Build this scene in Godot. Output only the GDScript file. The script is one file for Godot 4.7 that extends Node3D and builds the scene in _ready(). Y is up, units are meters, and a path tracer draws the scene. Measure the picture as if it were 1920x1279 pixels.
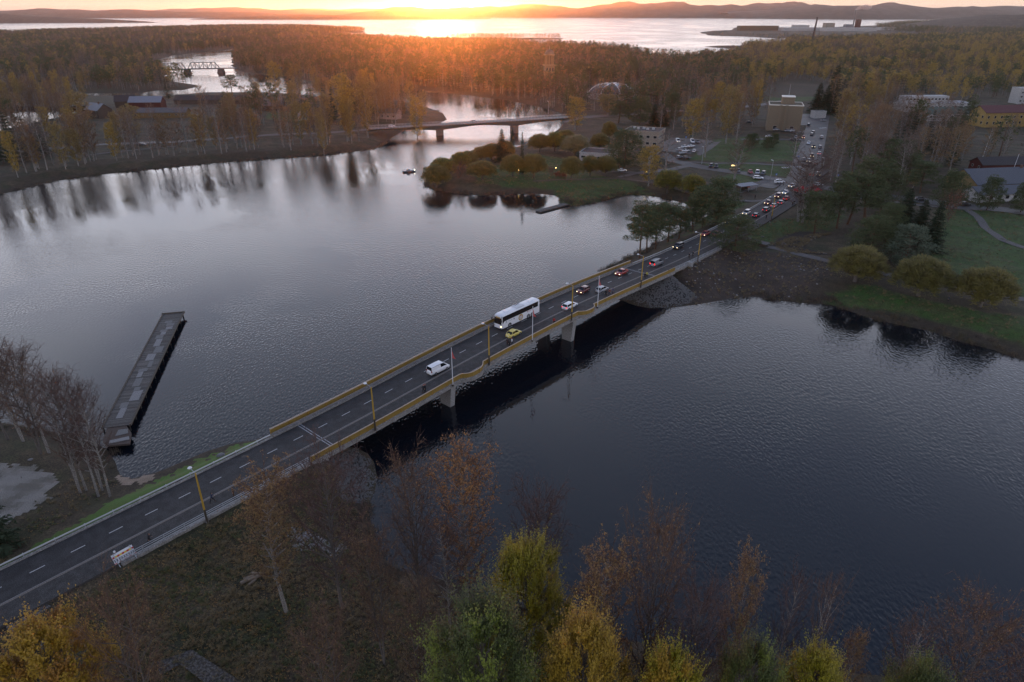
extends Node3D
# Dusk over a river town: a yellow-railed road bridge, islands of autumn forest and a lake with the setting sun.
var rng := RandomNumberGenerator.new()
var taken := {}
var mats := {}
var nz := FastNoiseLite.new()
var nz2 := FastNoiseLite.new()
const ROAD0 := Vector3(-25.718, 0, -109.946)
const ALONG := Vector3(0.661, 0, -0.750)
const ACROSS := Vector3(0.750, 0, 0.661)
const PROF_S := [-200, -60, -32, -10, 0, 12, 25, 40, 54, 68, 85, 100, 115, 137, 160, 200, 400]
const PROF_H := [3.6, 3.9, 4.3, 4.75, 5.05, 5.7, 6.3, 6.75, 6.9, 6.75, 6.2, 5.6, 5.0, 4.5, 4.2, 4.0, 4.0]

class MB:
	var v := PackedVector3Array()
	var c := PackedColorArray()
	func tri(a: Vector3, b: Vector3, d: Vector3) -> void:
		v.append(a); v.append(b); v.append(d)
	func quad(a: Vector3, b: Vector3, d: Vector3, e: Vector3) -> void:
		v.append(a); v.append(b); v.append(d); v.append(a); v.append(d); v.append(e)
	func tint(col: Color) -> void:
		while c.size() < v.size():
			c.append(col)
	func box(o: Vector3, s: Vector3, b := Basis()) -> void:
		var x := b.x * s.x / 2; var y := b.y * s.y / 2; var z := b.z * s.z / 2
		quad(o - x + y - z, o + x + y - z, o + x + y + z, o - x + y + z)
		quad(o - x - y + z, o + x - y + z, o + x - y - z, o - x - y - z)
		quad(o - x + y + z, o + x + y + z, o + x - y + z, o - x - y + z)
		quad(o + x + y - z, o - x + y - z, o - x - y - z, o + x - y - z)
		quad(o + x + y + z, o + x + y - z, o + x - y - z, o + x - y + z)
		quad(o - x + y - z, o - x + y + z, o - x - y + z, o - x - y - z)
	func bar(a: Vector3, b: Vector3, w: float, h: float) -> void:
		var d := b - a
		var z := d.normalized()
		var x := Vector3.UP.cross(z) if absf(z.y) < 0.99 else Vector3.RIGHT
		x = x.normalized()
		box((a + b) / 2, Vector3(w, h, d.length()), Basis(x, z.cross(x), z))
	func tube(a: Vector3, b: Vector3, r0: float, r1: float, n := 6, caps := false) -> void:
		var z := (b - a).normalized()
		var x := (z.cross(Vector3.UP) if absf(z.y) < 0.95 else z.cross(Vector3.RIGHT)).normalized()
		var y := z.cross(x)
		for i in n:
			var p := x * cos(TAU * i / n) + y * sin(TAU * i / n)
			var q := x * cos(TAU * (i + 1) / n) + y * sin(TAU * (i + 1) / n)
			quad(a + p * r0, b + p * r1, b + q * r1, a + q * r0)
			if caps:
				tri(b, b + q * r1, b + p * r1)
				tri(a, a + p * r0, a + q * r0)
	func lathe(o: Vector3, prof: Array, n := 12) -> void:
		for k in prof.size() - 1:
			for i in n:
				var p := Vector3(cos(TAU * i / n), 0, sin(TAU * i / n))
				var q := Vector3(cos(TAU * (i + 1) / n), 0, sin(TAU * (i + 1) / n))
				var a: Vector2 = prof[k]
				var b: Vector2 = prof[k + 1]
				quad(o + p * a.x + Vector3.UP * a.y, o + p * b.x + Vector3.UP * b.y, o + q * b.x + Vector3.UP * b.y, o + q * a.x + Vector3.UP * a.y)
	func poly(pts: Array, y0: float, y1: float) -> void:   # a flat outline (x, z) with thickness
		var pk := PackedVector2Array(pts)
		var t := Geometry2D.triangulate_polygon(pk)
		for i in range(0, t.size(), 3):
			tri(Vector3(pk[t[i]].x, y1, pk[t[i]].y), Vector3(pk[t[i + 1]].x, y1, pk[t[i + 1]].y), Vector3(pk[t[i + 2]].x, y1, pk[t[i + 2]].y))
		for i in pk.size():
			var a := pk[i]
			var b := pk[(i + 1) % pk.size()]
			quad(Vector3(a.x, y1, a.y), Vector3(b.x, y1, b.y), Vector3(b.x, y0, b.y), Vector3(a.x, y0, a.y))
	func leaf(p: Vector3, s: float, r: RandomNumberGenerator) -> void:
		var u := Vector3(r.randf() - 0.5, r.randf() - 0.5, r.randf() - 0.5).normalized()
		var w := u.cross(Vector3(r.randf() - 0.5, r.randf() - 0.5, r.randf() - 0.5)).normalized() * s * 0.55
		u *= s
		v.append(p + u); v.append(p - u * 0.6 + w); v.append(p - u * 0.6 - w)
	func blade(a: Vector3, b: Vector3, w: float, r: RandomNumberGenerator) -> void:
		var s := (b - a).cross(Vector3(r.randf() - 0.5, r.randf() - 0.5, r.randf() - 0.5)).normalized() * w
		v.append(a + s); v.append(a - s); v.append(b)
	func put(m: ArrayMesh, mat: Material, smooth := 0.0) -> ArrayMesh:
		if v.size() == 0:
			return m
		var st := SurfaceTool.new()
		if smooth > 0.0:
			st.begin(Mesh.PRIMITIVE_TRIANGLES)
			st.set_smooth_group(0)
			for i in v.size():
				if c.size() == v.size(): st.set_color(c[i])
				st.add_vertex(v[i])
			st.index()
			st.generate_normals()
			st.commit(m)
		else:
			var a := []
			a.resize(Mesh.ARRAY_MAX)
			a[Mesh.ARRAY_VERTEX] = v
			if c.size() == v.size(): a[Mesh.ARRAY_COLOR] = c
			m.add_surface_from_arrays(Mesh.PRIMITIVE_TRIANGLES, a)
		m.surface_set_material(m.get_surface_count() - 1, mat)
		return m
	func done(mat: Material, smooth := 0.0) -> ArrayMesh:
		return put(ArrayMesh.new(), mat, smooth)

func numbered(called: String) -> String:
	var n: int = taken.get(called, 0)
	taken[called] = n + 1
	return called if n == 0 else "%s_%03d" % [called, n]

func tag(o: Node3D, label: String, category := "", group := "", kind := "") -> Node3D:
	if label: o.set_meta("label", label)
	if category: o.set_meta("category", category)
	if group: o.set_meta("group", group)
	if kind: o.set_meta("kind", kind)
	return o

func thing(called: String, label: String, category: String, at := Vector3.ZERO, turn := 0.0, group := "") -> Node3D:
	var o := Node3D.new()
	o.name = numbered(called)
	add_child(o, true)
	o.position = at
	o.rotation.y = turn
	return tag(o, label, category, group)

func part(called: String, m: Mesh, to: Node, mat: Material = null) -> MeshInstance3D:
	var o := MeshInstance3D.new()
	o.name = numbered(called) if to == self else called
	o.mesh = m
	if mat: o.material_override = mat
	to.add_child(o, true)
	return o

func ground_piece(called: String, m: Mesh) -> MeshInstance3D:
	var o := part(called, m, self)
	o.set_meta("kind", "structure")
	return o

func copy(src: Node3D, at: Vector3, turn: float, label := "", group := "", size := Vector3.ONE) -> Node3D:
	var c: Node3D = src.duplicate()
	c.name = numbered(String(src.get_meta("called")))
	add_child(c, true)
	c.position = at
	c.rotation.y = turn
	c.scale = size
	if label: c.set_meta("label", label)
	if group: c.set_meta("group", group)
	return c

# ---------------------------------------------------------------- materials
func lin(r: float, g: float, b: float) -> Color:
	return Color(r, g, b).linear_to_srgb()

func plain(key: String, col: Color, rough := 0.85, metal := 0.0) -> StandardMaterial3D:
	if mats.has(key): return mats[key]
	var m := StandardMaterial3D.new()
	m.resource_name = key
	m.albedo_color = col
	m.roughness = rough
	m.metallic = metal
	mats[key] = m
	return m

func noise_tex(size: int, freq: float, lo: Color, hi: Color, oct := 4, sd := 1) -> NoiseTexture2D:
	var t := NoiseTexture2D.new()
	t.width = size
	t.height = size
	t.seamless = true
	var n := FastNoiseLite.new()
	n.noise_type = FastNoiseLite.TYPE_SIMPLEX
	n.frequency = freq
	n.fractal_octaves = oct
	n.fractal_gain = 0.62
	n.seed = sd
	t.noise = n
	var g := Gradient.new()
	g.set_color(0, lo)
	g.set_color(1, hi)
	g.set_offset(0, 0.25)
	g.set_offset(1, 0.75)
	t.color_ramp = g
	return t

var grain: NoiseTexture2D
var coarse: NoiseTexture2D
var mottle: NoiseTexture2D
func grained(key: String, col: Color, metres: float, rough := 0.9, tex: Texture2D = null) -> StandardMaterial3D:
	if mats.has(key): return mats[key]
	var m := plain(key, col, rough)
	m.albedo_texture = tex if tex else grain
	m.uv1_triplanar = true
	m.uv1_world_triplanar = true
	m.uv1_scale = Vector3.ONE / metres
	return m

func mottled(m: StandardMaterial3D, metres: float) -> StandardMaterial3D:   # a second, larger pattern of wear over the grain
	m.detail_enabled = true
	m.detail_blend_mode = BaseMaterial3D.BLEND_MODE_MUL
	m.detail_albedo = mottle
	m.detail_uv_layer = BaseMaterial3D.DETAIL_UV_2
	m.uv2_triplanar = true
	m.uv2_world_triplanar = true
	m.uv2_scale = Vector3.ONE / metres
	return m

func leafy(key: String, col: Color, back := 0.35) -> StandardMaterial3D:
	var m := plain(key, col, 0.75)
	m.metallic_specular = 0.25
	m.backlight_enabled = true
	m.backlight = Color(back, back, back)
	return m

func glow(key: String, col: Color, energy: float) -> StandardMaterial3D:
	var m := plain(key, col, 0.4)
	m.emission_enabled = true
	m.emission = col
	m.emission_energy_multiplier = energy
	return m

# ---------------------------------------------------------------- the road's own axes: s along it, n across it (to the right bank's downstream side)
func prof(s: float) -> float:
	for i in PROF_S.size() - 1:
		if s <= PROF_S[i + 1]:
			var t := clampf((s - PROF_S[i]) / float(PROF_S[i + 1] - PROF_S[i]), 0, 1)
			return lerpf(PROF_H[i], PROF_H[i + 1], t)
	return PROF_H[-1]

func bend(s: float) -> float:
	return -0.00038 * maxf(0.0, s - 105.0) ** 2

func rd(s: float, n: float, up := 0.0) -> Vector3:
	var h := (prof(s - 6) + prof(s - 3) + prof(s) + prof(s + 3) + prof(s + 6)) / 5.0
	var p := ROAD0 + ALONG * s + ACROSS * (n + bend(s))
	return Vector3(p.x, h + up, p.z)

func rd_turn(s: float) -> float:    # the yaw of a thing whose front (+X) looks along the road
	var d := rd(s + 1, 0) - rd(s - 1, 0)
	return atan2(-d.z, d.x)

func rd_basis(s: float) -> Basis:
	var d := (rd(s + 1, 0) - rd(s - 1, 0)).normalized()
	var z := d.cross(Vector3.UP).normalized()
	return Basis(d, z.cross(d), z)

func sweep(mb: MB, s0: float, s1: float, step: float, sec: Array, closed := true) -> void:   # a cross-section of (n, up) carried along the road
	var k := maxi(1, int(ceil((s1 - s0) / step)))
	for i in k:
		var a := lerpf(s0, s1, float(i) / k)
		var b := lerpf(s0, s1, float(i + 1) / k)
		for j in (sec.size() if closed else sec.size() - 1):
			var p: Vector2 = sec[j]
			var q: Vector2 = sec[(j + 1) % sec.size()]
			mb.quad(rd(a, p.x, p.y), rd(b, p.x, p.y), rd(b, q.x, q.y), rd(a, q.x, q.y))
	if closed:
		for e in [s0, s1]:
			for j in range(1, sec.size() - 1):
				mb.tri(rd(e, sec[0].x, sec[0].y), rd(e, sec[j].x, sec[j].y), rd(e, sec[j + 1].x, sec[j + 1].y))

func _ready() -> void:
	rng.seed = 7
	nz.seed = 3; nz.frequency = 0.02; nz.fractal_octaves = 3
	nz2.seed = 9; nz2.frequency = 0.11; nz2.fractal_octaves = 4
	# camera
	var cam := Camera3D.new()
	cam.name = "camera"
	add_child(cam)
	cam.position = Vector3(0, 73.0, 0)
	cam.rotation_degrees = Vector3(-25.826, 0, 0)
	cam.fov = 53.1
	cam.near = 0.5
	cam.far = 60000.0
	cam.current = true
	# sky, air and exposure
	var env := Environment.new()
	env.background_mode = Environment.BG_SKY
	env.tonemap_mode = Environment.TONE_MAPPER_LINEAR
	env.tonemap_exposure = 1.65
	env.background_energy_multiplier = 1.0
	env.sdfgi_enabled = true
	env.ssao_enabled = true
	env.ssil_enabled = true
	env.volumetric_fog_enabled = true
	env.volumetric_fog_density = 0.000032
	env.volumetric_fog_albedo = Color(1.0, 0.95, 0.93)
	env.volumetric_fog_anisotropy = 0.89
	var sky := Sky.new()
	var pan := PanoramaSkyMaterial.new()
	pan.panorama = sky_picture()
	sky.sky_material = pan
	env.sky = sky
	var we := WorldEnvironment.new()
	we.name = "world_environment"
	we.environment = env
	add_child(we)
	# the setting sun, just above the far hills
	var sun := DirectionalLight3D.new()
	sun.name = "sun"
	sun.light_color = Color(1.0, 0.55, 0.22)
	sun.light_energy = 1.35
	sun.light_angular_distance = 0.9
	sun.shadow_enabled = true
	add_child(sun)
	sun.look_at_from_position(SUN_DIR * 100.0, Vector3.ZERO, Vector3.UP)
	grain = noise_tex(512, 0.03, Color(0.55, 0.55, 0.55), Color(1, 1, 1), 5, 4)
	coarse = noise_tex(512, 0.012, Color(0.5, 0.47, 0.45), Color(1, 1, 1), 5, 8)
	mottle = noise_tex(512, 0.02, Color(0.80, 0.79, 0.78), Color(1, 1, 1), 5, 14)
	make_ground()
	make_water()
	make_hills()
	make_road()
	make_bridge()
	make_streets()
	make_far_bridges()
	make_shore_works()
	make_buildings()
	make_vehicles()
	make_street_things()
	make_people()
	make_trees()
	make_forests()

const SUN_DIR := Vector3(-0.0873, 0.0069, -0.9962)

func sky_picture() -> ImageTexture:
	var w := 1024
	var h := 512
	var n := FastNoiseLite.new()
	n.seed = 21; n.frequency = 1.6; n.fractal_octaves = 5; n.fractal_gain = 0.55
	var px := PackedFloat32Array()
	px.resize(w * h * 4)
	var at := 0
	for j in h:
		var e := (0.5 - (j + 0.5) / h) * PI
		var se := sin(e)
		var ce := cos(e)
		for i in w:
			var az := (i + 0.5) / w * TAU      # the picture's left edge is north (-Z), its right half the west
			var d := Vector3(sin(az) * ce, se, -cos(az) * ce)
			var r := 0.30; var g := 0.28; var b := 0.28
			if e > -0.02:
				var el := maxf(e, 0.0)
				var q := d.dot(SUN_DIR)
				var toward := 0.5 + 0.5 * cos(az - SUN_AZ)             # 1 on the sun's side, 0 behind
				var low := exp(-el / 0.30)
				var mid := exp(-el / 0.25)
				# blue of the upper sky, grey-white veil lower down, peach at the very horizon
				r = 0.09 + 2.5 * mid * (0.80 + 0.20 * toward)
				g = 0.14 + 2.46 * mid * (0.81 + 0.19 * toward)
				b = 0.255 + 2.48 * mid * (0.83 + 0.17 * toward)
				# cloud veil, drawn out along the horizon
				var y := 1.0 / (se + 0.16)
				var c := n.get_noise_3d(d.x * y * 0.9, d.z * y * 0.9, 2.0)
				var k := smoothstep(-0.25, 0.45, c) * smoothstep(0.02, 0.14, el)
				var lit := (1.0 * mid + 0.06) * (0.81 + 0.19 * toward)
				r = lerpf(r * 0.80, r * 0.84 + lit * 0.50, k)
				g = lerpf(g * 0.82, g * 0.86 + lit * 0.47, k)
				b = lerpf(b * 0.88, b * 0.90 + lit * 0.45, k)
				var hz := exp(-pow(el / 0.13, 1.5))
				var dim := 0.8 + 0.2 * toward
				r = lerpf(r, 0.62 * dim, hz); g = lerpf(g, 0.46 * dim, hz); b = lerpf(b, 0.33 * dim, hz)
				var a := acos(clampf(q, -1, 1))
				var core := exp(-a * a / (2 * 0.017 * 0.017)) * 45.0 + exp(-a / 0.03) * 1.1 + exp(-a / 0.12) * 0.12
				r += core * 1.0; g += core * 0.74; b += core * 0.36
			px[at] = r; px[at + 1] = g; px[at + 2] = b; px[at + 3] = 1.0
			at += 4
	return ImageTexture.create_from_image(Image.create_from_data(w, h, false, Image.FORMAT_RGBAF, px.to_byte_array()))

var SUN_AZ := atan2(SUN_DIR.x, -SUN_DIR.z)

# ---------------------------------------------------------------- land and water
# shorelines in metres (x, z)
var LANDS := [
	# the near bank, with the causeway to the bridge
	[Vector2(-174.1, -134.3), Vector2(-135.4, -123.7), Vector2(-116.8, -118.4), Vector2(-100.9, -114.1), Vector2(-87.0, -110.3), Vector2(-75.8, -105.7), Vector2(-71.0, -100.7), Vector2(-68.6, -96.9), Vector2(-65.6, -96.0), Vector2(-62.0, -98.2), Vector2(-56.4, -104.1), Vector2(-52.7, -106.7), Vector2(-48.6, -107.9), Vector2(-43.4, -109.5), Vector2(-38.4, -109.1), Vector2(-32.6, -106.7), Vector2(-28.2, -104.1), Vector2(-28.7, -106.5), Vector2(-25.0, -101.6), Vector2(-23.4, -96.5), Vector2(-23.1, -92.1), Vector2(-23.6, -88.9), Vector2(-21.5, -82.4), Vector2(-18.9, -76.9), Vector2(-16.6, -74.5), Vector2(-12.2, -73.3), Vector2(-8.3, -72.3), Vector2(-2.9, -69.5), Vector2(2.9, -66.7), Vector2(10.5, -64.1), Vector2(16.4, -62.0), Vector2(24.8, -59.8), Vector2(32.3, -58.3), Vector2(41.8, -57.5), Vector2(51.1, -56.6), Vector2(56.4, -54.8), Vector2(63.4, -51.4), Vector2(74.4, -43.7), Vector2(200, -10), Vector2(260, 140), Vector2(-330, 140), Vector2(-330, -60)],
	# the right bank, the town, the park spit and the forested island joined to it
	[Vector2(-539.0, -1424.5), Vector2(-572.2, -1566.4), Vector2(-553.2, -1752.7), Vector2(-540.7, -1988.0), Vector2(-489.7, -2140.7), Vector2(-313.0, -1988.0), Vector2(-167.3, -1795.3), Vector2(47.7, -1660.7), Vector2(155.5, -1544.5), Vector2(215.0, -1354.2), Vector2(222.4, -1204.7), Vector2(256.5, -1141.5), Vector2(315.9, -1178.6), Vector2(346.2, -1204.7), Vector2(349.6, -1290.3), Vector2(405.5, -1321.5), Vector2(417.7, -1406.3), Vector2(486.6, -1566.4), Vector2(422.9, -1673.2), Vector2(540.7, -1712.1), Vector2(635.3, -1886.8), Vector2(789.1, -2042.6), Vector2(970.2, -2120.3), Vector2(1232.1, -2182.5), Vector2(1849.1, -2271.2), Vector2(3795.5, -2271.2), Vector2(1500, -300), Vector2(700, -150), Vector2(420, -90), Vector2(139.5, -118.4), Vector2(127.2, -130.6), Vector2(118.5, -140.2), Vector2(114.9, -146.3), Vector2(109.7, -150.4), Vector2(106.4, -156.2), Vector2(101.4, -159.5), Vector2(96.1, -162.8), Vector2(91.7, -168.4), Vector2(88.2, -173.6), Vector2(79.9, -175.1), Vector2(71.8, -177.5), Vector2(69.0, -180.2), Vector2(61.6, -178.2), Vector2(51.5, -174.0), Vector2(43.7, -171.7), Vector2(37.1, -171.3), Vector2(32.4, -174.4), Vector2(30.0, -178.2), Vector2(44.8, -182.4), Vector2(38.7, -189.1), Vector2(33.6, -192.3), Vector2(24.8, -196.7), Vector2(28.3, -201.5), Vector2(35.5, -211.1), Vector2(43.1, -219.8), Vector2(55.1, -234.8), Vector2(66.1, -249.4), Vector2(74.9, -260.4), Vector2(79.8, -269.8), Vector2(77.1, -278.1), Vector2(71.2, -285.9), Vector2(64.7, -293.2), Vector2(58.6, -298.0), Vector2(51.7, -299.0), Vector2(44.0, -294.2), Vector2(36.1, -285.9), Vector2(27.7, -279.8), Vector2(21.4, -281.5), Vector2(20.4, -286.8), Vector2(20.5, -296.1), Vector2(14.1, -299.9), Vector2(4.7, -300.9), Vector2(-14.0, -297.0), Vector2(-26.1, -301.9), Vector2(-35.0, -307.9), Vector2(-39.6, -314.1), Vector2(-41.4, -321.7), Vector2(-41.3, -332.0), Vector2(-38.9, -346.5), Vector2(-31.0, -365.1), Vector2(-17.9, -388.7), Vector2(-3.1, -409.9), Vector2(13.1, -429.7), Vector2(24.3, -457.5), Vector2(33.2, -488.9), Vector2(39.0, -519.1), Vector2(38.0, -565.3), Vector2(26.6, -594.9), Vector2(13.9, -623.7), Vector2(0.0, -643.1), Vector2(-19.9, -672.2), Vector2(-40.8, -690.0), Vector2(-63.2, -713.5), Vector2(-86.5, -733.5), Vector2(-120.6, -743.9), Vector2(-156.6, -760.0), Vector2(-181.5, -771.2), Vector2(-211.6, -800.4), Vector2(-245.2, -858.7), Vector2(-290.1, -902.3), Vector2(-327.1, -933.8), Vector2(-369.6, -985.3), Vector2(-419.0, -1095.3)],
	# the left bank with the farm and the road to the second bridge
	[Vector2(-1183.6, -743.9), Vector2(-816.2, -708.7), Vector2(-491.2, -692.3), Vector2(-418.3, -690.0), Vector2(-341.7, -690.0), Vector2(-317.7, -699.2), Vector2(-284.4, -713.5), Vector2(-261.4, -723.4), Vector2(-233.2, -718.4), Vector2(-206.6, -699.2), Vector2(-172.3, -685.5), Vector2(-138.5, -667.9), Vector2(-106.2, -651.1), Vector2(-86.7, -631.3), Vector2(-71.7, -601.8), Vector2(-54.9, -565.3), Vector2(-48.5, -530.0), Vector2(-53.1, -503.6), Vector2(-62.7, -488.9), Vector2(-73.6, -475.0), Vector2(-76.7, -449.2), Vector2(-75.9, -429.7), Vector2(-81.1, -408.2), Vector2(-107.3, -388.7), Vector2(-133.7, -378.0), Vector2(-158.8, -367.9), Vector2(-180.8, -354.3), Vector2(-201.4, -341.6), Vector2(-218.0, -325.1), Vector2(-225.7, -299.0), Vector2(-233.8, -264.2), Vector2(-236.8, -195.3), Vector2(-251.4, -156.9), Vector2(-600, -150), Vector2(-1400, -300)],
	# the far left forest with its long spit
	[Vector2(-3649.5, -2367.3), Vector2(-2635.8, -2367.3), Vector2(-1674.3, -2444.8), Vector2(-1622.0, -2646.7), Vector2(-1540.9, -2847.9), Vector2(-1466.5, -3124.3), Vector2(-1327.1, -3459.4), Vector2(-998.2, -3513.2), Vector2(-597.6, -2999.6), Vector2(-553.5, -2847.9), Vector2(-589.8, -2585.7), Vector2(-583.9, -2271.2), Vector2(-559.3, -1953.1), Vector2(-582.9, -1766.7), Vector2(-594.0, -1589.0), Vector2(-603.1, -1443.2), Vector2(-608.3, -1337.6), Vector2(-588.9, -1218.2), Vector2(-543.6, -1106.5), Vector2(-466.9, -967.5), Vector2(-405.5, -865.7), Vector2(-372.5, -818.9), Vector2(-336.7, -794.4), Vector2(-330.0, -760.0), Vector2(-346.0, -733.5), Vector2(-360.4, -718.4), Vector2(-430.4, -711.1), Vector2(-505.6, -713.5), Vector2(-854.8, -743.9), Vector2(-1251.3, -788.4)],
	# the mill point far to the right
	[Vector2(694.3, -2777.5), Vector2(779.4, -2960.2), Vector2(915.4, -3124.3), Vector2(1054.3, -3568.7), Vector2(1203.4, -3684.9), Vector2(1317.9, -3568.7), Vector2(1469.9, -3568.7), Vector2(1648.6, -3745.9), Vector2(1969.6, -4083.5), Vector2(2466.8, -4770.0), Vector2(2875.4, -5206.8), Vector2(4217.2, -5731.0), Vector2(6650.2, -5731.0), Vector2(2660.1, -2271.2), Vector2(1438.4, -2140.7), Vector2(998.2, -2182.5), Vector2(771.6, -2204.0), Vector2(735.8, -2342.6), Vector2(645.3, -2444.8)],
	# a thin wooded islet in the lake
	[Vector2(-254.4, -2226.0), Vector2(-177.0, -2252.9), Vector2(-16.1, -2248.4), Vector2(157.5, -2204.0), Vector2(153.1, -2120.3), Vector2(60.1, -2100.4), Vector2(-90.4, -2108.3), Vector2(-212.2, -2120.3)],
	# the small round island
	[Vector2(1924.5, -6198.6), Vector2(2007.8, -6198.6), Vector2(1857.2, -5731.0), Vector2(1780.2, -5731.0)],
]
var LAND_BASE := [0.4, 0.6, 0.2, 0.2, 0.2, -0.8, 0.0]
var LAND_RISE := [0.6, 1.6, 1.0, 3.0, 2.0, 0.0, 0.0]
var boxes: Array[Rect2] = []

# patches of other ground, in metres (x, z)
var LAWNS := [
	[Vector2(87.3, -238.9), Vector2(102.1, -247.8), Vector2(107.9, -250.0), Vector2(129.9, -259.0), Vector2(113.0, -233.6), Vector2(110.0, -235.6), Vector2(97.0, -231.1), Vector2(89.7, -223.7), Vector2(86.8, -217.9), Vector2(83.7, -221.9), Vector2(80.7, -223.7)],
	[Vector2(166.4, -261.8), Vector2(178.1, -263.4), Vector2(184.7, -257.9), Vector2(193.0, -248.9), Vector2(211.7, -230.1), Vector2(179.1, -171.4), Vector2(140.1, -171.4), Vector2(132.2, -177.3), Vector2(125.7, -181.4), Vector2(127.1, -197.1), Vector2(143.6, -223.9)],
	[Vector2(90.1, -179.3), Vector2(103.1, -181.3), Vector2(111.9, -169.6), Vector2(123.2, -162.4), Vector2(130.6, -159.0), Vector2(145.0, -146.6), Vector2(132.2, -130.6), Vector2(122.1, -146.6), Vector2(114.6, -155.1), Vector2(107.9, -162.4), Vector2(97.2, -168.8), Vector2(87.6, -173.4)],
	[Vector2(91.3, -359.9), Vector2(121.2, -420.1), Vector2(149.2, -427.7), Vector2(167.3, -402.1), Vector2(146.2, -355.7), Vector2(119.2, -351.6)],
	[Vector2(93.5, -351.6), Vector2(118.8, -350.3), Vector2(140.6, -343.7), Vector2(129.0, -320.6), Vector2(113.2, -324.0), Vector2(106.6, -336.1)],
	[Vector2(-17.8, -326.5), Vector2(8.7, -380.0), Vector2(28.1, -365.2), Vector2(40.6, -326.5), Vector2(61.6, -302.6), Vector2(46.3, -294.7), Vector2(21.5, -304.7), Vector2(0.0, -306.7), Vector2(-16.9, -309.9)],
	[Vector2(19.1, -304.3), Vector2(36.0, -306.4), Vector2(65.5, -298.3), Vector2(56.7, -294.4), Vector2(38.1, -284.2), Vector2(25.1, -276.3), Vector2(20.2, -285.1)],
	[Vector2(95.9, -319.4), Vector2(112.8, -334.7), Vector2(114.5, -313.9), Vector2(105.3, -306.4), Vector2(89.0, -299.2)],
	[Vector2(50.0, -219.4), Vector2(77.3, -254.7), Vector2(95.1, -272.9), Vector2(92.5, -282.5), Vector2(75.1, -262.4), Vector2(63.2, -237.9)],
	[Vector2(-176.1, -510.1), Vector2(-148.8, -494.7), Vector2(-138.5, -512.8), Vector2(-166.1, -556.0), Vector2(-186.1, -540.9)],
	[Vector2(311.1, -816.8), Vector2(333.3, -756.0), Vector2(265.3, -616.6), Vector2(207.4, -580.5), Vector2(235.8, -679.6)],
]
var STRIP := [Vector2(-64.3, -83.9), Vector2(-63.8, -88.1), Vector2(-60.3, -95.2), Vector2(-55.3, -102.0), Vector2(-51.9, -104.9), Vector2(-47.8, -106.1), Vector2(-46.4, -105.6), Vector2(-44.4, -101.1), Vector2(-50.3, -94.3), Vector2(-56.9, -86.8), Vector2(-63.5, -79.3), Vector2(-71.5, -70.3)]
var EARTH := [
	[Vector2(43.6, -179.3), Vector2(55.9, -199.3), Vector2(68.9, -210.5), Vector2(77.1, -214.9), Vector2(91.0, -205.3), Vector2(99.4, -203.3), Vector2(94.7, -190.0), Vector2(84.1, -179.3), Vector2(70.8, -175.3), Vector2(60.1, -174.1), Vector2(51.1, -173.4)],
	[Vector2(84.8, -217.5), Vector2(100.0, -229.4), Vector2(112.2, -232.0), Vector2(100.8, -222.1), Vector2(94.4, -214.6), Vector2(102.3, -208.6), Vector2(88.9, -209.2)],
	[Vector2(594.1, -1329.2), Vector2(810.4, -1523.9), Vector2(958.2, -1669.9), Vector2(883.7, -1480.6), Vector2(613.3, -1177.8), Vector2(511.0, -1102.1)],
]
var SOIL := [Vector2(88.6, -221.9), Vector2(94.4, -229.2), Vector2(101.7, -233.6), Vector2(111.8, -233.0), Vector2(102.2, -225.5), Vector2(96.8, -217.9), Vector2(98.3, -211.2), Vector2(101.9, -209.1), Vector2(98.5, -207.5), Vector2(92.8, -210.1), Vector2(89.2, -214.5)]
var GRAVEL := [Vector2(-94.9, -97.9), Vector2(-89.1, -97.6), Vector2(-83.7, -96.4), Vector2(-77.6, -95.5), Vector2(-75.6, -90.3), Vector2(-74.2, -86.9), Vector2(-75.3, -84.0), Vector2(-76.8, -81.9), Vector2(-82.9, -78.9)]
var SAND := [Vector2(-68.7, -97.3), Vector2(-65.6, -96.2), Vector2(-61.9, -98.2), Vector2(-62.0, -94.5), Vector2(-65.4, -93.2), Vector2(-67.5, -94.5)]

func sd_poly(p: Vector2, poly: Array) -> float:
	var best := 1e9
	var k := poly.size()
	for i in k:
		var d := p.distance_squared_to(Geometry2D.get_closest_point_to_segment(p, poly[i], poly[(i + 1) % k]))
		if d < best: best = d
	best = sqrt(best)
	return best if Geometry2D.is_point_in_polygon(p, PackedVector2Array(poly)) else -best

func inside(p: Vector2, poly: Array) -> bool:
	return Geometry2D.is_point_in_polygon(p, PackedVector2Array(poly))

func land_height(x: float, z: float) -> float:
	var p := Vector2(x, z)
	var h := -2.5
	for k in LANDS.size():
		if not boxes[k].has_point(p): continue
		var sd := sd_poly(p, LANDS[k])
		var e := sd * 0.3
		if sd > 0:
			e = minf(sd * 0.28, 0.5) + (1.7 + LAND_BASE[k]) * smoothstep(1, 14, sd) + LAND_RISE[k] * smoothstep(20, 160, sd)
			e += nz2.get_noise_2d(x * 0.6, z * 0.6) * 0.5 * smoothstep(3, 15, sd)
		h = maxf(h, e)
	var q := Vector3(x, 0, z) - ROAD0
	var s := q.dot(ALONG)
	if s > -230 and s < 330:
		var n := q.dot(ACROSS) - bend(s)
		var t := (1.0 - smoothstep(5.6, 14.0, absf(n + 1.7))) * (1.0 - smoothstep(-17.5, -9.0, s) * (1.0 - smoothstep(104.0, 112.0, s))) * (1.0 - smoothstep(240.0, 310.0, s))
		if t > 0: h = lerpf(h, rd(s, 0).y - 0.25, t)
	return maxf(h, -2.5)

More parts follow.
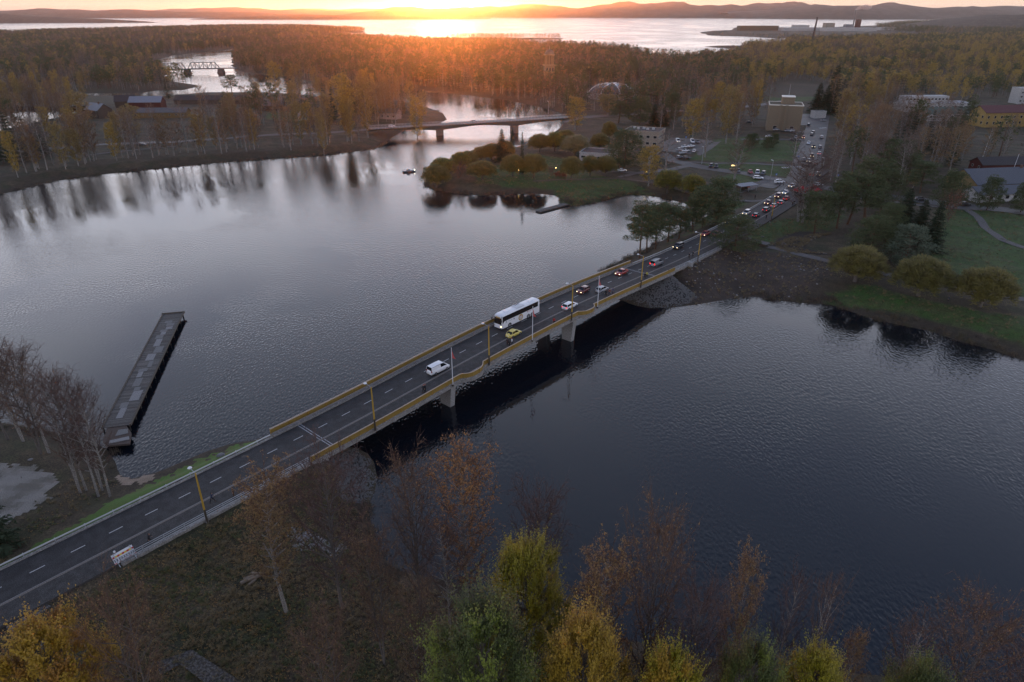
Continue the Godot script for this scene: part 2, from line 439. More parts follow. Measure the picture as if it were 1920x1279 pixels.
class Field:
	var x0: float; var z0: float; var cell: float; var nx: int; var nz: int
	var h := PackedFloat32Array()
	func at(x: float, z: float) -> float:
		var u := clampf((x - x0) / cell, 0, nx - 1.001)
		var w := clampf((z - z0) / cell, 0, nz - 1.001)
		var i := int(u); var j := int(w)
		var a := u - i; var b := w - j
		var k := j * nx + i
		return lerpf(lerpf(h[k], h[k + 1], a), lerpf(h[k + nx], h[k + nx + 1], a), b)

var near_field: Field
var far_field: Field

func ht(x: float, z: float) -> float:
	if x > near_field.x0 and x < near_field.x0 + near_field.cell * (near_field.nx - 1) and z > near_field.z0 and z < near_field.z0 + near_field.cell * (near_field.nz - 1):
		return near_field.at(x, z)
	return far_field.at(x, z)

func on_ground(p: Vector3) -> Vector3:
	return Vector3(p.x, ht(p.x, p.z), p.z)

func make_field(x0: float, x1: float, z0: float, z1: float, cell: float) -> Field:
	var f := Field.new()
	f.x0 = x0; f.z0 = z0; f.cell = cell
	f.nx = int((x1 - x0) / cell) + 1
	f.nz = int((z1 - z0) / cell) + 1
	f.h.resize(f.nx * f.nz)
	for j in f.nz:
		for i in f.nx:
			f.h[j * f.nx + i] = land_height(x0 + i * cell, z0 + j * cell)
	return f

func ground_color(x: float, z: float, h: float) -> Color:
	var p := Vector2(x, z)
	var a := nz2.get_noise_2d(x, z)
	var b := nz.get_noise_2d(x * 1.5, z * 1.5)
	var c := Color(0.105, 0.078, 0.044).lerp(Color(0.075, 0.077, 0.032), smoothstep(-0.2, 0.5, a + b))
	c = c.lerp(Color(0.155, 0.115, 0.066), smoothstep(0.05, 0.5, b - a))
	if h < 0.9 and z > -620: c = c.lerp(Color(0.075, 0.055, 0.034), 0.7)
	if z > -640:
		for l in LAWNS:
			if inside(p, l):
				c = Color(0.070, 0.155, 0.024).lerp(Color(0.120, 0.160, 0.040), smoothstep(-0.3, 0.6, a + b * 0.6))
				c = c.lerp(Color(0.125, 0.108, 0.055), 0.55 * smoothstep(0.05, 0.45, nz2.get_noise_2d(x * 2.7 + 40, z * 2.7)))
		for l in EARTH:
			if inside(p, l): c = Color(0.115, 0.082, 0.062).lerp(Color(0.075, 0.055, 0.042), smoothstep(-0.3, 0.4, a))
	return c

func field_mesh(f: Field, mat: Material, drop: float, hole: Rect2) -> ArrayMesh:
	var v := PackedVector3Array(); var nn := PackedVector3Array(); var cc := PackedColorArray(); var idx := PackedInt32Array()
	for j in f.nz:
		for i in f.nx:
			var k := j * f.nx + i
			var x := f.x0 + i * f.cell
			var z := f.z0 + j * f.cell
			v.append(Vector3(x, f.h[k] - drop, z))
			var gx := f.h[mini(k + 1, f.h.size() - 1)] - f.h[maxi(k - 1, 0)]
			var gz := f.h[mini(k + f.nx, f.h.size() - 1)] - f.h[maxi(k - f.nx, 0)]
			nn.append(Vector3(-gx, 2 * f.cell, -gz).normalized())
			cc.append(ground_color(x, z, f.h[k]) if f.h[k] > -1.2 else Color(0.03, 0.03, 0.025))
	for j in f.nz - 1:
		for i in f.nx - 1:
			var k := j * f.nx + i
			if maxf(maxf(f.h[k], f.h[k + 1]), maxf(f.h[k + f.nx], f.h[k + f.nx + 1])) < -0.6: continue
			if hole.has_point(Vector2(v[k].x, v[k].z)) and hole.has_point(Vector2(v[k + f.nx + 1].x, v[k + f.nx + 1].z)): continue
			idx.append_array([k, k + f.nx + 1, k + f.nx, k, k + 1, k + f.nx + 1])
	var a := []
	a.resize(Mesh.ARRAY_MAX)
	a[Mesh.ARRAY_VERTEX] = v; a[Mesh.ARRAY_NORMAL] = nn; a[Mesh.ARRAY_COLOR] = cc; a[Mesh.ARRAY_INDEX] = idx
	var m := ArrayMesh.new()
	m.add_surface_from_arrays(Mesh.PRIMITIVE_TRIANGLES, a)
	m.surface_set_material(0, mat)
	return m

func make_ground() -> void:
	for l in LANDS:
		var r := Rect2(l[0], Vector2.ZERO)
		for p in l: r = r.expand(p)
		boxes.append(r.grow(9))
	far_field = make_field(-3400, 3400, -5400, -560, 28)
	near_field = make_field(-330, 430, -640, 136, 2.2)
	var m := grained("ground", Color.WHITE, 7.0, 0.95)
	m.vertex_color_use_as_albedo = true
	mottled(m, 31.0)
	ground_piece("ground", field_mesh(near_field, m, 0.0, Rect2()))
	var loose := grained("loose_ground", Color.WHITE, 2.6, 0.95)
	loose.vertex_color_use_as_albedo = true
	draped("grass_verge", STRIP, 0.8, Color(0.10, 0.215, 0.026), Color(0.135, 0.19, 0.042), loose, 0.05)
	draped("dark_soil", SOIL, 0.9, Color(0.042, 0.031, 0.027), Color(0.024, 0.018, 0.016), loose, 0.06)
	draped("sand", SAND, 0.6, Color(0.46, 0.35, 0.27), Color(0.36, 0.27, 0.20), loose, 0.04)
	draped("gravel_plot", GRAVEL, 0.7, Color(0.37, 0.345, 0.31), Color(0.22, 0.20, 0.17), loose, 0.05)
	ground_piece("terrain", field_mesh(far_field, m, 0.12, Rect2(-322, -630, 744, 760)))

func draped(called: String, poly: Array, cell: float, col: Color, col2: Color, mat: Material, lift: float) -> void:   # a patch of other ground laid over the land, its edge ragged
	var box := Rect2(poly[0], Vector2.ZERO)
	for p in poly: box = box.expand(p)
	var mb := MB.new()
	for j in int(box.size.y / cell) + 1:
		for i in int(box.size.x / cell) + 1:
			var o := box.position + Vector2(i, j) * cell
			var m := o + Vector2(cell, cell) / 2
			if not inside(m + Vector2(nz2.get_noise_2d(m.x * 3, m.y * 3), nz2.get_noise_2d(m.y * 3, m.x * 3 + 50)) * 1.6, poly): continue
			if ht(m.x, m.y) < 0.02: continue
			var c: Array = []
			for q in [o, o + Vector2(cell, 0), o + Vector2(cell, cell), o + Vector2(0, cell)]: c.append(Vector3(q.x, ht(q.x, q.y) + lift, q.y))
			mb.quad(c[0], c[1], c[2], c[3])
			mb.tint(col.lerp(col2, smoothstep(-0.35, 0.45, nz2.get_noise_2d(m.x * 1.7, m.y * 1.7))))
	ground_piece(called, mb.done(mat))

func make_water() -> void:
	# ripples: two wave trains, calmer in wandering patches
	var w := water_height(2048)
	w.bump_map_to_normal_map(0.5)
	var m := StandardMaterial3D.new()
	m.resource_name = "river_water"
	m.albedo_color = lin(0.004, 0.007, 0.012)
	m.roughness = 0.06
	m.metallic_specular = 0.48
	m.normal_enabled = true
	m.normal_texture = ImageTexture.create_from_image(w)
	m.normal_scale = 1.0
	m.uv1_triplanar = true
	m.uv1_world_triplanar = true
	m.uv1_offset = Vector3(0.13, 0, 0.37)
	m.uv1_scale = Vector3.ONE / 290.0
	var mb := MB.new()
	mb.quad(Vector3(-16000, 0, -1500), Vector3(16000, 0, -1500), Vector3(16000, 0, 300), Vector3(-16000, 0, 300))
	ground_piece("water", mb.done(m))
	# the open lake lies in the wind: steeper, larger waves
	var lake: StandardMaterial3D = m.duplicate()
	lake.resource_name = "lake_water"
	lake.normal_scale = 3.4
	lake.roughness = 0.12
	lake.uv1_scale = Vector3.ONE / 900.0
	mb = MB.new()
	mb.quad(Vector3(-16000, 0, -24000), Vector3(16000, 0, -24000), Vector3(16000, 0, -1500), Vector3(-16000, 0, -1500))
	ground_piece("lake", mb.done(lake))

func water_height(size: int) -> Image:
	var n := FastNoiseLite.new()
	n.noise_type = FastNoiseLite.TYPE_SIMPLEX_SMOOTH
	n.seed = 5; n.frequency = 0.21; n.fractal_octaves = 3; n.fractal_gain = 0.5
	n.domain_warp_enabled = true; n.domain_warp_amplitude = 10.0; n.domain_warp_frequency = 0.01
	var a := n.get_seamless_image(size, size / 2)
	a.resize(size, size, Image.INTERPOLATE_CUBIC)     # crests drawn out across the wind
	a.convert(Image.FORMAT_RGBA8)
	var k := FastNoiseLite.new()
	k.seed = 31; k.frequency = 0.006; k.fractal_octaves = 4; k.fractal_gain = 0.55
	k.domain_warp_enabled = true; k.domain_warp_amplitude = 60.0; k.domain_warp_frequency = 0.004
	var t := k.get_seamless_image(512, 512)
	t.resize(size, size, Image.INTERPOLATE_CUBIC)
	t.convert(Image.FORMAT_L8)
	var g := t.get_data()
	var calm := PackedByteArray()
	calm.resize(size * size * 4)
	calm.fill(128)
	for i in g.size():
		calm[i * 4 + 3] = clampi(int((g[i] - 110) * 3.2), 0, 215)
	a.blend_rect(Image.create_from_data(size, size, false, Image.FORMAT_RGBA8, calm), Rect2i(0, 0, size, size), Vector2i.ZERO)
	return a

func ridge(called: String, pts: Array, seed_: int, mat: Material) -> void:   # a wooded hill range along (x, z, height, half depth)
	var n := FastNoiseLite.new()
	n.seed = seed_; n.frequency = 0.0011; n.fractal_octaves = 4
	var v: Array = []
	var rows := 7
	for i in pts.size() - 1:
		var steps := 26
		for s in steps + (1 if i == pts.size() - 2 else 0):
			var t := float(s) / steps
			var p: Array = []
			for k in 4: p.append(lerpf(pts[i][k], pts[i + 1][k], t))
			var row: Array = []
			for j in rows:
				var u := float(j) / (rows - 1) * 2 - 1
				var x: float = p[0]; var z: float = p[1] - u * p[3]
				var h: float = p[2] * (1 - u * u) * (1.0 + 0.45 * n.get_noise_2d(x, z) + 0.05 * n.get_noise_2d(x * 14, z * 14)) - 1.0
				row.append(Vector3(x, h, z))
			v.append(row)
	var mb := MB.new()
	for i in v.size() - 1:
		for j in rows - 1:
			mb.quad(v[i][j], v[i][j + 1], v[i + 1][j + 1], v[i + 1][j])
	ground_piece(called, mb.done(mat, 1.0))

func make_hills() -> void:
	var m := grained("wooded_hill", lin(0.050, 0.040, 0.036), 900.0, 1.0, coarse)
	var isle := grained("island_wood", lin(0.060, 0.045, 0.028), 260.0, 1.0, coarse)
	# the long far shores
	ridge("hills", [[-9000, -13500, 40, 700], [-5200, -13500, 110, 900], [-2600, -13800, 95, 900], [-900, -14000, 80, 900], [1200, -13600, 70, 900]], 1, m)
	ridge("hills", [[-2300, -9900, 20, 300], [-1500, -9800, 112, 500], [-600, -9700, 116, 500], [0, -9600, 120, 600], [1500, -9400, 150, 900], [3200, -9000, 135, 900], [4300, -8800, 110, 800]], 2, m)
	ridge("hills", [[2300, -8200, 60, 400], [3300, -7800, 130, 800], [4800, -7600, 110, 900], [7000, -7600, 95, 900], [9500, -7600, 110, 900]], 3, m)
	ridge("hills", [[-7200, -8300, 30, 250], [-5000, -8600, 90, 500], [-3300, -9000, 60, 400], [-2000, -9300, 8, 200]], 4, m)
	# the long island on the left and the low one beyond
	ridge("hills", [[-7000, -5200, 45, 500], [-4600, -5300, 75, 520], [-3600, -5200, 60, 400], [-2600, -5150, 14, 130], [-2420, -5120, 2, 60]], 5, isle)
	ridge("hills", [[-2950, -7000, 8, 90], [-2000, -7100, 45, 240], [-900, -7200, 30, 200], [-200, -7300, 6, 90]], 6, isle)
	# the wooded rise behind the town, to the right
	ridge("hills", [[1500, -3100, 6, 300], [2100, -3300, 55, 600], [2900, -3300, 85, 700], [4200, -3300, 110, 900]], 7, isle)

# ---------------------------------------------------------------- road, bridge, streets
func asphalt() -> StandardMaterial3D:
	return mottled(grained("asphalt", lin(0.072, 0.068, 0.070), 3.0, 0.75), 26.0)

func concrete() -> StandardMaterial3D:
	return mottled(grained("concrete", lin(0.48, 0.46, 0.44), 3.0, 0.85), 11.0)

func kerb_stone() -> StandardMaterial3D:
	return grained("kerb_stone", lin(0.30, 0.255, 0.22), 2.0, 0.85)

func steel() -> StandardMaterial3D:
	return plain("galvanised_steel", lin(0.42, 0.44, 0.46), 0.45, 0.6)

func paint_white() -> StandardMaterial3D:
	return grained("road_paint", lin(0.85, 0.85, 0.83), 1.5, 0.7)

func make_road() -> void:
	var mb := MB.new()
	sweep(mb, -230, 285, 3.0, [Vector2(-7.2, 0), Vector2(-0.1, 0), Vector2(-0.1, -0.3), Vector2(-7.2, -0.3)])
	ground_piece("road", mb.done(asphalt()))
	mb = MB.new()
	sweep(mb, -230, 226, 3.0, [Vector2(-0.1, -0.2), Vector2(-0.1, 0.13), Vector2(0.2, 0.13), Vector2(0.2, -0.2)])
	ground_piece("kerb", mb.done(kerb_stone()))
	mb = MB.new()
	sweep(mb, -230, 222, 3.0, [Vector2(0.2, 0.11), Vector2(3.9, 0.11), Vector2(3.9, -0.3), Vector2(0.2, -0.3)])
	ground_piece("pavement", mb.done(mottled(grained("pavement_asphalt", lin(0.10, 0.094, 0.092), 3.0, 0.85), 19.0)))
	mb = MB.new()
	sweep(mb, -200, -17.2, 3.0, [Vector2(-7.7, -0.2), Vector2(-7.7, 0.16), Vector2(-7.2, 0.16), Vector2(-7.2, -0.2)])
	sweep(mb, 101, 230, 3.0, [Vector2(-7.7, -0.2), Vector2(-7.7, 0.16), Vector2(-7.2, 0.16), Vector2(-7.2, -0.2)])
	ground_piece("kerb", mb.done(concrete()))
	# lane dashes: each its own stripe, worn a little
	var dash := 0
	var s := -108.0
	while s < 215:
		mb = MB.new()
		sweep(mb, s, s + 1.9, 1.0, [Vector2(-3.76, 0.008), Vector2(-3.60, 0.008)], false)
		var o := ground_piece("road_marking", mb.done(paint_white()))
		o.set_meta("label", "white centre dash on the dark road")
		s += 5.15
	mb = MB.new()
	sweep(mb, -108, 200, 4.0, [Vector2(-0.42, 0.008), Vector2(-0.30, 0.008)], false)
	ground_piece("road_marking", mb.done(grained("worn_paint", lin(0.42, 0.40, 0.38), 1.1, 0.8)))
	# manhole lids in the carriageway
	for q in [[-23.5, -6.0], [-21.0, -1.0], [-61.5, -6.4]]:
		mb = MB.new()
		mb.lathe(Vector3.ZERO, [Vector2(0.0, 0.02), Vector2(0.36, 0.02), Vector2(0.42, 0.012), Vector2(0.42, -0.02)], 16)
		var t := thing("manhole_cover", "round iron manhole cover %s" % ["near the left kerb before the bridge", "by the pavement kerb before the bridge", "by the left kerb low in the picture"][[-23.5, -21.0, -61.5].find(q[0])], "manhole cover", rd(q[0], q[1], 0.004))
		part("lid", mb.done(grained("iron_lid", lin(0.12, 0.10, 0.085), 0.6, 0.7)), t)

func yellow() -> StandardMaterial3D:
	return grained("yellow_sheet", lin(0.43, 0.275, 0.055), 1.4, 0.55)

func rail_top() -> StandardMaterial3D:
	return grained("pale_handrail", lin(0.66, 0.50, 0.37), 2.0, 0.6)

func edge_n(s: float) -> float:    # the right parapet, with its two lookout bays
	for c in [21.6, 61.3]:
		var u: float = (s - c) / 3.2
		if absf(u) < 1.0: return 4.25 + 1.45 * (1.0 - pow(absf(u), 3.0))
	return 4.25

func make_bridge() -> void:
	var b := thing("road_bridge", "low concrete road bridge with yellow metal parapets across the river", "bridge")
	var under := concrete()
	var mb := MB.new()
	# slab: haunched girder between edge beams
	sweep(mb, -14, 105, 3.0, [Vector2(-8.3, -0.32), Vector2(4.0, -0.32), Vector2(4.0, -0.6), Vector2(1.6, -1.25), Vector2(-5.8, -1.25), Vector2(-8.3, -0.6)])
	part("girder", mb.done(under), b)
	mb = MB.new()
	var st := 1.0
	var s := -17.0
	while s < 104.5:
		var a := edge_n(s)
		var c := edge_n(s + st)
		var lo := -0.75
		mb.quad(rd(s, 3.9, 0.10), rd(s + st, 3.9, 0.10), rd(s + st, c + 0.28, 0.10), rd(s, a + 0.28, 0.10))
		mb.quad(rd(s, a + 0.28, 0.10), rd(s + st, c + 0.28, 0.10), rd(s + st, c + 0.28, lo), rd(s, a + 0.28, lo))
		mb.quad(rd(s, a + 0.28, lo), rd(s + st, c + 0.28, lo), rd(s + st, 3.4, lo), rd(s, 3.4, lo))
		s += st
	part("edge_beam", mb.done(under), b)
	mb = MB.new()
	sweep(mb, -17, 101, 3.0, [Vector2(-8.45, -0.75), Vector2(-8.45, 0.30), Vector2(-7.2, 0.30), Vector2(-7.2, -0.75)])
	part("edge_beam", mb.done(under), b)
	# right parapet: yellow sheets between posts, a pale rail on top
	s = -17.0
	while s < 101.6:
		var n := 4
		mb = MB.new()
		for i in n:
			var p := s + 3.94 * i / n + 0.03
			var q := s + 3.94 * (i + 1) / n - (0.03 if i == n - 1 else -0.03)
			mb.quad(rd(p, edge_n(p), 0.14), rd(q, edge_n(q), 0.14), rd(q, edge_n(q), 1.16), rd(p, edge_n(p), 1.16))
			mb.quad(rd(p, edge_n(p) + 0.05, 1.16), rd(q, edge_n(q) + 0.05, 1.16), rd(q, edge_n(q) + 0.05, 0.14), rd(p, edge_n(p) + 0.05, 0.14))
		part("railing_panel", mb.done(yellow()), b)
		mb = MB.new()
		mb.box(Vector3.ZERO, Vector3(0.09, 1.25, 0.14))
		var o := part("railing_post", mb.done(plain("ochre_post", lin(0.34, 0.19, 0.03), 0.6)), b)
		o.position = rd(s, edge_n(s) + 0.06, 0.6)
		o.basis = rd_basis(s)
		s += 3.94
	mb = MB.new()
	s = -17.0
	while s < 101.0:
		var a := edge_n(s); var c := edge_n(s + 0.5)
		mb.quad(rd(s, a - 0.1, 1.22), rd(s + 0.5, c - 0.1, 1.22), rd(s + 0.5, c + 0.14, 1.22), rd(s, a + 0.14, 1.22))
		mb.quad(rd(s, a + 0.14, 1.22), rd(s + 0.5, c + 0.14, 1.22), rd(s + 0.5, c + 0.14, 1.14), rd(s, a + 0.14, 1.14))
		mb.quad(rd(s, a - 0.1, 1.14), rd(s + 0.5, c - 0.1, 1.14), rd(s + 0.5, c - 0.1, 1.22), rd(s, a - 0.1, 1.22))
		mb.quad(rd(s, a + 0.14, 1.14), rd(s + 0.5, c + 0.14, 1.14), rd(s + 0.5, c - 0.1, 1.14), rd(s, a - 0.1, 1.14))
		s += 0.5
	part("handrail", mb.done(rail_top()), b)
	# left parapet and the crash barrier in front of it
	s = -17.0
	while s < 100.0:
		mb = MB.new()
		sweep(mb, s + 0.03, s + 3.91, 2.0, [Vector2(-8.32, 0.32), Vector2(-8.27, 0.32), Vector2(-8.27, 1.22), Vector2(-8.32, 1.22)])
		part("railing_panel", mb.done(yellow()), b)
		mb = MB.new()
		mb.box(Vector3.ZERO, Vector3(0.09, 1.0, 0.14))
		var o := part("railing_post", mb.done(plain("ochre_post", Color.WHITE)), b)
		o.position = rd(s, -8.22, 0.75)
		o.basis = rd_basis(s)
		mb = MB.new()
		mb.box(Vector3.ZERO, Vector3(0.1, 0.5, 0.1))
		o = part("barrier_post", mb.done(steel()), b)
		o.position = rd(s + 1.2, -7.55, 0.5)
		o.basis = rd_basis(s)
		s += 3.94
	mb = MB.new()
	sweep(mb, -17, 101.2, 3.0, [Vector2(-8.46, 1.20), Vector2(-8.46, 1.30), Vector2(-8.12, 1.30), Vector2(-8.12, 1.20)])
	part("handrail", mb.done(rail_top()), b)
	mb = MB.new()
	sweep(mb, -17, 101.2, 3.0, [Vector2(-7.48, 0.62), Vector2(-7.48, 0.84), Vector2(-7.40, 0.84), Vector2(-7.40, 0.62)])
	part("crash_barrier", mb.done(grained("barrier_grey", lin(0.36, 0.35, 0.35), 2.0, 0.6)), b)
	# expansion joints
	for e in [-12.2, 96.5]:
		mb = MB.new()
		for k in 2:
			sweep(mb, e + k * 0.5, e + k * 0.5 + 0.16, 1.0, [Vector2(-7.2, 0.006), Vector2(-0.1, 0.006)], false)
			sweep(mb, e + k * 0.5, e + k * 0.5 + 0.16, 1.0, [Vector2(0.2, 0.118), Vector2(3.9, 0.118)], false)
		part("expansion_joint", mb.done(plain("joint_steel", lin(0.34, 0.34, 0.36), 0.5, 0.3)), b)
	# two piers, each a pair of tapering slabs
	for p in [16.6, 57.5]:
		var pier := Node3D.new()
		pier.name = "pier"
		b.add_child(pier, true)
		for n in [2.0, -5.6]:
			mb = MB.new()
			var bb := rd_basis(p)
			var top := rd(p, n, -1.0)
			for k in 4:
				var q := Vector3([1, 1, -1, -1][k], 0, [1, -1, -1, 1][k])
				var r := Vector3([1, 1, -1, -1][(k + 1) % 4], 0, [1, -1, -1, 1][(k + 1) % 4])
				var foot := Vector3(top.x, -1.5, top.z)
				mb.quad(top + bb * (q * Vector3(0.65, 0, 1.9)), top + bb * (r * Vector3(0.65, 0, 1.9)), foot + bb * (r * Vector3(0.6, 0, 1.25)), foot + bb * (q * Vector3(0.6, 0, 1.25)))
			part("column", mb.done(grained("pier_concrete", lin(0.46, 0.45, 0.44), 3.0, 0.8)), pier)
	# abutments
	for e in [[-13.6, -2.0], [102.5, 2.0]]:
		mb = MB.new()
		sweep(mb, minf(e[0], e[0] + e[1]), maxf(e[0], e[0] + e[1]), 2.0, [Vector2(-8.4, -0.3), Vector2(4.1, -0.3), Vector2(4.1, -5.5), Vector2(-8.4, -5.5)])
		part("abutment", mb.done(grained("pier_concrete", Color.WHITE, 3.0)), b)
	# riprap slopes round the abutments
	stone_slope(rd(-15.5, 4.3, 0.6), [[Vector2(-31.3, -104.0), Vector2(-28.3, -106.6), Vector2(-24.4, -102.2), Vector2(-22.4, -96.2), Vector2(-22.1, -91.4), Vector2(-22.7, -87.8), Vector2(-25.5, -86.1), Vector2(-28.4, -85.9), Vector2(-31.1, -87.8)]], "broken stone slope beside the near end of the bridge", -14.5)
	stone_slope(rd(103.5, 4.3, 0.6), [[Vector2(25.5, -177.8), Vector2(29.7, -175.8), Vector2(32.8, -172.4), Vector2(36.8, -170.1), Vector2(43.7, -170.5), Vector2(50.1, -173.1), Vector2(54.1, -175.8)]], "broken stone slope beside the far end of the bridge", 102)
	# guard rails on the causeways
	guard_rail(-60, -17.5, -7.55, "steel guard rail along the causeway, on the lake side of the road")
	guard_rail(101.5, 236, -7.55, "steel guard rail along the lake side of the road past the bridge")
	tube_rail(-47.5, -17.3, 4.1, "three-bar grey railing beside the pavement before the bridge")
	tube_rail(102, 136, 4.1, "three-bar grey railing beside the pavement past the bridge")

var stones: Array[ArrayMesh] = []
func stone_meshes() -> void:
	var m := plain("split_stone", lin(0.125, 0.122, 0.12), 0.95)
	for k in 5:
		var s := SphereMesh.new()
		s.radial_segments = 6
		s.rings = 3
		s.radius = 0.5
		s.height = 0.8
		var arr := s.get_mesh_arrays()
		var v: PackedVector3Array = arr[Mesh.ARRAY_VERTEX]
		var mb := MB.new()
		var idx: PackedInt32Array = arr[Mesh.ARRAY_INDEX]
		for i in idx:
			var p := v[i]
			mb.v.append(p * (1.0 + 0.45 * nz2.get_noise_3dv(p * 9.0 + Vector3(k * 30, 0, 0))))
		var c := Color(0.8, 0.8, 0.8)
		stones.append(mb.done(m))

func scatter(called: String, mesh: Mesh, where: Array, mat: Material = null) -> MultiMeshInstance3D:
	var mm := MultiMesh.new()
	mm.transform_format = MultiMesh.TRANSFORM_3D
	mm.mesh = mesh
	mm.instance_count = where.size()
	for i in where.size(): mm.set_instance_transform(i, where[i])
	var o := MultiMeshInstance3D.new()
	o.name = called
	o.multimesh = mm
	if mat: o.material_override = mat
	o.set_meta("kind", "stuff")
	return o

func tumble(p: Vector3, s: Vector3) -> Transform3D:
	return Transform3D(Basis.from_euler(Vector3(rng.randf() * TAU, rng.randf() * TAU, rng.randf() * TAU)) * Basis.from_scale(s), p)

func stone_slope(top: Vector3, feet: Array, label: String, s: float) -> void:
	if stones.is_empty(): stone_meshes()
	var f: Array = feet[0]
	var t := thing("stone_slope", label, "stone slope", Vector3.ZERO)
	var mb := MB.new()
	for i in f.size() - 1:
		var a := Vector3(f[i].x, -0.6, f[i].y)
		var c := Vector3(f[i + 1].x, -0.6, f[i + 1].y)
		var head := Vector3(top.x, top.y - 1.5, top.z)
		mb.tri(head, a, c)
	part("bed", mb.done(grained("stone_bed", lin(0.05, 0.047, 0.045), 2.0, 1.0)), t)
	for k in stones.size():
		var w: Array = []
		for i in 560:
			var j := rng.randi() % (f.size() - 1)
			var u := pow(rng.randf(), 0.6)
			var e: Vector2 = f[j].lerp(f[j + 1], rng.randf())
			var q := Vector3(top.x, top.y - 1.5, top.z).lerp(Vector3(e.x, -0.6, e.y), u)
			var z := rng.randf_range(0.25, 0.55)
			w.append(tumble(q, Vector3(z, z * 0.8, z)))
		t.add_child(scatter("stones", stones[k], w), true)

func guard_rail(s0: float, s1: float, n: float, label: String) -> void:
	var t := thing("guard_rail", label, "guard rail")
	var mb := MB.new()
	sweep(mb, s0, s1, 3.0, [Vector2(n, 0.42), Vector2(n - 0.06, 0.5), Vector2(n, 0.58), Vector2(n - 0.06, 0.66), Vector2(n, 0.74), Vector2(n + 0.08, 0.58)])
	part("rail", mb.done(steel()), t)
	var s := s0
	var pm := MB.new()
	pm.box(Vector3.ZERO, Vector3(0.1, 0.8, 0.1))
	var m := pm.done(steel())
	while s < minf(s1, s0 + 80):
		var o := part("post", m, t)
		o.position = rd(s, n - 0.12, 0.35)
		s += 4.0

func tube_rail(s0: float, s1: float, n: float, label: String) -> void:
	var t := thing("pedestrian_railing", label, "railing")
	for h in [0.45, 0.8, 1.12]:
		var mb := MB.new()
		sweep(mb, s0, s1, 3.0, [Vector2(n - 0.04, h - 0.04), Vector2(n + 0.04, h - 0.04), Vector2(n + 0.04, h + 0.04), Vector2(n - 0.04, h + 0.04)])
		part("bar", mb.done(steel()), t)
	var pm := MB.new()
	pm.box(Vector3.ZERO, Vector3(0.07, 1.4, 0.07))
	var m := pm.done(steel())
	var s := s0
	while s <= s1:
		part("post", m, t).position = rd(s, n, 0.5)
		s += 3.0
	var mb := MB.new()
	sweep(mb, s0, s1, 3.0, [Vector2(n - 0.3, -0.5), Vector2(n - 0.3, 0.14), Vector2(n + 0.3, 0.14), Vector2(n + 0.3, -0.5)])
	part("base_beam", mb.done(concrete()), t)

# a strip of paving draped on the ground
func strip(called: String, line: Array, width: float, mat: Material, lift := 0.1, label := "") -> void:
	var mb := MB.new()
	var pts: Array = []
	for i in line.size() - 1:
		var k := maxi(1, int(line[i].distance_to(line[i + 1]) / 4.0))
		for j in k: pts.append(line[i].lerp(line[i + 1], float(j) / k))
	pts.append(line[-1])
	var rowl: Array = []
	for i in pts.size():
		var d: Vector2 = (pts[mini(i + 1, pts.size() - 1)] - pts[maxi(i - 1, 0)]).normalized()
		var n := Vector2(-d.y, d.x)
		var r: Array = []
		for u in 5:
			var q: Vector2 = pts[i] + n * (u / 4.0 - 0.5) * width
			r.append(q)
		rowl.append(r)
	for i in rowl.size() - 1:
		for u in 4:
			var c: Array = []
			for q in [rowl[i][u], rowl[i + 1][u], rowl[i + 1][u + 1], rowl[i][u + 1]]:
				c.append(Vector3(q.x, maxf(ht(q.x, q.y), ht(pts[i].x, pts[i].y) - 0.2) + lift, q.y))
			mb.quad(c[0], c[3], c[2], c[1])
	var o := ground_piece(called, mb.done(mat))
	if label: o.set_meta("label", label)

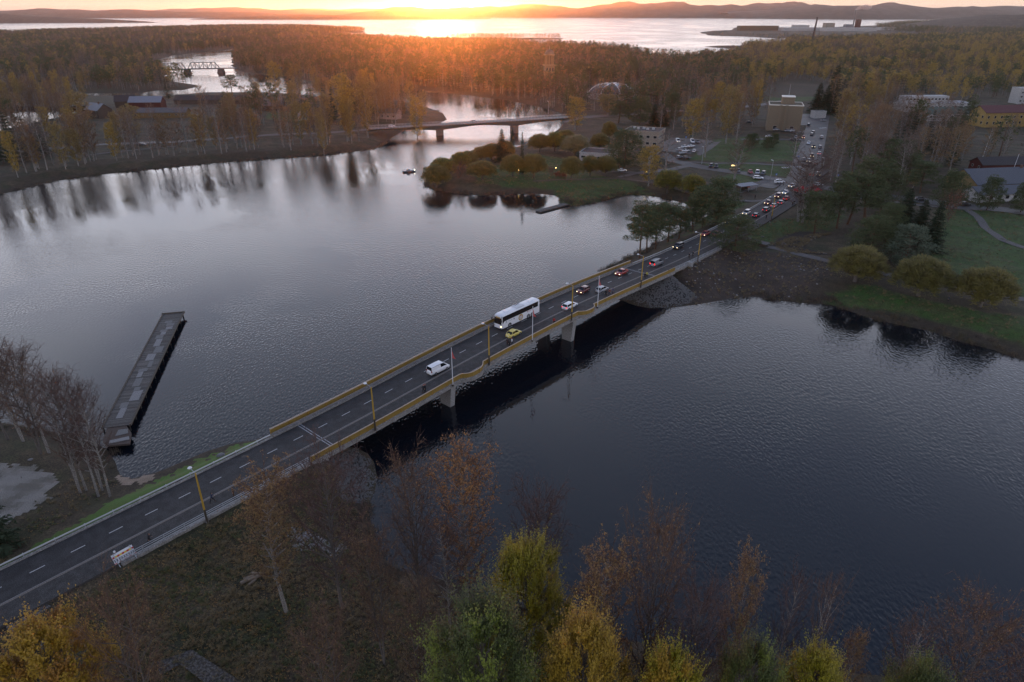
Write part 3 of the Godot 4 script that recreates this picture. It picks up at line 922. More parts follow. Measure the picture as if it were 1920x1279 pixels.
func make_streets() -> void:
	var a := grained("street_asphalt", lin(0.095, 0.09, 0.092), 6.0, 0.6)
	var pale := grained("gravel_path", lin(0.20, 0.185, 0.18), 4.0, 0.95)
	var trodden := grained("trodden_gravel", lin(0.145, 0.135, 0.13), 3.0, 0.95, coarse)
	strip("street", [Vector2(117.7, -287.2), Vector2(126.7, -302.0), Vector2(137.7, -324.0), Vector2(150.1, -351.8), Vector2(165.4, -385.9), Vector2(182.6, -424.6), Vector2(204.3, -473.6), Vector2(227.2, -525.6), Vector2(254.9, -589.5)], 13.0, a, 0.14, "wide town street full of queuing traffic")
	strip("street", [Vector2(126.6, -300.0), Vector2(138.5, -294.9), Vector2(152.4, -285.3), Vector2(165.7, -274.5), Vector2(178.0, -264.4), Vector2(195.7, -255.0), Vector2(218.5, -239.1)], 8.5, a, 0.12, "side street running right from the junction")
	strip("street", [Vector2(129.3, -309.5), Vector2(124.2, -312.7), Vector2(118.4, -317.2), Vector2(111.8, -327.5), Vector2(100.1, -336.1), Vector2(90.8, -346.3), Vector2(83.3, -358.5), Vector2(80.7, -376.1)], 7.5, a, 0.16, "side street running left from the junction")
	strip("street", [Vector2(111.4, -299.1), Vector2(119.1, -308.4), Vector2(124.7, -312.7)], 7.0, a, 0.13)
	strip("pavement", [Vector2(93.6, -289.3), Vector2(102.3, -297.1), Vector2(112.2, -307.4), Vector2(119.5, -316.0)], 5.0, pale, 0.11, "bus stop lay-by")
	strip("parking_lot", [Vector2(88.0, -379.1), Vector2(98.0, -395.3), Vector2(110.1, -420.1)], 30.0, a, 0.1, "asphalt parking lot beside the flat-roofed building")
	strip("path", [Vector2(83.3, -358.5), Vector2(100.2, -351.6), Vector2(118.6, -349.6), Vector2(140.6, -343.7)], 3.0, pale, 0.12)
	strip("path", [Vector2(90.5, -278.5), Vector2(97.8, -275.0), Vector2(102.5, -274.2)], 3.0, pale, 0.12)
	strip("path", [Vector2(79.2, -221.9), Vector2(84.5, -216.2), Vector2(91.9, -208.0), Vector2(98.5, -201.4), Vector2(104.3, -194.1), Vector2(115.5, -187.7), Vector2(121.4, -181.7), Vector2(129.1, -176.8), Vector2(138.7, -170.2)], 3.2, pale, 0.12, "grey footpath along the right bank")
	strip("path", [Vector2(176.3, -260.2), Vector2(173.5, -248.9), Vector2(166.9, -232.6), Vector2(164.9, -221.0), Vector2(167.2, -212.5)], 2.8, pale, 0.12, "grey path curving over the lawn on the right")
	strip("path", [Vector2(141.8, -281.1), Vector2(158.1, -269.9), Vector2(174.7, -261.8), Vector2(195.5, -254.1)], 2.6, pale, 0.11)
	strip("path", [Vector2(9.8, -314.0), Vector2(32.0, -316.2), Vector2(49.6, -318.4), Vector2(69.3, -305.5), Vector2(76.1, -293.6)], 2.2, grained("dirt_path", lin(0.15, 0.115, 0.10), 3.0, 0.95), 0.12, "dirt path across the park spit")
	strip("street", [Vector2(32.7, -338.2), Vector2(46.5, -333.3), Vector2(61.4, -329.6), Vector2(79.0, -338.2), Vector2(88.1, -345.8)], 4.5, a, 0.12)
	strip("path", [Vector2(49.9, -320.8), Vector2(58.7, -328.9), Vector2(64.7, -333.7)], 2.5, pale, 0.12)
	strip("street", [Vector2(-367.3, -349.9), Vector2(-306.4, -376.9), Vector2(-255.5, -395.9), Vector2(-237.2, -409.6), Vector2(-208.4, -415.0), Vector2(-181.2, -426.1), Vector2(-154.0, -441.9), Vector2(-122.6, -450.1), Vector2(-94.8, -465.3), Vector2(-85.4, -472.1)], 6.5, a, 0.14, "road along the left bank to the second bridge")
	strip("path", [Vector2(-241.3, -370.5), Vector2(-226.9, -379.5), Vector2(-210.7, -393.7), Vector2(-194.1, -403.8)], 2.4, pale, 0.12)
	strip("street", [Vector2(37.8, -514.4), Vector2(62.9, -525.6), Vector2(96.3, -537.3), Vector2(123.0, -549.5), Vector2(146.8, -546.4), Vector2(175.9, -562.3), Vector2(209.1, -586.0), Vector2(230.9, -607.8)], 9.0, a, 0.16, "road leading from the second bridge into town")
	strip("street", [Vector2(170.3, -448.9), Vector2(183.3, -440.6), Vector2(194.2, -451.1)], 8.0, a, 0.12)
	strip("street", [Vector2(136.2, -417.1), Vector2(152.0, -417.1), Vector2(170.3, -415.2), Vector2(176.6, -413.4)], 5.0, a, 0.13)
	strip("street", [Vector2(191.6, -471.3), Vector2(205.7, -498.4), Vector2(218.6, -525.6)], 14.0, a, 0.12)
	strip("path", [Vector2(-41.9, -55.9), Vector2(-39.4, -57.6), Vector2(-33.5, -54.0), Vector2(-29.7, -51.9)], 2.2, trodden, 0.12)
	strip("path", [Vector2(-52.8, -56.1), Vector2(-59.4, -59.5), Vector2(-62.0, -61.5), Vector2(-60.7, -64.9)], 2.6, trodden, 0.12)
	# zebra crossings
	for z in [[Vector3(132.4, 4.0, -338.6), Vector3(143.0, 4.0, -341.2)], [Vector3(198.9, 4.0, -457.6), Vector3(204.6, 4.0, -459.9)], [Vector3(117.6, 4.0, -292.0), Vector3(122.8, 4.0, -294.9)]]:
		var n := 9
		for k in n:
			var p: Vector3 = z[0].lerp(z[1], (k + 0.5) / n)
			var mb := MB.new()
			mb.box(Vector3.ZERO, Vector3((z[1] - z[0]).length() / n * 0.5, 0.02, 3.2))
			var o := ground_piece("road_marking", mb.done(paint_white()))
			o.position = Vector3(p.x, ht(p.x, p.z) + 0.19, p.z)
			o.set_meta("label", "white stripe of a zebra crossing on the town street")
	# light rubble by the near bank
	var rub: Array = [Vector2(-33.7, -80.1), Vector2(-31.4, -79.8), Vector2(-28.7, -78.5), Vector2(-25.3, -77.6), Vector2(-26.5, -76.7), Vector2(-31.4, -77.0)]
	var t := thing("rubble", "pale loose rubble on the near bank below the bridge", "rubble")
	t.set_meta("kind", "stuff")
	for k in stones.size():
		var w: Array = []
		while w.size() < 130:
			var e: Vector2 = rub[rng.randi() % rub.size()].lerp(rub[rng.randi() % rub.size()], rng.randf())
			var z := rng.randf_range(0.15, 0.45)
			w.append(tumble(Vector3(e.x + rng.randf_range(-0.8, 0.8), ht(e.x, e.y), e.y + rng.randf_range(-0.8, 0.8)), Vector3(z, z * 0.7, z)))
		t.add_child(scatter("stones", stones[k], w, plain("pale_rubble", lin(0.26, 0.25, 0.25), 0.95)), true)

# ---------------------------------------------------------------- far bridges, jetties, buildings
func glass() -> StandardMaterial3D:
	var m := plain("window_glass", lin(0.02, 0.022, 0.026), 0.08)
	m.metallic_specular = 0.6
	return m

func girder_between(o: Node3D, name_: String, a: Vector3, b: Vector3, w: float, top: float, depth: Array, mat: Material) -> void:   # a haunched girder
	var mb := MB.new()
	var d := (b - a)
	var side := Vector3(-d.z, 0, d.x).normalized() * w / 2
	var n := 40
	for i in n:
		var pts: Array = []
		for k in 2:
			var t := float(i + k) / n
			var p := a.lerp(b, t)
			var y := 1e9
			var best := 0.0
			for q in depth:
				best = maxf(best, q[1] * pow(maxf(0.0, 1.0 - absf(t - q[0]) / q[2]), 2.0))
			y = p.y - top - best
			pts.append([p + side, p - side, Vector3(p.x, y, p.z) + side * 0.7, Vector3(p.x, y, p.z) - side * 0.7])
		var u: Array = pts[0]
		var v: Array = pts[1]
		mb.quad(u[0], v[0], v[1], u[1])
		mb.quad(u[2], v[2], v[0], u[0])
		mb.quad(u[1], v[1], v[3], u[3])
		mb.quad(u[3], v[3], v[2], u[2])
	part(name_, mb.done(mat), o)

func make_far_bridges() -> void:
	var con := grained("weathered_concrete", lin(0.22, 0.195, 0.18), 6.0, 0.9)
	var a := Vector3(-92.1, 4.5, -452.1)
	var b := Vector3(37.9, 9.0, -477.1)
	var mid := a.lerp(b, 0.55) + Vector3(0, 1.6, 0)
	var t := thing("concrete_bridge", "long arched concrete road bridge beyond the park spit", "bridge")
	a.y = 5.2
	girder_between(t, "girder", a, b, 11.0, 1.1, [[0.345, 2.2, 0.3], [0.72, 2.2, 0.3]], con)
	var mb := MB.new()
	var d := (b - a).normalized()
	var side := Vector3(-d.z, 0, d.x).normalized()
	mb.quad(a + side * 4.9 + Vector3.UP * 0.06, b + side * 4.9 + Vector3.UP * 0.06, b - side * 4.9 + Vector3.UP * 0.06, a - side * 4.9 + Vector3.UP * 0.06)
	part("roadway", mb.done(grained("street_asphalt", Color.WHITE, 6.0)), t)
	for s in [1, -1]:
		for h in [0.5, 1.05]:
			mb = MB.new()
			mb.bar(a + side * 5.3 * s + Vector3.UP * h, b + side * 5.3 * s + Vector3.UP * h, 0.09, 0.12)
			part("railing", mb.done(plain("pale_rail", lin(0.5, 0.5, 0.5), 0.5)), t)
		mb = MB.new()
		for i in 60:
			mb.box(a.lerp(b, i / 60.0) + side * 5.3 * s + Vector3.UP * 0.5, Vector3(0.09, 1.1, 0.09))
		var o := part("railing_posts", mb.done(plain("pale_rail", Color.WHITE)), t)
		o.set_meta("kind", "stuff")
	for p in [0.345, 0.72]:
		var q := a.lerp(b, p)
		mb = MB.new()
		mb.box(Vector3(q.x, q.y / 2 - 2.0, q.z), Vector3(4.4, q.y + 0.5, 7.0), Basis(d, Vector3.UP, side))
		part("pier", mb.done(con), t)
	# the truss bridge upstream
	t = thing("truss_bridge", "steel truss bridge on stone piers by the far left forest", "bridge")
	var r := Vector3(-462.8, 5.5, -928.0)
	var e := Vector3(-360.6, 5.5, -959.3)
	var dark := plain("grey_paint_steel", lin(0.17, 0.17, 0.17), 0.6, 0.3)
	mb = MB.new()
	mb.bar(r, e, 4.2, 1.3)
	part("deck", mb.done(dark), t)
	var sv := (e - r)
	side = Vector3(-sv.z, 0, sv.x).normalized() * 2.3
	for span in [[0.13, 0.43], [0.45, 0.81]]:
		for s in [1, -1]:
			mb = MB.new()
			var m := 8
			var bot: Array = []
			var top: Array = []
			for i in m + 1:
				var q: Vector3 = r.lerp(e, lerpf(span[0], span[1], float(i) / m)) + side * s
				bot.append(q)
				top.append(q + Vector3.UP * 7.5)
			for i in range(1, m - 1): mb.bar(top[i], top[i + 1], 0.6, 0.6)
			mb.bar(bot[0], top[1], 0.6, 0.6)
			mb.bar(bot[m], top[m - 1], 0.6, 0.6)
			for i in range(1, m): mb.bar(bot[i], top[i], 0.32, 0.32)
			for i in range(1, m - 1): mb.bar(bot[i] if i % 2 else bot[i + 1], top[i + 1] if i % 2 else top[i], 0.34, 0.34)
			part("truss", mb.done(dark), t)
	for p in [0.44, 0.82]:
		var q := r.lerp(e, p)
		mb = MB.new()
		for k in 4:
			var c := [Vector3(1, 0, 1), Vector3(1, 0, -1), Vector3(-1, 0, -1), Vector3(-1, 0, 1)]
			var u: Vector3 = c[k]
			var w: Vector3 = c[(k + 1) % 4]
			var top := Vector3(q.x, q.y - 0.7, q.z)
			var foot := Vector3(q.x, -1, q.z)
			mb.quad(top + u * 3.0, top + w * 3.0, foot + w * 4.2, foot + u * 4.2)
		part("pier", mb.done(grained("pier_stone", lin(0.16, 0.14, 0.13), 3.0, 0.95)), t)

func make_shore_works() -> void:
	# the long timber jetty on the left: planks laid across, newer patches, a fender beam with piles
	var t := thing("timber_jetty", "long weathered timber jetty with patched planks running into the lake", "jetty")
	var a := Vector3(-75.8, 1.3, -110.5)
	var b := Vector3(-89.1, 1.3, -164.7)
	var d := (b - a).normalized()
	var side := Vector3(-d.z, 0, d.x).normalized()
	var bs := Basis(side, Vector3.UP, side.cross(Vector3.UP))
	var length := (b - a).length()
	var wide := 4.7
	var kinds: Array = []
	for k in 6:
		var v := [0.15, 0.19, 0.13, 0.17, 0.22, 0.12][k] as float
		kinds.append(grained("old_plank_%d" % k, lin(v * 1.04, v * 0.95, v * 0.88), 1.6, 0.9))
	var pm := BoxMesh.new()
	pm.size = Vector3(wide, 0.07, 0.31)
	var n := int(length / 0.34)
	for i in mini(n, 290):
		var o := part("plank", pm, t, kinds[rng.randi() % 6])
		o.position = a + d * (i + 0.5) * 0.34 + Vector3(0, rng.randf_range(-0.012, 0.012), 0)
		o.basis = bs.rotated(Vector3.UP, rng.randf_range(-0.006, 0.006))
	var newer := grained("newer_plank", lin(0.36, 0.35, 0.35), 1.5, 0.85)
	var patchy := grained("grey_plank", lin(0.26, 0.255, 0.25), 1.5, 0.85)
	var u := 3.0
	while u < length - 6:
		var l := rng.randf_range(1.2, 4.2)
		var mb := MB.new()
		var w := rng.randf_range(0.9, 2.0)
		mb.box(Vector3.ZERO, Vector3(w, 0.05, l))
		var o := part("patch_board", mb.done(newer if rng.randf() < 0.45 else patchy), t)
		o.position = a + d * (u + l / 2) + side * rng.randf_range(-0.6, 0.9) + Vector3(0, 0.07, 0)
		o.basis = bs
		u += l + rng.randf_range(0.02, 0.5)
	for s in [1.0, -1.0]:
		var mb := MB.new()
		mb.bar(a + side * s * (wide / 2 + 0.16) + Vector3.UP * 0.02, b + side * s * (wide / 2 + 0.16) + Vector3.UP * 0.02, 0.3, 0.34)
		part("edge_beam", mb.done(grained("fender_timber", lin(0.15, 0.125, 0.10), 1.5, 0.9)), t)
		for i in 14:
			mb = MB.new()
			var q: Vector3 = a.lerp(b, i / 13.0) + side * s * (wide / 2 - 0.1)
			mb.tube(Vector3(q.x, -1.5, q.z), Vector3(q.x, 1.2, q.z), 0.19, 0.17, 7, true)
			part("pile", mb.done(grained("wet_timber", lin(0.06, 0.05, 0.042), 1.5, 0.8)), t)
	var mb := MB.new()
	mb.box(b + d * 0.2 + Vector3.UP * 0.05, Vector3(wide + 0.9, 0.5, 0.3), bs)
	part("end_beam", mb.done(grained("fender_timber", Color.WHITE, 1.5)), t)
	# the wider landward head of the jetty
	mb = MB.new()
	mb.poly([Vector2(-71.9, -108.5), Vector2(-70.4, -104.9), Vector2(-74.3, -104.3), Vector2(-75.8, -105.6), Vector2(-78.2, -112.6), Vector2(-77.9, -115.3)], 0.9, 1.24)
	part("head_deck", mb.done(grained("rusty_deck", lin(0.12, 0.085, 0.07), 2.0, 0.9)), t)
	mb = MB.new()
	mb.poly([Vector2(-71.7, -107.2), Vector2(-71.1, -106.2), Vector2(-74.2, -104.8), Vector2(-74.5, -105.8)], 1.25, 1.34)
	part("patch_board", mb.done(newer), t)
	mb = MB.new()
	mb.poly([Vector2(-73.2, -109.8), Vector2(-72.4, -108.3), Vector2(-74.3, -107.2), Vector2(-74.8, -109.4)], 1.25, 1.33)
	part("patch_board", mb.done(patchy), t)
	# the floating dock of the park
	t = thing("floating_dock", "narrow dark floating dock reaching out from the park spit", "dock")
	a = Vector3(22.7, 0.5, -281.3)
	b = Vector3(10.5, 0.5, -269.5)
	d = (b - a).normalized()
	side = Vector3(-d.z, 0, d.x).normalized()
	bs = Basis(side, Vector3.UP, side.cross(Vector3.UP))
	for i in 16:
		mb = MB.new()
		mb.box(Vector3.ZERO, Vector3(3.0, 0.1, (b - a).length() / 16 - 0.06))
		var o := part("plank", mb.done(kinds[i % 6]), t)
		o.position = a.lerp(b, (i + 0.5) / 16)
		o.basis = bs
	mb = MB.new()
	mb.bar(a - Vector3.UP * 0.3, b - Vector3.UP * 0.3, 2.7, 0.5)
	part("float", mb.done(plain("dark_float", lin(0.05, 0.045, 0.04), 0.8)), t)
	# a small dark landing stage by the second bridge
	t = thing("landing_stage", "small dark landing stage on the reedy point by the second bridge", "landing stage")
	mb = MB.new()
	mb.bar(Vector3(-65.9, 1.0, -573.4), Vector3(-57.7, 1.0, -573.4), 4.0, 0.3)
	part("deck", mb.done(kinds[5]), t)
	for x in [808, 816, 823]:
		mb = MB.new()
		mb.tube(Vector3(-66.4, -0.5, -585.4), Vector3(-64.5, 1.6, -568.7), 0.2, 0.2, 6, true)
		var o := part("pile", mb.done(kinds[5]), t)
		o.position.x = (x - 808) * 0.42
	# a motorboat with its lamp on
	t = thing("motorboat", "small dark motorboat with a white light off the park spit", "motorboat", Vector3(-51.7, 0.0, -345.9), 0.35)
	mb = MB.new()
	hull(mb, 6.5, 2.1, 0.7)
	part("hull", mb.done(plain("boat_paint", lin(0.10, 0.10, 0.12), 0.4), 1.0), t)
	mb = MB.new()
	mb.box(Vector3(-0.4, 1.0, 0), Vector3(1.6, 0.9, 1.5))
	part("cabin", mb.done(plain("boat_cabin", lin(0.3, 0.3, 0.32), 0.4)), t)
	mb = MB.new()
	mb.lathe(Vector3(2.8, 0.9, 0), [Vector2(0, 0.22), Vector2(0.16, 0.16), Vector2(0.22, 0), Vector2(0.16, -0.16), Vector2(0, -0.22)], 8)
	part("lamp", mb.done(glow("boat_lamp", Color(1, 0.95, 0.85), 6.0)), t)

func hull(mb: MB, l: float, w: float, h: float) -> void:
	var st: Array = []
	for i in 9:
		var u := i / 8.0
		var x := (u - 0.5) * l
		var k := sqrt(maxf(0.0, 1.0 - pow(maxf(0.0, u - 0.35) / 0.65, 2.5)))
		st.append([Vector3(x, h, w / 2 * k), Vector3(x, -0.1, w / 2 * k * 0.7), Vector3(x, -0.1, -w / 2 * k * 0.7), Vector3(x, h, -w / 2 * k), Vector3(x, h * 0.75, 0)])
	for i in 8:
		for j in 5:
			mb.quad(st[i][j], st[i + 1][j], st[i + 1][(j + 1) % 5], st[i][(j + 1) % 5])
	mb.quad(st[0][0], st[0][1], st[0][2], st[0][3])

# windows along one wall: origin at its left foot, u along it, n outwards
func windows(to: Node, o: Vector3, u: Vector3, n: Vector3, cols: int, rows: int, x0: float, dx: float, y0: float, dy: float, w: float, h: float, mat: Material = null, frame: Material = null) -> void:
	for r in rows:
		for c in cols:
			var mb := MB.new()
			var p := o + u * (x0 + c * dx) + Vector3.UP * (y0 + r * dy)
			var bs := Basis(u, Vector3.UP, n)
			mb.box(Vector3.ZERO, Vector3(w, h, 0.12), bs)
			var win := part("window", mb.done(frame if frame else plain("window_frame", lin(0.5, 0.48, 0.45), 0.6)), to)
			win.position = p
			mb = MB.new()
			mb.box(Vector3.ZERO, Vector3(w - 0.16, h - 0.16, 0.05), bs)
			part("pane", mb.done(mat if mat else glass()), win).position = n * 0.06

func block(called: String, label: String, at: Vector3, turn: float, s: Vector3, wall: Material, roof: Material, wins: Array, rim: Material = null, cat := "building") -> Node3D:
	# a flat-roofed block: s = width (x), height, depth (z); wins: [side, cols, rows, y0, dy, w, h]
	var t := thing(called, label, cat, on_ground(at), turn)
	var mb := MB.new()
	mb.box(Vector3(0, s.y / 2 - 0.5, 0), Vector3(s.x, s.y + 1.0, s.z))
	part("wall", mb.done(wall), t)
	mb = MB.new()
	mb.box(Vector3(0, s.y + 0.05, 0), Vector3(s.x - 0.5, 0.12, s.z - 0.5))
	var rf := part("roof", mb.done(roof), t)
	mb = MB.new()
	for e in [[Vector3(0, 0, s.z / 2), Vector3(s.x + 0.3, 0.5, 0.3)], [Vector3(0, 0, -s.z / 2), Vector3(s.x + 0.3, 0.5, 0.3)], [Vector3(s.x / 2, 0, 0), Vector3(0.3, 0.5, s.z - 0.3)], [Vector3(-s.x / 2, 0, 0), Vector3(0.3, 0.5, s.z - 0.3)]]:
		mb.box(e[0] + Vector3.UP * (s.y + 0.15), e[1])
	part("parapet", mb.done(rim if rim else wall), t)
	add_windows(t, s, wins)
	return t

func add_windows(t: Node3D, s: Vector3, wins: Array) -> void:
	for w in wins:
		var u := [Vector3(1, 0, 0), Vector3(0, 0, -1), Vector3(-1, 0, 0), Vector3(0, 0, 1)][w[0]] as Vector3
		var n := [Vector3(0, 0, 1), Vector3(1, 0, 0), Vector3(0, 0, -1), Vector3(-1, 0, 0)][w[0]] as Vector3
		var l: float = s.x if w[0] % 2 == 0 else s.z
		var half: float = s.z / 2 if w[0] % 2 == 0 else s.x / 2
		windows(t, n * half - u * l / 2, u, n, w[1], w[2], l / w[1] / 2, l / w[1], w[3], w[4], w[5], w[6])

func gable(called: String, label: String, at: Vector3, turn: float, s: Vector3, rise: float, wall: Material, roof: Material, wins: Array, cat := "house", chimney := true) -> Node3D:
	# a house with its ridge along x
	var t := thing(called, label, cat, on_ground(at), turn)
	var mb := MB.new()
	mb.box(Vector3(0, s.y / 2 - 0.5, 0), Vector3(s.x, s.y + 1.0, s.z))
	for k in [1, -1]:
		mb.tri(Vector3(k * s.x / 2, s.y, -s.z / 2), Vector3(k * s.x / 2, s.y + rise, 0), Vector3(k * s.x / 2, s.y, s.z / 2))
	part("wall", mb.done(wall), t)
	mb = MB.new()
	var o := 0.5
	for k in [1, -1]:
		var e := Vector3(0, s.y - o * rise / (s.z / 2), k * (s.z / 2 + o))
		var r := Vector3(0, s.y + rise, 0)
		var x := Vector3(s.x / 2 + o, 0, 0)
		var th := Vector3.UP * 0.22
		mb.quad(e - x + th, r - x + th, r + x + th, e + x + th)
		mb.quad(e - x, e + x, r + x, r - x)
		mb.quad(e - x, e - x + th, e + x + th, e + x)
		for q in [1, -1]: mb.quad(e + x * q, e + x * q + th, r + x * q + th, r + x * q)
	var rf := part("roof", mb.done(roof), t)
	if chimney:
		mb = MB.new()
		mb.box(Vector3(s.x * 0.2, s.y + rise + 0.3, 0.5), Vector3(0.8, 1.6, 0.8))
		part("chimney", mb.done(grained("chimney_brick", lin(0.20, 0.12, 0.09), 1.0, 0.9)), rf)
	add_windows(t, s, wins)
	return t

func door(t: Node3D, p: Vector3, w: float, h: float, mat: Material) -> void:
	var mb := MB.new()
	mb.box(p + Vector3.UP * h / 2, Vector3(w, h, 0.2))
	part("door", mb.done(mat), t)

func make_buildings() -> void:
	var cream := grained("cream_render", lin(0.42, 0.36, 0.29), 6.0, 0.9)
	var roof_dark := grained("roof_felt", lin(0.075, 0.068, 0.072), 4.0, 0.9)
	var white := grained("white_render", lin(0.62, 0.61, 0.60), 6.0, 0.85)
	var rim := plain("pale_rim", lin(0.75, 0.70, 0.62), 0.6)
	var grey_tin := grained("grey_tin", lin(0.26, 0.28, 0.32), 3.0, 0.5)
	var red_wall := grained("red_board", lin(0.12, 0.03, 0.024), 2.0, 0.9)
	var brown := grained("brown_board", lin(0.13, 0.095, 0.075), 2.0, 0.9)
	# flat-roofed office by the park, its low wing and the single-storey annex
	var t := block("office_building", "three-storey cream office with a dark flat roof behind the park pine", Vector3(72.2, 3.5, -383.8), -0.42, Vector3(19, 11.5, 15), cream, roof_dark, [[0, 5, 3, 2.2, 3.4, 1.9, 1.4], [1, 5, 3, 2.2, 3.4, 1.7, 1.4]])
	for k in 5:
		var mb := MB.new()
		mb.box(Vector3(-6 + k * 2.6, 12.1, -1 + (k % 2) * 2.2), Vector3(1.3, 1.0, 1.1))
		part("roof_vent", mb.done(plain("vent_grey", lin(0.35, 0.35, 0.36), 0.5, 0.4)), t)
	block("office_wing", "lower cream wing stepping down beside the three-storey office", Vector3(66.3, 3.5, -353.0), -0.42, Vector3(9, 6.5, 12), cream, roof_dark, [[1, 3, 1, 3.0, 3, 2.0, 1.3]])
	t = block("pavilion", "single-storey pavilion with a dark roof behind the round willows", Vector3(45.2, 3.0, -362.5), -0.35, Vector3(17, 4.2, 14), white, roof_dark, [[0, 4, 1, 2.2, 3, 2.4, 1.2]])
	# the town hall
	t = block("town_hall", "tan brick town hall cube with bright roof edge and penthouse", Vector3(173.9, 4.0, -455.4), -0.3, Vector3(20, 15.5, 19), grained("tan_brick", lin(0.33, 0.26, 0.18), 4.0, 0.9), grained("mossy_roof", lin(0.14, 0.12, 0.075), 4.0, 0.95), [[1, 6, 4, 2.6, 3.4, 2.0, 1.3], [0, 2, 1, 2.0, 3.0, 2.2, 2.6]], rim)
	var mb := MB.new()
	mb.box(Vector3(1.0, 17.6, -2.0), Vector3(7.5, 4.2, 8.0))
	part("penthouse", mb.done(grained("tan_brick", Color.WHITE, 4.0)), t)
	mb = MB.new()
	mb.box(Vector3(1.0, 19.85, -2.0), Vector3(8.0, 0.4, 8.5))
	part("penthouse_rim", mb.done(rim), t)
	mb = MB.new()
	for x in [-3.2, 0.3]:
		mb.box(Vector3(x, 8, 9.7), Vector3(1.6, 15.4, 0.7))
	part("pilaster", mb.done(grained("tan_brick", Color.WHITE, 4.0)), t)
	mb = MB.new()
	mb.tube(Vector3(1, 20, -2), Vector3(1, 27, -2), 0.12, 0.06, 5)
	part("antenna", mb.done(steel()), t)
	block("white_shed", "small white shed at the top of the town street", Vector3(217.4, 4.0, -506.2), 0.2, Vector3(8.5, 4.5, 6), white, roof_dark, [], null, "shed")
	# white school block and the yellow house with a red roof
	t = block("school_building", "long low white building among the trees on the right", Vector3(320.1, 4.0, -546.4), 0.05, Vector3(52, 6.0, 16), white, grained("pale_roof", lin(0.45, 0.46, 0.50), 5.0, 0.8), [[0, 16, 1, 3.4, 3, 2.0, 1.4]])
	mb = MB.new()
	mb.box(Vector3(-6, 8.2, -3), Vector3(34, 4.6, 9))
	part("upper_storey", mb.done(white), t)
	windows(t, Vector3(-23, 0, 1.5), Vector3.RIGHT, Vector3.BACK, 12, 1, 1.5, 2.8, 8.4, 3, 1.8, 1.3)
	gable("yellow_house", "yellow rendered house with a dark red roof at the right edge", Vector3(327.2, 4.0, -471.3), 0.12, Vector3(42, 9.0, 14), 3.6, grained("yellow_render", lin(0.50, 0.34, 0.12), 5.0, 0.9), grained("red_tin", lin(0.17, 0.055, 0.055), 3.0, 0.7), [[0, 9, 2, 2.6, 3.6, 1.4, 1.7], [3, 3, 2, 2.6, 3.6, 1.4, 1.7]])
	block("white_block", "pale flat block between the school and the yellow house", Vector3(326.0, 4.0, -495.8), 0.1, Vector3(16, 6.5, 12), white, grained("pale_roof", Color.WHITE, 5.0), [[0, 5, 1, 3, 3, 1.8, 1.5]])
	block("apartment_block", "pale apartment block at the right edge above the yellow house", Vector3(422.5, 5.0, -591.7), 0.0, Vector3(20, 12.0, 12), white, grey_tin, [[0, 6, 3, 2.6, 3.2, 1.6, 1.4]])
	gable("green_roof_hall", "hall with a dull green roof in front of the white school", Vector3(300.7, 4.0, -495.8), 0.05, Vector3(30, 5.0, 12), 3.4, white, grained("green_tin", lin(0.10, 0.15, 0.12), 3.0, 0.6), [[0, 8, 1, 2.8, 3, 1.6, 1.4]])
	# day-care house at lower right, with its red barn
	gable("grey_roof_house", "yellow gabled house with a wide grey roof on the right", Vector3(210.6, 4.0, -294.9), 0.16, Vector3(38, 4.0, 18), 4.6, grained("yellow_board", lin(0.42, 0.30, 0.14), 2.0, 0.9), grained("slate_grey", lin(0.13, 0.14, 0.17), 3.0, 0.7), [[3, 3, 1, 2.0, 3, 1.8, 1.6], [0, 9, 1, 2.2, 3, 1.8, 1.5]])
	gable("front_wing", "low grey-roofed front wing before the yellow gabled house", Vector3(201.4, 4.0, -276.3), 0.16, Vector3(33, 3.0, 9), 2.2, white, grained("slate_grey", Color.WHITE, 3.0), [[0, 9, 1, 1.7, 3, 1.8, 1.5]], "house", false)
	gable("red_barn", "dark red timber barn behind the grey-roofed house", Vector3(236.8, 4.0, -328.8), 0.08, Vector3(34, 3.8, 9), 2.6, red_wall, roof_dark, [[3, 2, 1, 2.4, 3, 1.2, 1.2]], "barn", false)
	# the arena dome
	t = thing("arena_hall", "low domed arena with white ribs standing among the trees", "arena", on_ground(Vector3(89.0, 4.0, -643.7)), 0.0)
	mb = MB.new()
	var prof_: Array = []
	for i in 13:
		var a := i / 12.0 * PI / 2
		prof_.append(Vector2(21.5 * cos(a), 3.5 + 8.5 * sin(a)))
	mb.lathe(Vector3.ZERO, prof_, 40)
	part("roof", mb.done(plain("dome_glazing", lin(0.10, 0.11, 0.13), 0.25, 0.2)), t)
	mb = MB.new()
	mb.lathe(Vector3.ZERO, [Vector2(21.5, -1), Vector2(21.8, 4.2), Vector2(22.3, 4.2), Vector2(22.3, 4.8), Vector2(20.9, 4.8)], 40)
	part("wall", mb.done(white), t)
	for k in 8:
		mb = MB.new()
		for i in 12:
			var p := Vector3(prof_[i].x + 0.15, prof_[i].y + 0.2, 0)
			var q := Vector3(prof_[i + 1].x + 0.15, prof_[i + 1].y + 0.2, 0)
			mb.bar(p, q, 0.9, 0.5)
		part("rib", mb.done(plain("white_rib", lin(0.75, 0.75, 0.75), 0.5)), t).rotation.y = k * TAU / 8 + 0.2
	# the lookout tower: square shaft, open round colonnade, little dome
	t = thing("lookout_tower", "ochre tower with an open colonnade and small dome in the forest", "tower", on_ground(Vector3(37.2, 4.0, -734.3)), 0.15)
	var ochre := grained("ochre_render", lin(0.46, 0.33, 0.19), 4.0, 0.9)
	mb = MB.new()
	mb.box(Vector3(0, 9.5, 0), Vector3(9.5, 21, 9.5))
	part("shaft", mb.done(ochre), t)
	mb = MB.new()
	mb.box(Vector3(0, 20.4, 0), Vector3(11.4, 0.9, 11.4))
	part("cornice", mb.done(ochre), t)
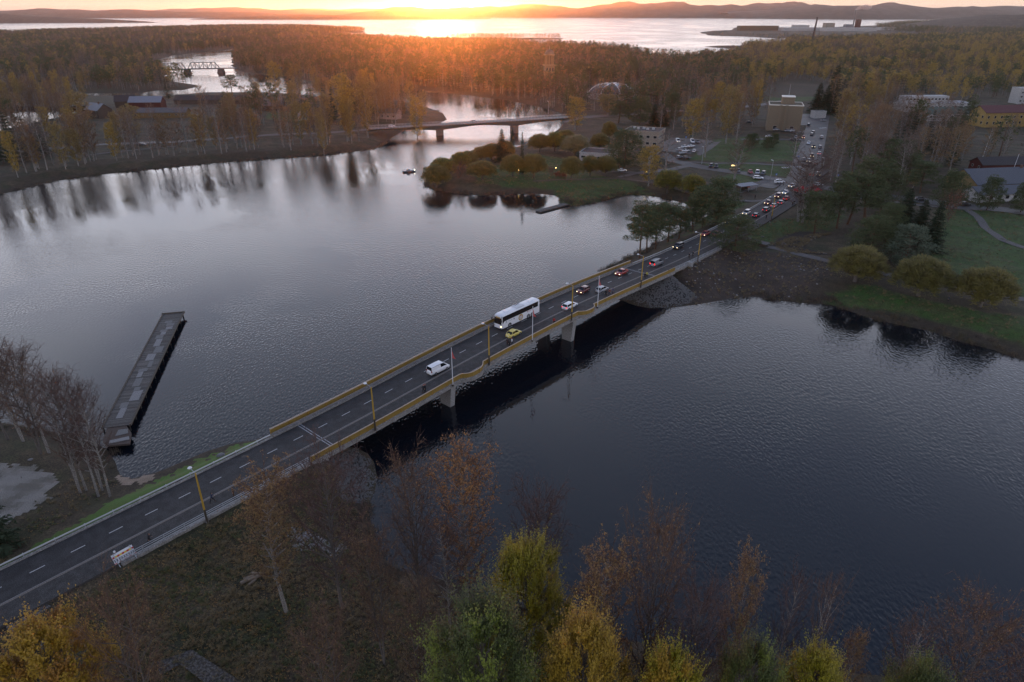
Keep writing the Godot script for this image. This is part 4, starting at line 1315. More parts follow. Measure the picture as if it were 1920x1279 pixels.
	windows(t, Vector3(-4.75, 0, 4.75), Vector3.RIGHT, Vector3.BACK, 3, 1, 1.8, 2.9, 16.6, 3, 1.4, 3.4)
	for k in 10:
		mb = MB.new()
		mb.lathe(Vector3(4.3 * cos(k * TAU / 10), 20.8, 4.3 * sin(k * TAU / 10)), [Vector2(0.62, 0), Vector2(0.5, 0.6), Vector2(0.44, 8.2), Vector2(0.66, 8.8)], 8)
		part("column", mb.done(ochre), t)
	mb = MB.new()
	mb.lathe(Vector3(0, 29.6, 0), [Vector2(0, 0), Vector2(5.3, 0), Vector2(5.5, 0.4), Vector2(5.3, 1.0), Vector2(0, 1.0)], 24)
	part("cornice", mb.done(ochre), t)
	mb = MB.new()
	var dp: Array = []
	for i in 9: dp.append(Vector2(4.6 * cos(i / 8.0 * PI / 2), 30.6 + 4.4 * sin(i / 8.0 * PI / 2)))
	mb.lathe(Vector3.ZERO, dp, 24)
	var dome := part("dome", mb.done(grained("copper_roof", lin(0.20, 0.16, 0.12), 3.0, 0.6), 1.0), t)
	mb = MB.new()
	mb.tube(Vector3(0, 35, 0), Vector3(0, 38.2, 0), 0.18, 0.05, 5)
	part("finial", mb.done(steel()), dome)
	# farm on the left bank
	gable("brown_farmhouse", "brown timber house with a grey roof, leftmost on the left bank", Vector3(-299.3, 2.5, -517.3), -0.5, Vector3(15, 5.5, 11), 4.0, brown, grey_tin, [[0, 3, 2, 1.8, 2.6, 1.2, 1.2]])
	gable("red_hay_barn", "red barn with a bluish tin roof on the left bank farm", Vector3(-285.2, 2.5, -561.5), 0.08, Vector3(24, 6.0, 11), 3.6, red_wall, grained("blue_tin", lin(0.32, 0.34, 0.40), 3.0, 0.5), [], "barn", false)
	gable("long_cowshed", "long grey-roofed farm building with an ochre wall before the red barn", Vector3(-254.0, 2.5, -517.3), 0.05, Vector3(38, 3.6, 9), 2.6, grained("ochre_board", lin(0.30, 0.19, 0.08), 2.0, 0.9), grained("weathered_tin", lin(0.17, 0.165, 0.17), 3.0, 0.7), [[0, 8, 1, 1.9, 2.6, 1.2, 1.1]], "farm building", false)
	gable("dark_cowshed", "long dark-roofed shed along the channel behind the farm", Vector3(-250.3, 2.2, -601.3), 0.0, Vector3(60, 3.4, 10), 3.0, brown, grained("dark_tin", lin(0.06, 0.055, 0.055), 3.0, 0.7), [], "farm building", false)
	gable("dark_cottage", "dark cottage with a tin roof under the tall trees on the left bank", Vector3(-185.6, 2.2, -557.5), 0.1, Vector3(16, 4.0, 9), 3.0, brown, grained("weathered_tin", Color.WHITE, 3.0), [[0, 3, 1, 2, 2.6, 1.2, 1.2]])
	gable("barn_shed", "dark hip barn left of the red hay barn", Vector3(-310.3, 2.2, -576.9), 0.3, Vector3(14, 5.0, 10), 4.0, brown, roof_dark, [], "barn", false)
	gable("white_cottage", "small white cottage near the left bank road", Vector3(-150.1, 2.2, -506.1), 0.5, Vector3(6, 3.4, 5), 2.4, white, grained("pale_roof", Color.WHITE, 5.0), [[0, 2, 1, 1.8, 2.6, 1.0, 1.0]])
	gable("pink_house", "pale pinkish house beside the second bridge's left end", Vector3(-88.0, 2.5, -517.3), -0.3, Vector3(13, 4.8, 9), 2.6, grained("pink_render", lin(0.50, 0.42, 0.40), 4.0, 0.9), grained("weathered_tin", Color.WHITE, 3.0), [[0, 3, 1, 2.2, 2.6, 1.2, 1.3]])
	# the mill on the far point
	t = thing("mill_chimney", "slender mill chimney with a plume on the far lake point", "chimney", on_ground(Vector3(1552.9, 3.0, -3422.0)), 0)
	mb = MB.new()
	mb.tube(Vector3.ZERO, Vector3(0, 72, 0), 3.4, 2.2, 10, true)
	part("stack", mb.done(grained("stack_concrete", lin(0.26, 0.25, 0.25), 12.0, 0.9)), t)
	var smoke := plain("steam", Color(0.93, 0.91, 0.90, 1.0), 1.0)
	var fm := FogMaterial.new()
	fm.density = 0.03
	fm.albedo = Color(1, 0.97, 0.95)
	for k in 5:
		var f := FogVolume.new()
		f.name = numbered("smoke")
		f.shape = RenderingServer.FOG_VOLUME_SHAPE_ELLIPSOID
		var r := 11.0 + 4.5 * k
		f.size = Vector3(r * 1.7, r * 0.8, r)
		f.material = fm
		add_child(f)
		f.position = on_ground(Vector3(1552.9, 3.0, -3422.0)) + Vector3(4 + k * 10 + rng.randf_range(-3, 3), 76 + k * 2.2 + rng.randf_range(-2, 2), 0)
		tag(f, "white steam drifting from the mill chimney", "smoke", "steam puffs over the mill", "stuff")
	var mill := [[Vector3(1524.7, 3.0, -3317.3), 18, 34, 18, "red-brown boiler house beside the mill chimney", red_wall], [Vector3(1441.0, 3.0, -3218.7), 34, 16, 24, "grey mill block left of the chimney", grey_tin], [Vector3(1105.1, 3.0, -2876.3), 150, 9, 60, "long white-roofed mill hall, left of the pair", white], [Vector3(1256.2, 3.0, -2801.7), 190, 11, 60, "long white-roofed mill hall, right of the pair", white], [Vector3(953.9, 3.0, -2915.1), 150, 16, 40, "long brown timber stack on the tip of the mill point", grained("log_pile", lin(0.20, 0.145, 0.09), 14.0, 1.0)], [Vector3(1397.5, 3.0, -3317.3), 40, 20, 30, "ochre mill building between the halls", cream], [Vector3(1217.2, 3.0, -3171.6), 60, 14, 40, "pale heap-covered store on the mill point", white], [Vector3(1471.3, 3.0, -2955.0), 60, 10, 40, "pale mill store right of the long halls", white]]
	for m in mill:
		block("mill_building", m[4], m[0], 0.06, Vector3(m[1], m[2], m[3]), m[5], m[5], [], null, "mill building")
	t = thing("tall_mast", "tall dark leaning stack above the birches by the lake", "mast", on_ground(Vector3(661.0, 3.0, -1641.7)), 0)
	mb = MB.new()
	mb.tube(Vector3.ZERO, Vector3(3.0, 56, 0), 2.1, 1.7, 9, true)
	part("stack", mb.done(grained("dark_stack", lin(0.08, 0.06, 0.055), 8.0, 0.9)), t)

# ---------------------------------------------------------------- vehicles
func loft(mb: MB, st: Array) -> void:   # st: rings of equal length
	for i in st.size() - 1:
		var k: int = st[i].size()
		for j in k:
			mb.quad(st[i][j], st[i + 1][j], st[i + 1][(j + 1) % k], st[i][(j + 1) % k])
	for e in [0, st.size() - 1]:
		for j in range(1, st[e].size() - 1):
			mb.tri(st[e][0], st[e][j], st[e][j + 1])

# kind -> length, width, belt line [x, y], roof line [x, y]
const CARS := {
	"sedan": [4.6, 1.8, [[-2.3, 0.62], [-2.2, 0.92], [-1.4, 0.98], [0.9, 0.95], [1.6, 0.86], [2.1, 0.72], [2.3, 0.5]], [[-1.75, 0.97], [-0.95, 1.40], [0.1, 1.45], [0.35, 1.41], [1.1, 0.94]]],
	"hatch": [4.1, 1.76, [[-2.05, 0.6], [-2.0, 0.95], [-1.4, 1.0], [0.8, 0.97], [1.5, 0.86], [1.9, 0.72], [2.05, 0.5]], [[-1.98, 0.98], [-1.5, 1.42], [-0.2, 1.50], [0.25, 1.45], [1.05, 0.96]]],
	"wagon": [4.75, 1.82, [[-2.38, 0.6], [-2.32, 0.95], [-1.4, 1.0], [0.9, 0.97], [1.7, 0.86], [2.2, 0.72], [2.38, 0.5]], [[-2.3, 0.98], [-1.9, 1.45], [-0.2, 1.50], [0.35, 1.45], [1.15, 0.96]]],
	"suv": [4.6, 1.9, [[-2.3, 0.7], [-2.26, 1.08], [-1.4, 1.12], [0.9, 1.1], [1.7, 1.0], [2.15, 0.85], [2.3, 0.6]], [[-2.22, 1.1], [-1.9, 1.66], [-0.2, 1.72], [0.4, 1.66], [1.1, 1.08]]],
	"van": [5.1, 1.95, [[-2.55, 0.6], [-2.5, 1.15], [-1.4, 1.2], [1.2, 1.18], [1.9, 1.02], [2.4, 0.82], [2.55, 0.5]], [[-2.5, 1.18], [-2.4, 1.88], [-0.2, 1.95], [0.85, 1.90], [1.75, 1.12]]],
	"beetle": [4.1, 1.75, [[-2.05, 0.48], [-1.88, 0.74], [-1.5, 0.93], [0.9, 0.96], [1.4, 0.90], [1.8, 0.72], [2.05, 0.45]], [[-1.62, 0.92], [-1.0, 1.30], [-0.25, 1.50], [0.35, 1.44], [1.05, 0.95]]],
}

func car(kind: String, label: String, at: Vector3, turn: float, paint: Material, lights := "") -> Node3D:
	var d: Array = CARS[kind]
	var t := thing({"van": "white_van", "beetle": "yellow_car"}.get(kind, "car") if kind != "van" else "van", label, "van" if kind == "van" else "car", at, turn)
	var w: float = d[1] / 2
	var st: Array = []
	for p in d[2]:
		var tuck := 0.80 if absf(p[0]) > d[0] / 2 - 0.06 else (0.94 if absf(p[0]) > d[0] / 2 - 0.4 else 1.0)
		var k: float = w * tuck
		st.append([Vector3(p[0], 0.24, k * 0.94), Vector3(p[0], 0.45, k), Vector3(p[0], p[1] * 0.85, k), Vector3(p[0], p[1], k * 0.88), Vector3(p[0], p[1] + 0.02, 0), Vector3(p[0], p[1], -k * 0.88), Vector3(p[0], p[1] * 0.85, -k), Vector3(p[0], 0.45, -k), Vector3(p[0], 0.24, -k * 0.94)])
	var mb := MB.new()
	loft(mb, st)
	part("body", mb.done(paint, 1.0), t)
	# glasshouse
	var r: Array = d[3]
	var base: float = d[2][2][1]
	mb = MB.new()
	st = []
	for p in r:
		var low := minf(base, p[1])
		var k := w * lerpf(0.90, 0.74, clampf((p[1] - low) / 0.5, 0, 1))
		st.append([Vector3(p[0], low - 0.06, w * 0.89), Vector3(p[0], p[1] - 0.02, k), Vector3(p[0], p[1] - 0.02, -k), Vector3(p[0], low - 0.06, -w * 0.89)])
	loft(mb, st)
	part("windows", mb.done(plain("car_glass", lin(0.012, 0.013, 0.016), 0.1)), t)
	mb = MB.new()
	var a: Array = r[1]
	var b: Array = r[2]
	var c: Array = r[3]
	var top: Array = []
	for p in [a, b, c]:
		var k := w * 0.755
		top.append([Vector3(p[0], p[1] - 0.07, k), Vector3(p[0], p[1] + 0.015, k * 0.93), Vector3(p[0], p[1] + 0.045, 0), Vector3(p[0], p[1] + 0.015, -k * 0.93), Vector3(p[0], p[1] - 0.07, -k)])
	loft(mb, top)
	for s in [1, -1]:   # pillars
		var k: float = w * 0.91 * s
		for e in [[r[0], r[1]], [r[4], r[3]]]:
			mb.bar(Vector3(e[0][0], minf(base, e[0][1]) - 0.04, k * 0.985), Vector3(e[1][0], e[1][1] - 0.03, w * 0.765 * s), 0.09, 0.07)
		mb.bar(Vector3(-0.35, base - 0.05, k * 0.985), Vector3(-0.4, b[1] - 0.04, w * 0.765 * s), 0.10, 0.05)
		if kind == "van":   # panelled rear half
			mb.quad(Vector3(-2.42, 1.14, k), Vector3(0.0, 1.14, k), Vector3(-0.05, 1.86, w * 0.775 * s), Vector3(-2.36, 1.82, w * 0.775 * s))
	if kind == "beetle":   # the round rear deck runs up into the roof
		for q in [[r[0], r[1]]]:
			mb.quad(Vector3(q[0][0] - 0.12, 0.93, 0.34), Vector3(q[0][0] - 0.12, 0.93, -0.34), Vector3(q[0][0] + 0.12, 1.0, -0.36), Vector3(q[0][0] + 0.12, 1.0, 0.36))
	part("roof", mb.done(paint), t)
	for x in [d[0] * 0.30, -d[0] * 0.30]:
		for s in [1, -1]:
			mb = MB.new()
			mb.tube(Vector3(x, 0.33, s * (w - 0.2)), Vector3(x, 0.33, s * (w + 0.02)), 0.33, 0.33, 12, true)
			var wh := part("wheel", mb.done(plain("tyre", lin(0.018, 0.018, 0.018), 0.9)), t)
			mb = MB.new()
			mb.tube(Vector3(x, 0.33, s * (w + 0.01)), Vector3(x, 0.33, s * (w + 0.035)), 0.19, 0.17, 10, true)
			part("rim", mb.done(plain("alloy", lin(0.4, 0.4, 0.42), 0.4, 0.7)), wh)
	for s in [1, -1]:
		mb = MB.new()
		mb.box(Vector3(d[0] / 2 - 0.16, d[2][5][1] - 0.08, s * w * 0.72), Vector3(0.18, 0.12, 0.24))
		part("headlight", mb.done(glow("headlight_lit", Color(1, 0.90, 0.72), 3.0) if lights.contains("h") else plain("lamp_glass", lin(0.5, 0.5, 0.5), 0.2)), t)
		mb = MB.new()
		mb.box(Vector3(-d[0] / 2 + 0.10, d[2][1][1] - 0.14, s * w * 0.74), Vector3(0.2, 0.15 if kind != "van" else 0.42, 0.2))
		part("tail_light", mb.done(glow("tail_light_lit", Color(1, 0.05, 0.02), 1.6) if lights.contains("t") else plain("tail_glass", lin(0.22, 0.012, 0.01), 0.3)), t)
	mb = MB.new()
	mb.box(Vector3(-d[0] / 2 + 0.0, 0.55, 0), Vector3(0.06, 0.13, 0.5))
	part("number_plate", mb.done(plain("plate_white", lin(0.6, 0.6, 0.58), 0.6)), t)
	return t

var paints := {}
func paint(c: String) -> Material:
	var col: Array = {"white": [0.74, 0.75, 0.77], "silver": [0.36, 0.37, 0.39], "grey": [0.16, 0.165, 0.18], "black": [0.018, 0.018, 0.022], "dark": [0.035, 0.037, 0.045], "red": [0.30, 0.022, 0.02], "maroon": [0.13, 0.022, 0.02], "yellow": [0.72, 0.58, 0.13], "blue": [0.03, 0.05, 0.12]}[c]
	var m := plain("paint_" + c, lin(col[0], col[1], col[2]), 0.35)
	m.clearcoat_enabled = true
	m.clearcoat = 0.7
	m.clearcoat_roughness = 0.08
	return m

func coach(at: Vector3, turn: float) -> void:
	# front looks along +X
	var t := thing("coach", "tall white three-axle coach with a round gold badge coming across the bridge", "bus", at, turn)
	var white := plain("coach_white", lin(0.72, 0.73, 0.76), 0.3)
	white.clearcoat_enabled = true
	white.clearcoat = 0.5
	var l := 13.6
	var mb := MB.new()
	var st: Array = []
	for p in [[-6.8, 0.92], [-6.72, 1.0], [5.9, 1.0], [6.45, 0.97], [6.75, 0.88]]:
		var w: float = 1.27 * p[1]
		var lift := 0.35
		var top: float = 3.62 - (0.0 if p[0] < 6.0 else (p[0] - 6.0) * 0.25)
		st.append([Vector3(p[0], lift, w), Vector3(p[0], 1.9, w), Vector3(p[0], 3.35, w * 0.97), Vector3(p[0], top - 0.05, w * 0.86), Vector3(p[0], top + 0.03, 0), Vector3(p[0], top - 0.05, -w * 0.86), Vector3(p[0], 3.35, -w * 0.97), Vector3(p[0], 1.9, -w), Vector3(p[0], lift, -w)])
	loft(mb, st)
	part("body", mb.done(white), t)
	var dark := plain("coach_glass", lin(0.016, 0.015, 0.016), 0.12)
	for s in [1, -1]:
		for k in 7:
			mb = MB.new()
			var x := -5.3 + k * 1.63
			mb.box(Vector3(x, 2.70, s * 1.262), Vector3(1.60, 1.22, 0.05))
			part("side_window", mb.done(dark), t)
		mb = MB.new()
		mb.quad(Vector3(6.0, 2.05, s * 1.285), Vector3(6.5, 1.5, s * 1.25), Vector3(6.5, 3.25, s * 1.22), Vector3(6.0, 3.3, s * 1.27))
		mb.quad(Vector3(5.3, 2.08, s * 1.286), Vector3(6.0, 2.05, s * 1.286), Vector3(6.0, 3.3, s * 1.27), Vector3(5.3, 3.31, s * 1.27))
		part("cab_window", mb.done(dark), t)
	mb = MB.new()
	mb.quad(Vector3(6.80, 1.35, 1.10), Vector3(6.80, 1.35, -1.10), Vector3(6.74, 3.28, -1.06), Vector3(6.74, 3.28, 1.06))
	part("windscreen", mb.done(dark), t)
	mb = MB.new()
	mb.box(Vector3(6.76, 3.02, 0.0), Vector3(0.06, 0.28, 1.3))
	part("destination_sign", mb.done(plain("amber_sign", lin(0.45, 0.27, 0.08), 0.5)), t)
	for x in [-2.6, -4.0, 4.1]:
		for s in [1, -1]:
			mb = MB.new()
			mb.tube(Vector3(x, 0.52, s * 1.0), Vector3(x, 0.52, s * 1.29), 0.52, 0.52, 16, true)
			var wh := part("wheel", mb.done(plain("tyre", Color.BLACK)), t)
			mb = MB.new()
			mb.tube(Vector3(x, 0.52, s * 1.28), Vector3(x, 0.52, s * 1.32), 0.30, 0.2, 12, true)
			part("rim", mb.done(plain("alloy", Color.WHITE)), wh)
			mb = MB.new()
			for i in 10:   # dark arch lip
				var a0 := PI * i / 10
				var a1 := PI * (i + 1) / 10
				mb.quad(Vector3(x + cos(a0) * 0.56, 0.5 + sin(a0) * 0.56, s * 1.276), Vector3(x + cos(a1) * 0.56, 0.5 + sin(a1) * 0.56, s * 1.276), Vector3(x + cos(a1) * 0.68, 0.5 + sin(a1) * 0.68, s * 1.276), Vector3(x + cos(a0) * 0.68, 0.5 + sin(a0) * 0.68, s * 1.276))
			part("wheel_arch", mb.done(plain("arch_black", lin(0.03, 0.03, 0.03), 0.8)), t)
	for s in [1, -1]:
		mb = MB.new()
		mb.box(Vector3(6.66, 0.85, s * 0.92), Vector3(0.2, 0.2, 0.36))
		part("headlight", mb.done(glow("coach_lamp_lit", Color(1, 0.82, 0.55), 5.0) if s == -1 else plain("lamp_glass", Color.WHITE)), t)
		mb = MB.new()
		mb.tube(Vector3(6.5, 3.4, s * 1.05), Vector3(7.15, 3.3, s * 1.45), 0.05, 0.05, 5)
		mb.tube(Vector3(7.15, 3.3, s * 1.45), Vector3(7.2, 2.8, s * 1.5), 0.05, 0.05, 5)
		mb.box(Vector3(7.2, 2.55, s * 1.5), Vector3(0.16, 0.55, 0.3))
		part("mirror", mb.done(plain("mirror_dark", lin(0.05, 0.05, 0.05), 0.4)), t)
	for x in [4.0, -4.4]:
		mb = MB.new()
		mb.box(Vector3(x, 3.68, 0), Vector3(1.0, 0.12, 0.9))
		part("roof_hatch", mb.done(plain("hatch_white", lin(0.82, 0.82, 0.84), 0.4)), t)
	mb = MB.new()
	mb.box(Vector3(-0.2, 3.70, 0), Vector3(2.6, 0.16, 1.7))
	part("roof_unit", mb.done(plain("unit_grey", lin(0.58, 0.59, 0.62), 0.5)), t)
	for k in 3:
		mb = MB.new()
		mb.tube(Vector3(-0.9 + k * 0.5, 3.72, 0.55), Vector3(-0.9 + k * 0.5, 3.82, 0.55), 0.17, 0.17, 10, true)
		part("fan", mb.done(plain("arch_black", Color.BLACK)), t)
	# badge and lettering on the flank that faces the camera (the coach's left, -Z side after turning)
	for s in [1, -1]:
		var q: float = 1.284 * s
		mb = MB.new()
		ring(mb, Vector3(0.2, 1.25, q), 0.52, 0.80, s)
		part("badge", mb.done(plain("badge_gold", lin(0.45, 0.29, 0.06), 0.5)), t)
		mb = MB.new()
		ring(mb, Vector3(0.2, 1.25, q + 0.004 * s), 0.30, 0.42, s)
		part("badge", mb.done(plain("badge_slate", lin(0.20, 0.19, 0.22), 0.5)), t)
		mb = MB.new()
		mb.box(Vector3(0.2, 1.68, q), Vector3(0.3, 0.16, 0.012))
		mb.box(Vector3(0.2, 1.22, q), Vector3(0.14, 0.34, 0.012))
		for x in [-2.3, -2.9, -3.35, -3.9]: mb.box(Vector3(x, 1.85, q), Vector3(0.5 if x > -2.5 else 0.24, 0.16, 0.012))
		part("lettering", mb.done(plain("badge_red", lin(0.40, 0.03, 0.03), 0.5)), t)
		mb = MB.new()
		for k in 9: mb.box(Vector3(4.6 - k * 0.17, 1.72, q), Vector3(0.12, 0.06, 0.012))
		mb.box(Vector3(2.6, 1.68, q), Vector3(0.3, 0.3, 0.012))
		mb.quad(Vector3(5.0, 1.4, q), Vector3(5.25, 2.0, q), Vector3(5.35, 2.0, q), Vector3(5.1, 1.4, q))
		mb.quad(Vector3(5.35, 2.0, q), Vector3(5.55, 1.4, q), Vector3(5.45, 1.4, q), Vector3(5.25, 2.0, q))
		part("lettering", mb.done(plain("letter_dark", lin(0.05, 0.06, 0.09), 0.5)), t)

func ring(mb: MB, o: Vector3, r0: float, r1: float, _s: int) -> void:
	for i in 28:
		var a := TAU * i / 28
		var b := TAU * (i + 1) / 28
		mb.quad(o + Vector3(cos(a) * r0, sin(a) * r0, 0), o + Vector3(cos(a) * r1, sin(a) * r1, 0), o + Vector3(cos(b) * r1, sin(b) * r1, 0), o + Vector3(cos(b) * r0, sin(b) * r0, 0))

func on_road(s: float, n: float) -> Vector3:
	return rd(s, n, 0.01 if n < 0 else 0.12)

func make_vehicles() -> void:
	plain("tyre", lin(0.018, 0.018, 0.018), 0.9)
	plain("alloy", lin(0.4, 0.4, 0.42), 0.4, 0.7)
	plain("lamp_glass", lin(0.5, 0.5, 0.5), 0.2)
	plain("arch_black", lin(0.03, 0.03, 0.03), 0.8)
	coach(rd(46.4, -4.95, 0.01), rd_turn(46) + PI)
	# [kind, colour, s, n, with the road (1) or against it (-1), lights, label]
	var away := [
		["van", "white", 17.7, -1.6, 1, "", "white panel van driving alone in the right lane of the bridge"],
		["beetle", "yellow", 39.7, -0.2, 1, "", "small round-backed yellow car beside the coach"],
		["wagon", "white", 60.8, -0.2, 1, "t", "white estate car with brake lights on, ahead of the yellow car"],
		["hatch", "silver", 75.9, -1.0, 1, "", "silver hatchback beside the third flagpole on the bridge"],
		["hatch", "maroon", 71.8, -4.1, -1, "h", "dark red hatchback behind the coach, on the lake side of the bridge"],
		["sedan", "red", 91.6, -5.1, -1, "h", "red saloon at the far end of the bridge, headlights on"],
		["van", "grey", 106.3, -2.5, 1, "t", "grey van with red tail lights just past the bridge"],
		["suv", "black", 126.7, -6.4, -1, "h", "black off-roader with headlights on, past the bridge's end"],
		["sedan", "red", 146.2, -6.4, -1, "h", "bright red car on the causeway left of the roadside pine"],
		["sedan", "maroon", 149.0, -3.4, 1, "t", "dark red car half behind the roadside pine"],
		["sedan", "blue", 166.2, -6.6, -1, "h", "dark blue car coming down the causeway above the pine"],
		["suv", "silver", 181.6, -6.1, -1, "h", "silver car leading the queue off the junction"],
		["hatch", "dark", 181.1, -2.1, 1, "t", "dark car with tail lights, last of the queue to the junction"],
		["suv", "dark", 191.1, -1.8, 1, "t", "dark off-roader in the junction queue under the last yellow lamp"],
		["sedan", "maroon", 202.6, -5.2, -1, "h", "maroon car leaving the junction, third in line"],
		["hatch", "silver", 199.4, -1.6, 1, "t", "silver hatchback in the queue to the junction"],
		["suv", "maroon", 215.4, -5.3, -1, "h", "maroon off-roader leaving the junction, second in line"],
		["hatch", "grey", 206.1, -1.0, 1, "t", "grey hatchback third from the front of the junction queue"],
		["sedan", "white", 223.7, -4.8, -1, "h", "pale car just leaving the junction"],
		["sedan", "red", 214.2, -1.4, 1, "t", "red car braking at the front of the junction queue"],
	]
	for c in away:
		var s: float = c[2]
		car(c[0], c[6], on_road(s, c[3]), rd_turn(s) + (0.0 if c[4] > 0 else PI), paint(c[1]), c[5])
	# cars off the bridge road: [kind, colour, place, yaw, lights, label]
	var up := 1.15
	var rest := [
		["sedan", "white", Vector3(122.0, 4.0, -296.9), -2.3, "h", "white car turning out of the junction onto the causeway"],
		["suv", "dark", Vector3(121.2, 4.0, -288.2), 0.9, "t", "dark car stopped on the junction beside the red tent"],
		["suv", "white", Vector3(120.3, 4.0, -307.3), 0.1, "", "big white estate waiting at the mouth of the side street"],
		["sedan", "white", Vector3(133.9, 4.0, -298.9), 0.1, "", "white car crossing the junction towards the right"],
		["hatch", "red", Vector3(139.4, 4.0, -319.4), up, "t", "red-lit car first after the zebra crossing"],
		["suv", "dark", Vector3(142.4, 4.0, -319.4), up + PI, "h", "dark car with bright headlights reaching the junction"],
		["hatch", "grey", Vector3(149.2, 4.0, -354.5), up + PI, "", "grey car by the lawn edge above the zebra crossing"],
		["hatch", "silver", Vector3(150.6, 4.0, -351.8), up + PI, "h", "silver car with headlights just above the zebra crossing"],
		["sedan", "dark", Vector3(147.7, 4.0, -343.8), up + PI, "h", "dark car on the zebra crossing"],
		["hatch", "maroon", Vector3(151.2, 4.0, -343.8), up, "t", "maroon car at the right of the zebra crossing"],
		["suv", "dark", Vector3(156.7, 4.0, -363.0), up + PI, "h", "dark off-roader with twin headlights in mid street"],
		["sedan", "white", Vector3(169.8, 4.0, -400.9), up + PI, "", "white car farther up the town street by the lawn"],
		["sedan", "dark", Vector3(167.9, 4.0, -389.1), up + PI, "h", "dark car with headlights up the town street"],
		["hatch", "grey", Vector3(170.8, 4.0, -387.5), up, "", "grey car on the far side of the town street"],
		["sedan", "silver", Vector3(163.5, 4.0, -370.3), up, "t", "silver car under the bare street birches"],
		["wagon", "dark", Vector3(183.3, 4.0, -430.5), up, "", "dark car parked first in the upper street"],
		["wagon", "black", Vector3(187.2, 4.0, -438.5), up, "", "black car parked second in the upper street"],
		["hatch", "silver", Vector3(184.5, 4.0, -418.9), up, "", "silver car at the top of the town street"],
		["suv", "dark", Vector3(195.5, 4.0, -466.6), up, "", "dark car on the forecourt beside the town hall"],
		["sedan", "grey", Vector3(214.2, 4.0, -488.2), 0.4, "", "grey car near the white shed"],
		["hatch", "silver", Vector3(167.2, 4.0, -446.8), 0.3, "", "silver car parked leftmost under the town hall"],
		["hatch", "silver", Vector3(173.8, 4.0, -444.7), 0.3, "", "silver car parked in the middle under the town hall"],
		["wagon", "white", Vector3(176.8, 4.0, -444.7), 0.4, "", "white car parked rightmost under the town hall"],
		["sedan", "white", Vector3(154.0, 4.0, -420.8), -0.7, "", "white car behind the small pines on the lawn drive"],
		["wagon", "black", Vector3(165.5, 4.0, -411.5), -0.1, "", "black car standing on the lawn drive"],
		["hatch", "silver", Vector3(169.9, 4.0, -420.8), up, "", "silver car beyond the black one on the lawn drive"],
		["hatch", "red", Vector3(173.7, 4.0, -418.9), up + PI, "h", "red car with headlights on the lawn drive"],
		["suv", "black", Vector3(98.6, 3.5, -342.4), -1.9, "", "black car parked left of a pair by the side street"],
		["suv", "black", Vector3(100.9, 3.5, -341.1), -1.9, "", "black car parked right of a pair by the side street"],
		["hatch", "grey", Vector3(108.8, 3.5, -331.1), -1.9, "", "grey car parked beside the lit trailer"],
		["hatch", "red", Vector3(113.5, 3.5, -327.5), -1.6, "", "red car parked in the row by the side street"],
		["suv", "silver", Vector3(116.5, 3.5, -326.4), -1.9, "", "silver car parked next to the red one"],
		["wagon", "dark", Vector3(118.8, 3.5, -325.2), -2.1, "", "dark car at the right end of the parked row"],
		["wagon", "white", Vector3(114.0, 3.5, -317.2), -0.25, "", "white car driving along the parked row"],
		["van", "white", Vector3(97.6, 3.5, -412.7), -1.6, "h", "white van at the upper left of the parking lot"],
		["van", "white", Vector3(105.2, 3.5, -409.1), -1.6, "", "white van at the upper right of the parking lot"],
		["hatch", "grey", Vector3(107.9, 3.5, -407.3), -1.6, "", "grey car beside the right-hand van of the parking lot"],
		["sedan", "white", Vector3(97.0, 3.5, -391.9), 0.5, "", "white car second row left in the parking lot"],
		["sedan", "white", Vector3(100.9, 3.5, -393.6), 0.5, "", "white car second row right in the parking lot"],
		["hatch", "silver", Vector3(92.5, 3.5, -383.8), 0.5, "", "silver car at the left edge of the parking lot"],
		["sedan", "white", Vector3(95.0, 3.5, -380.7), 0.5, "", "white car in the very middle of the parking lot"],
		["wagon", "white", Vector3(99.0, 3.5, -379.1), 1.2, "", "white estate on the right side of the parking lot"],
		["sedan", "silver", Vector3(91.9, 3.5, -374.5), 0.5, "", "silver car in the fourth row of the parking lot"],
		["hatch", "grey", Vector3(87.8, 3.5, -364.2), 0.7, "", "grey car lowest left in the parking lot"],
		["hatch", "dark", Vector3(91.4, 3.5, -362.7), 0.2, "", "dark car lowest right in the parking lot"],
		["sedan", "dark", Vector3(160.5, 4.0, -480.8), 0.0, "", "dark car left of the town hall under bare birches"],
		["sedan", "silver", Vector3(188.4, 4.0, -582.5), 0.15, "", "silver car on the road from the second bridge"],
		["sedan", "white", Vector3(53.0, 3.0, -332.3), 0.2, "h", "white car half hidden under the park's paired willows"],
		["hatch", "dark", Vector3(165.9, 4.0, -274.5), -0.1, "", "dark car on the right-hand side street, behind the spruces"],
		["sedan", "black", Vector3(178.6, 4.0, -266.1), -0.1, "", "black car on the right-hand side street in the open"],
		["sedan", "black", Vector3(-213.9, 2.8, -404.4), 0.05, "", "black and white car on the left bank road, farther left"],
		["wagon", "dark", Vector3(-186.4, 2.8, -416.9), 0.05, "", "dark car on the left bank road, farther right"],
		["hatch", "silver", Vector3(-23.8, 10.0, -445.7), 0.1, "", "silver car crossing the second bridge"],
		["hatch", "white", Vector3(-76.8, 6.0, -453.1), 0.1, "", "white car at the left end of the second bridge"],
	]
	for c in rest:
		var p: Vector3 = c[2]
		var y := p.y if p.y > 5.0 else ht(p.x, p.z) + 0.2
		car(c[0], c[5], Vector3(p.x, y, p.z), c[3], paint(c[1]), c[4])

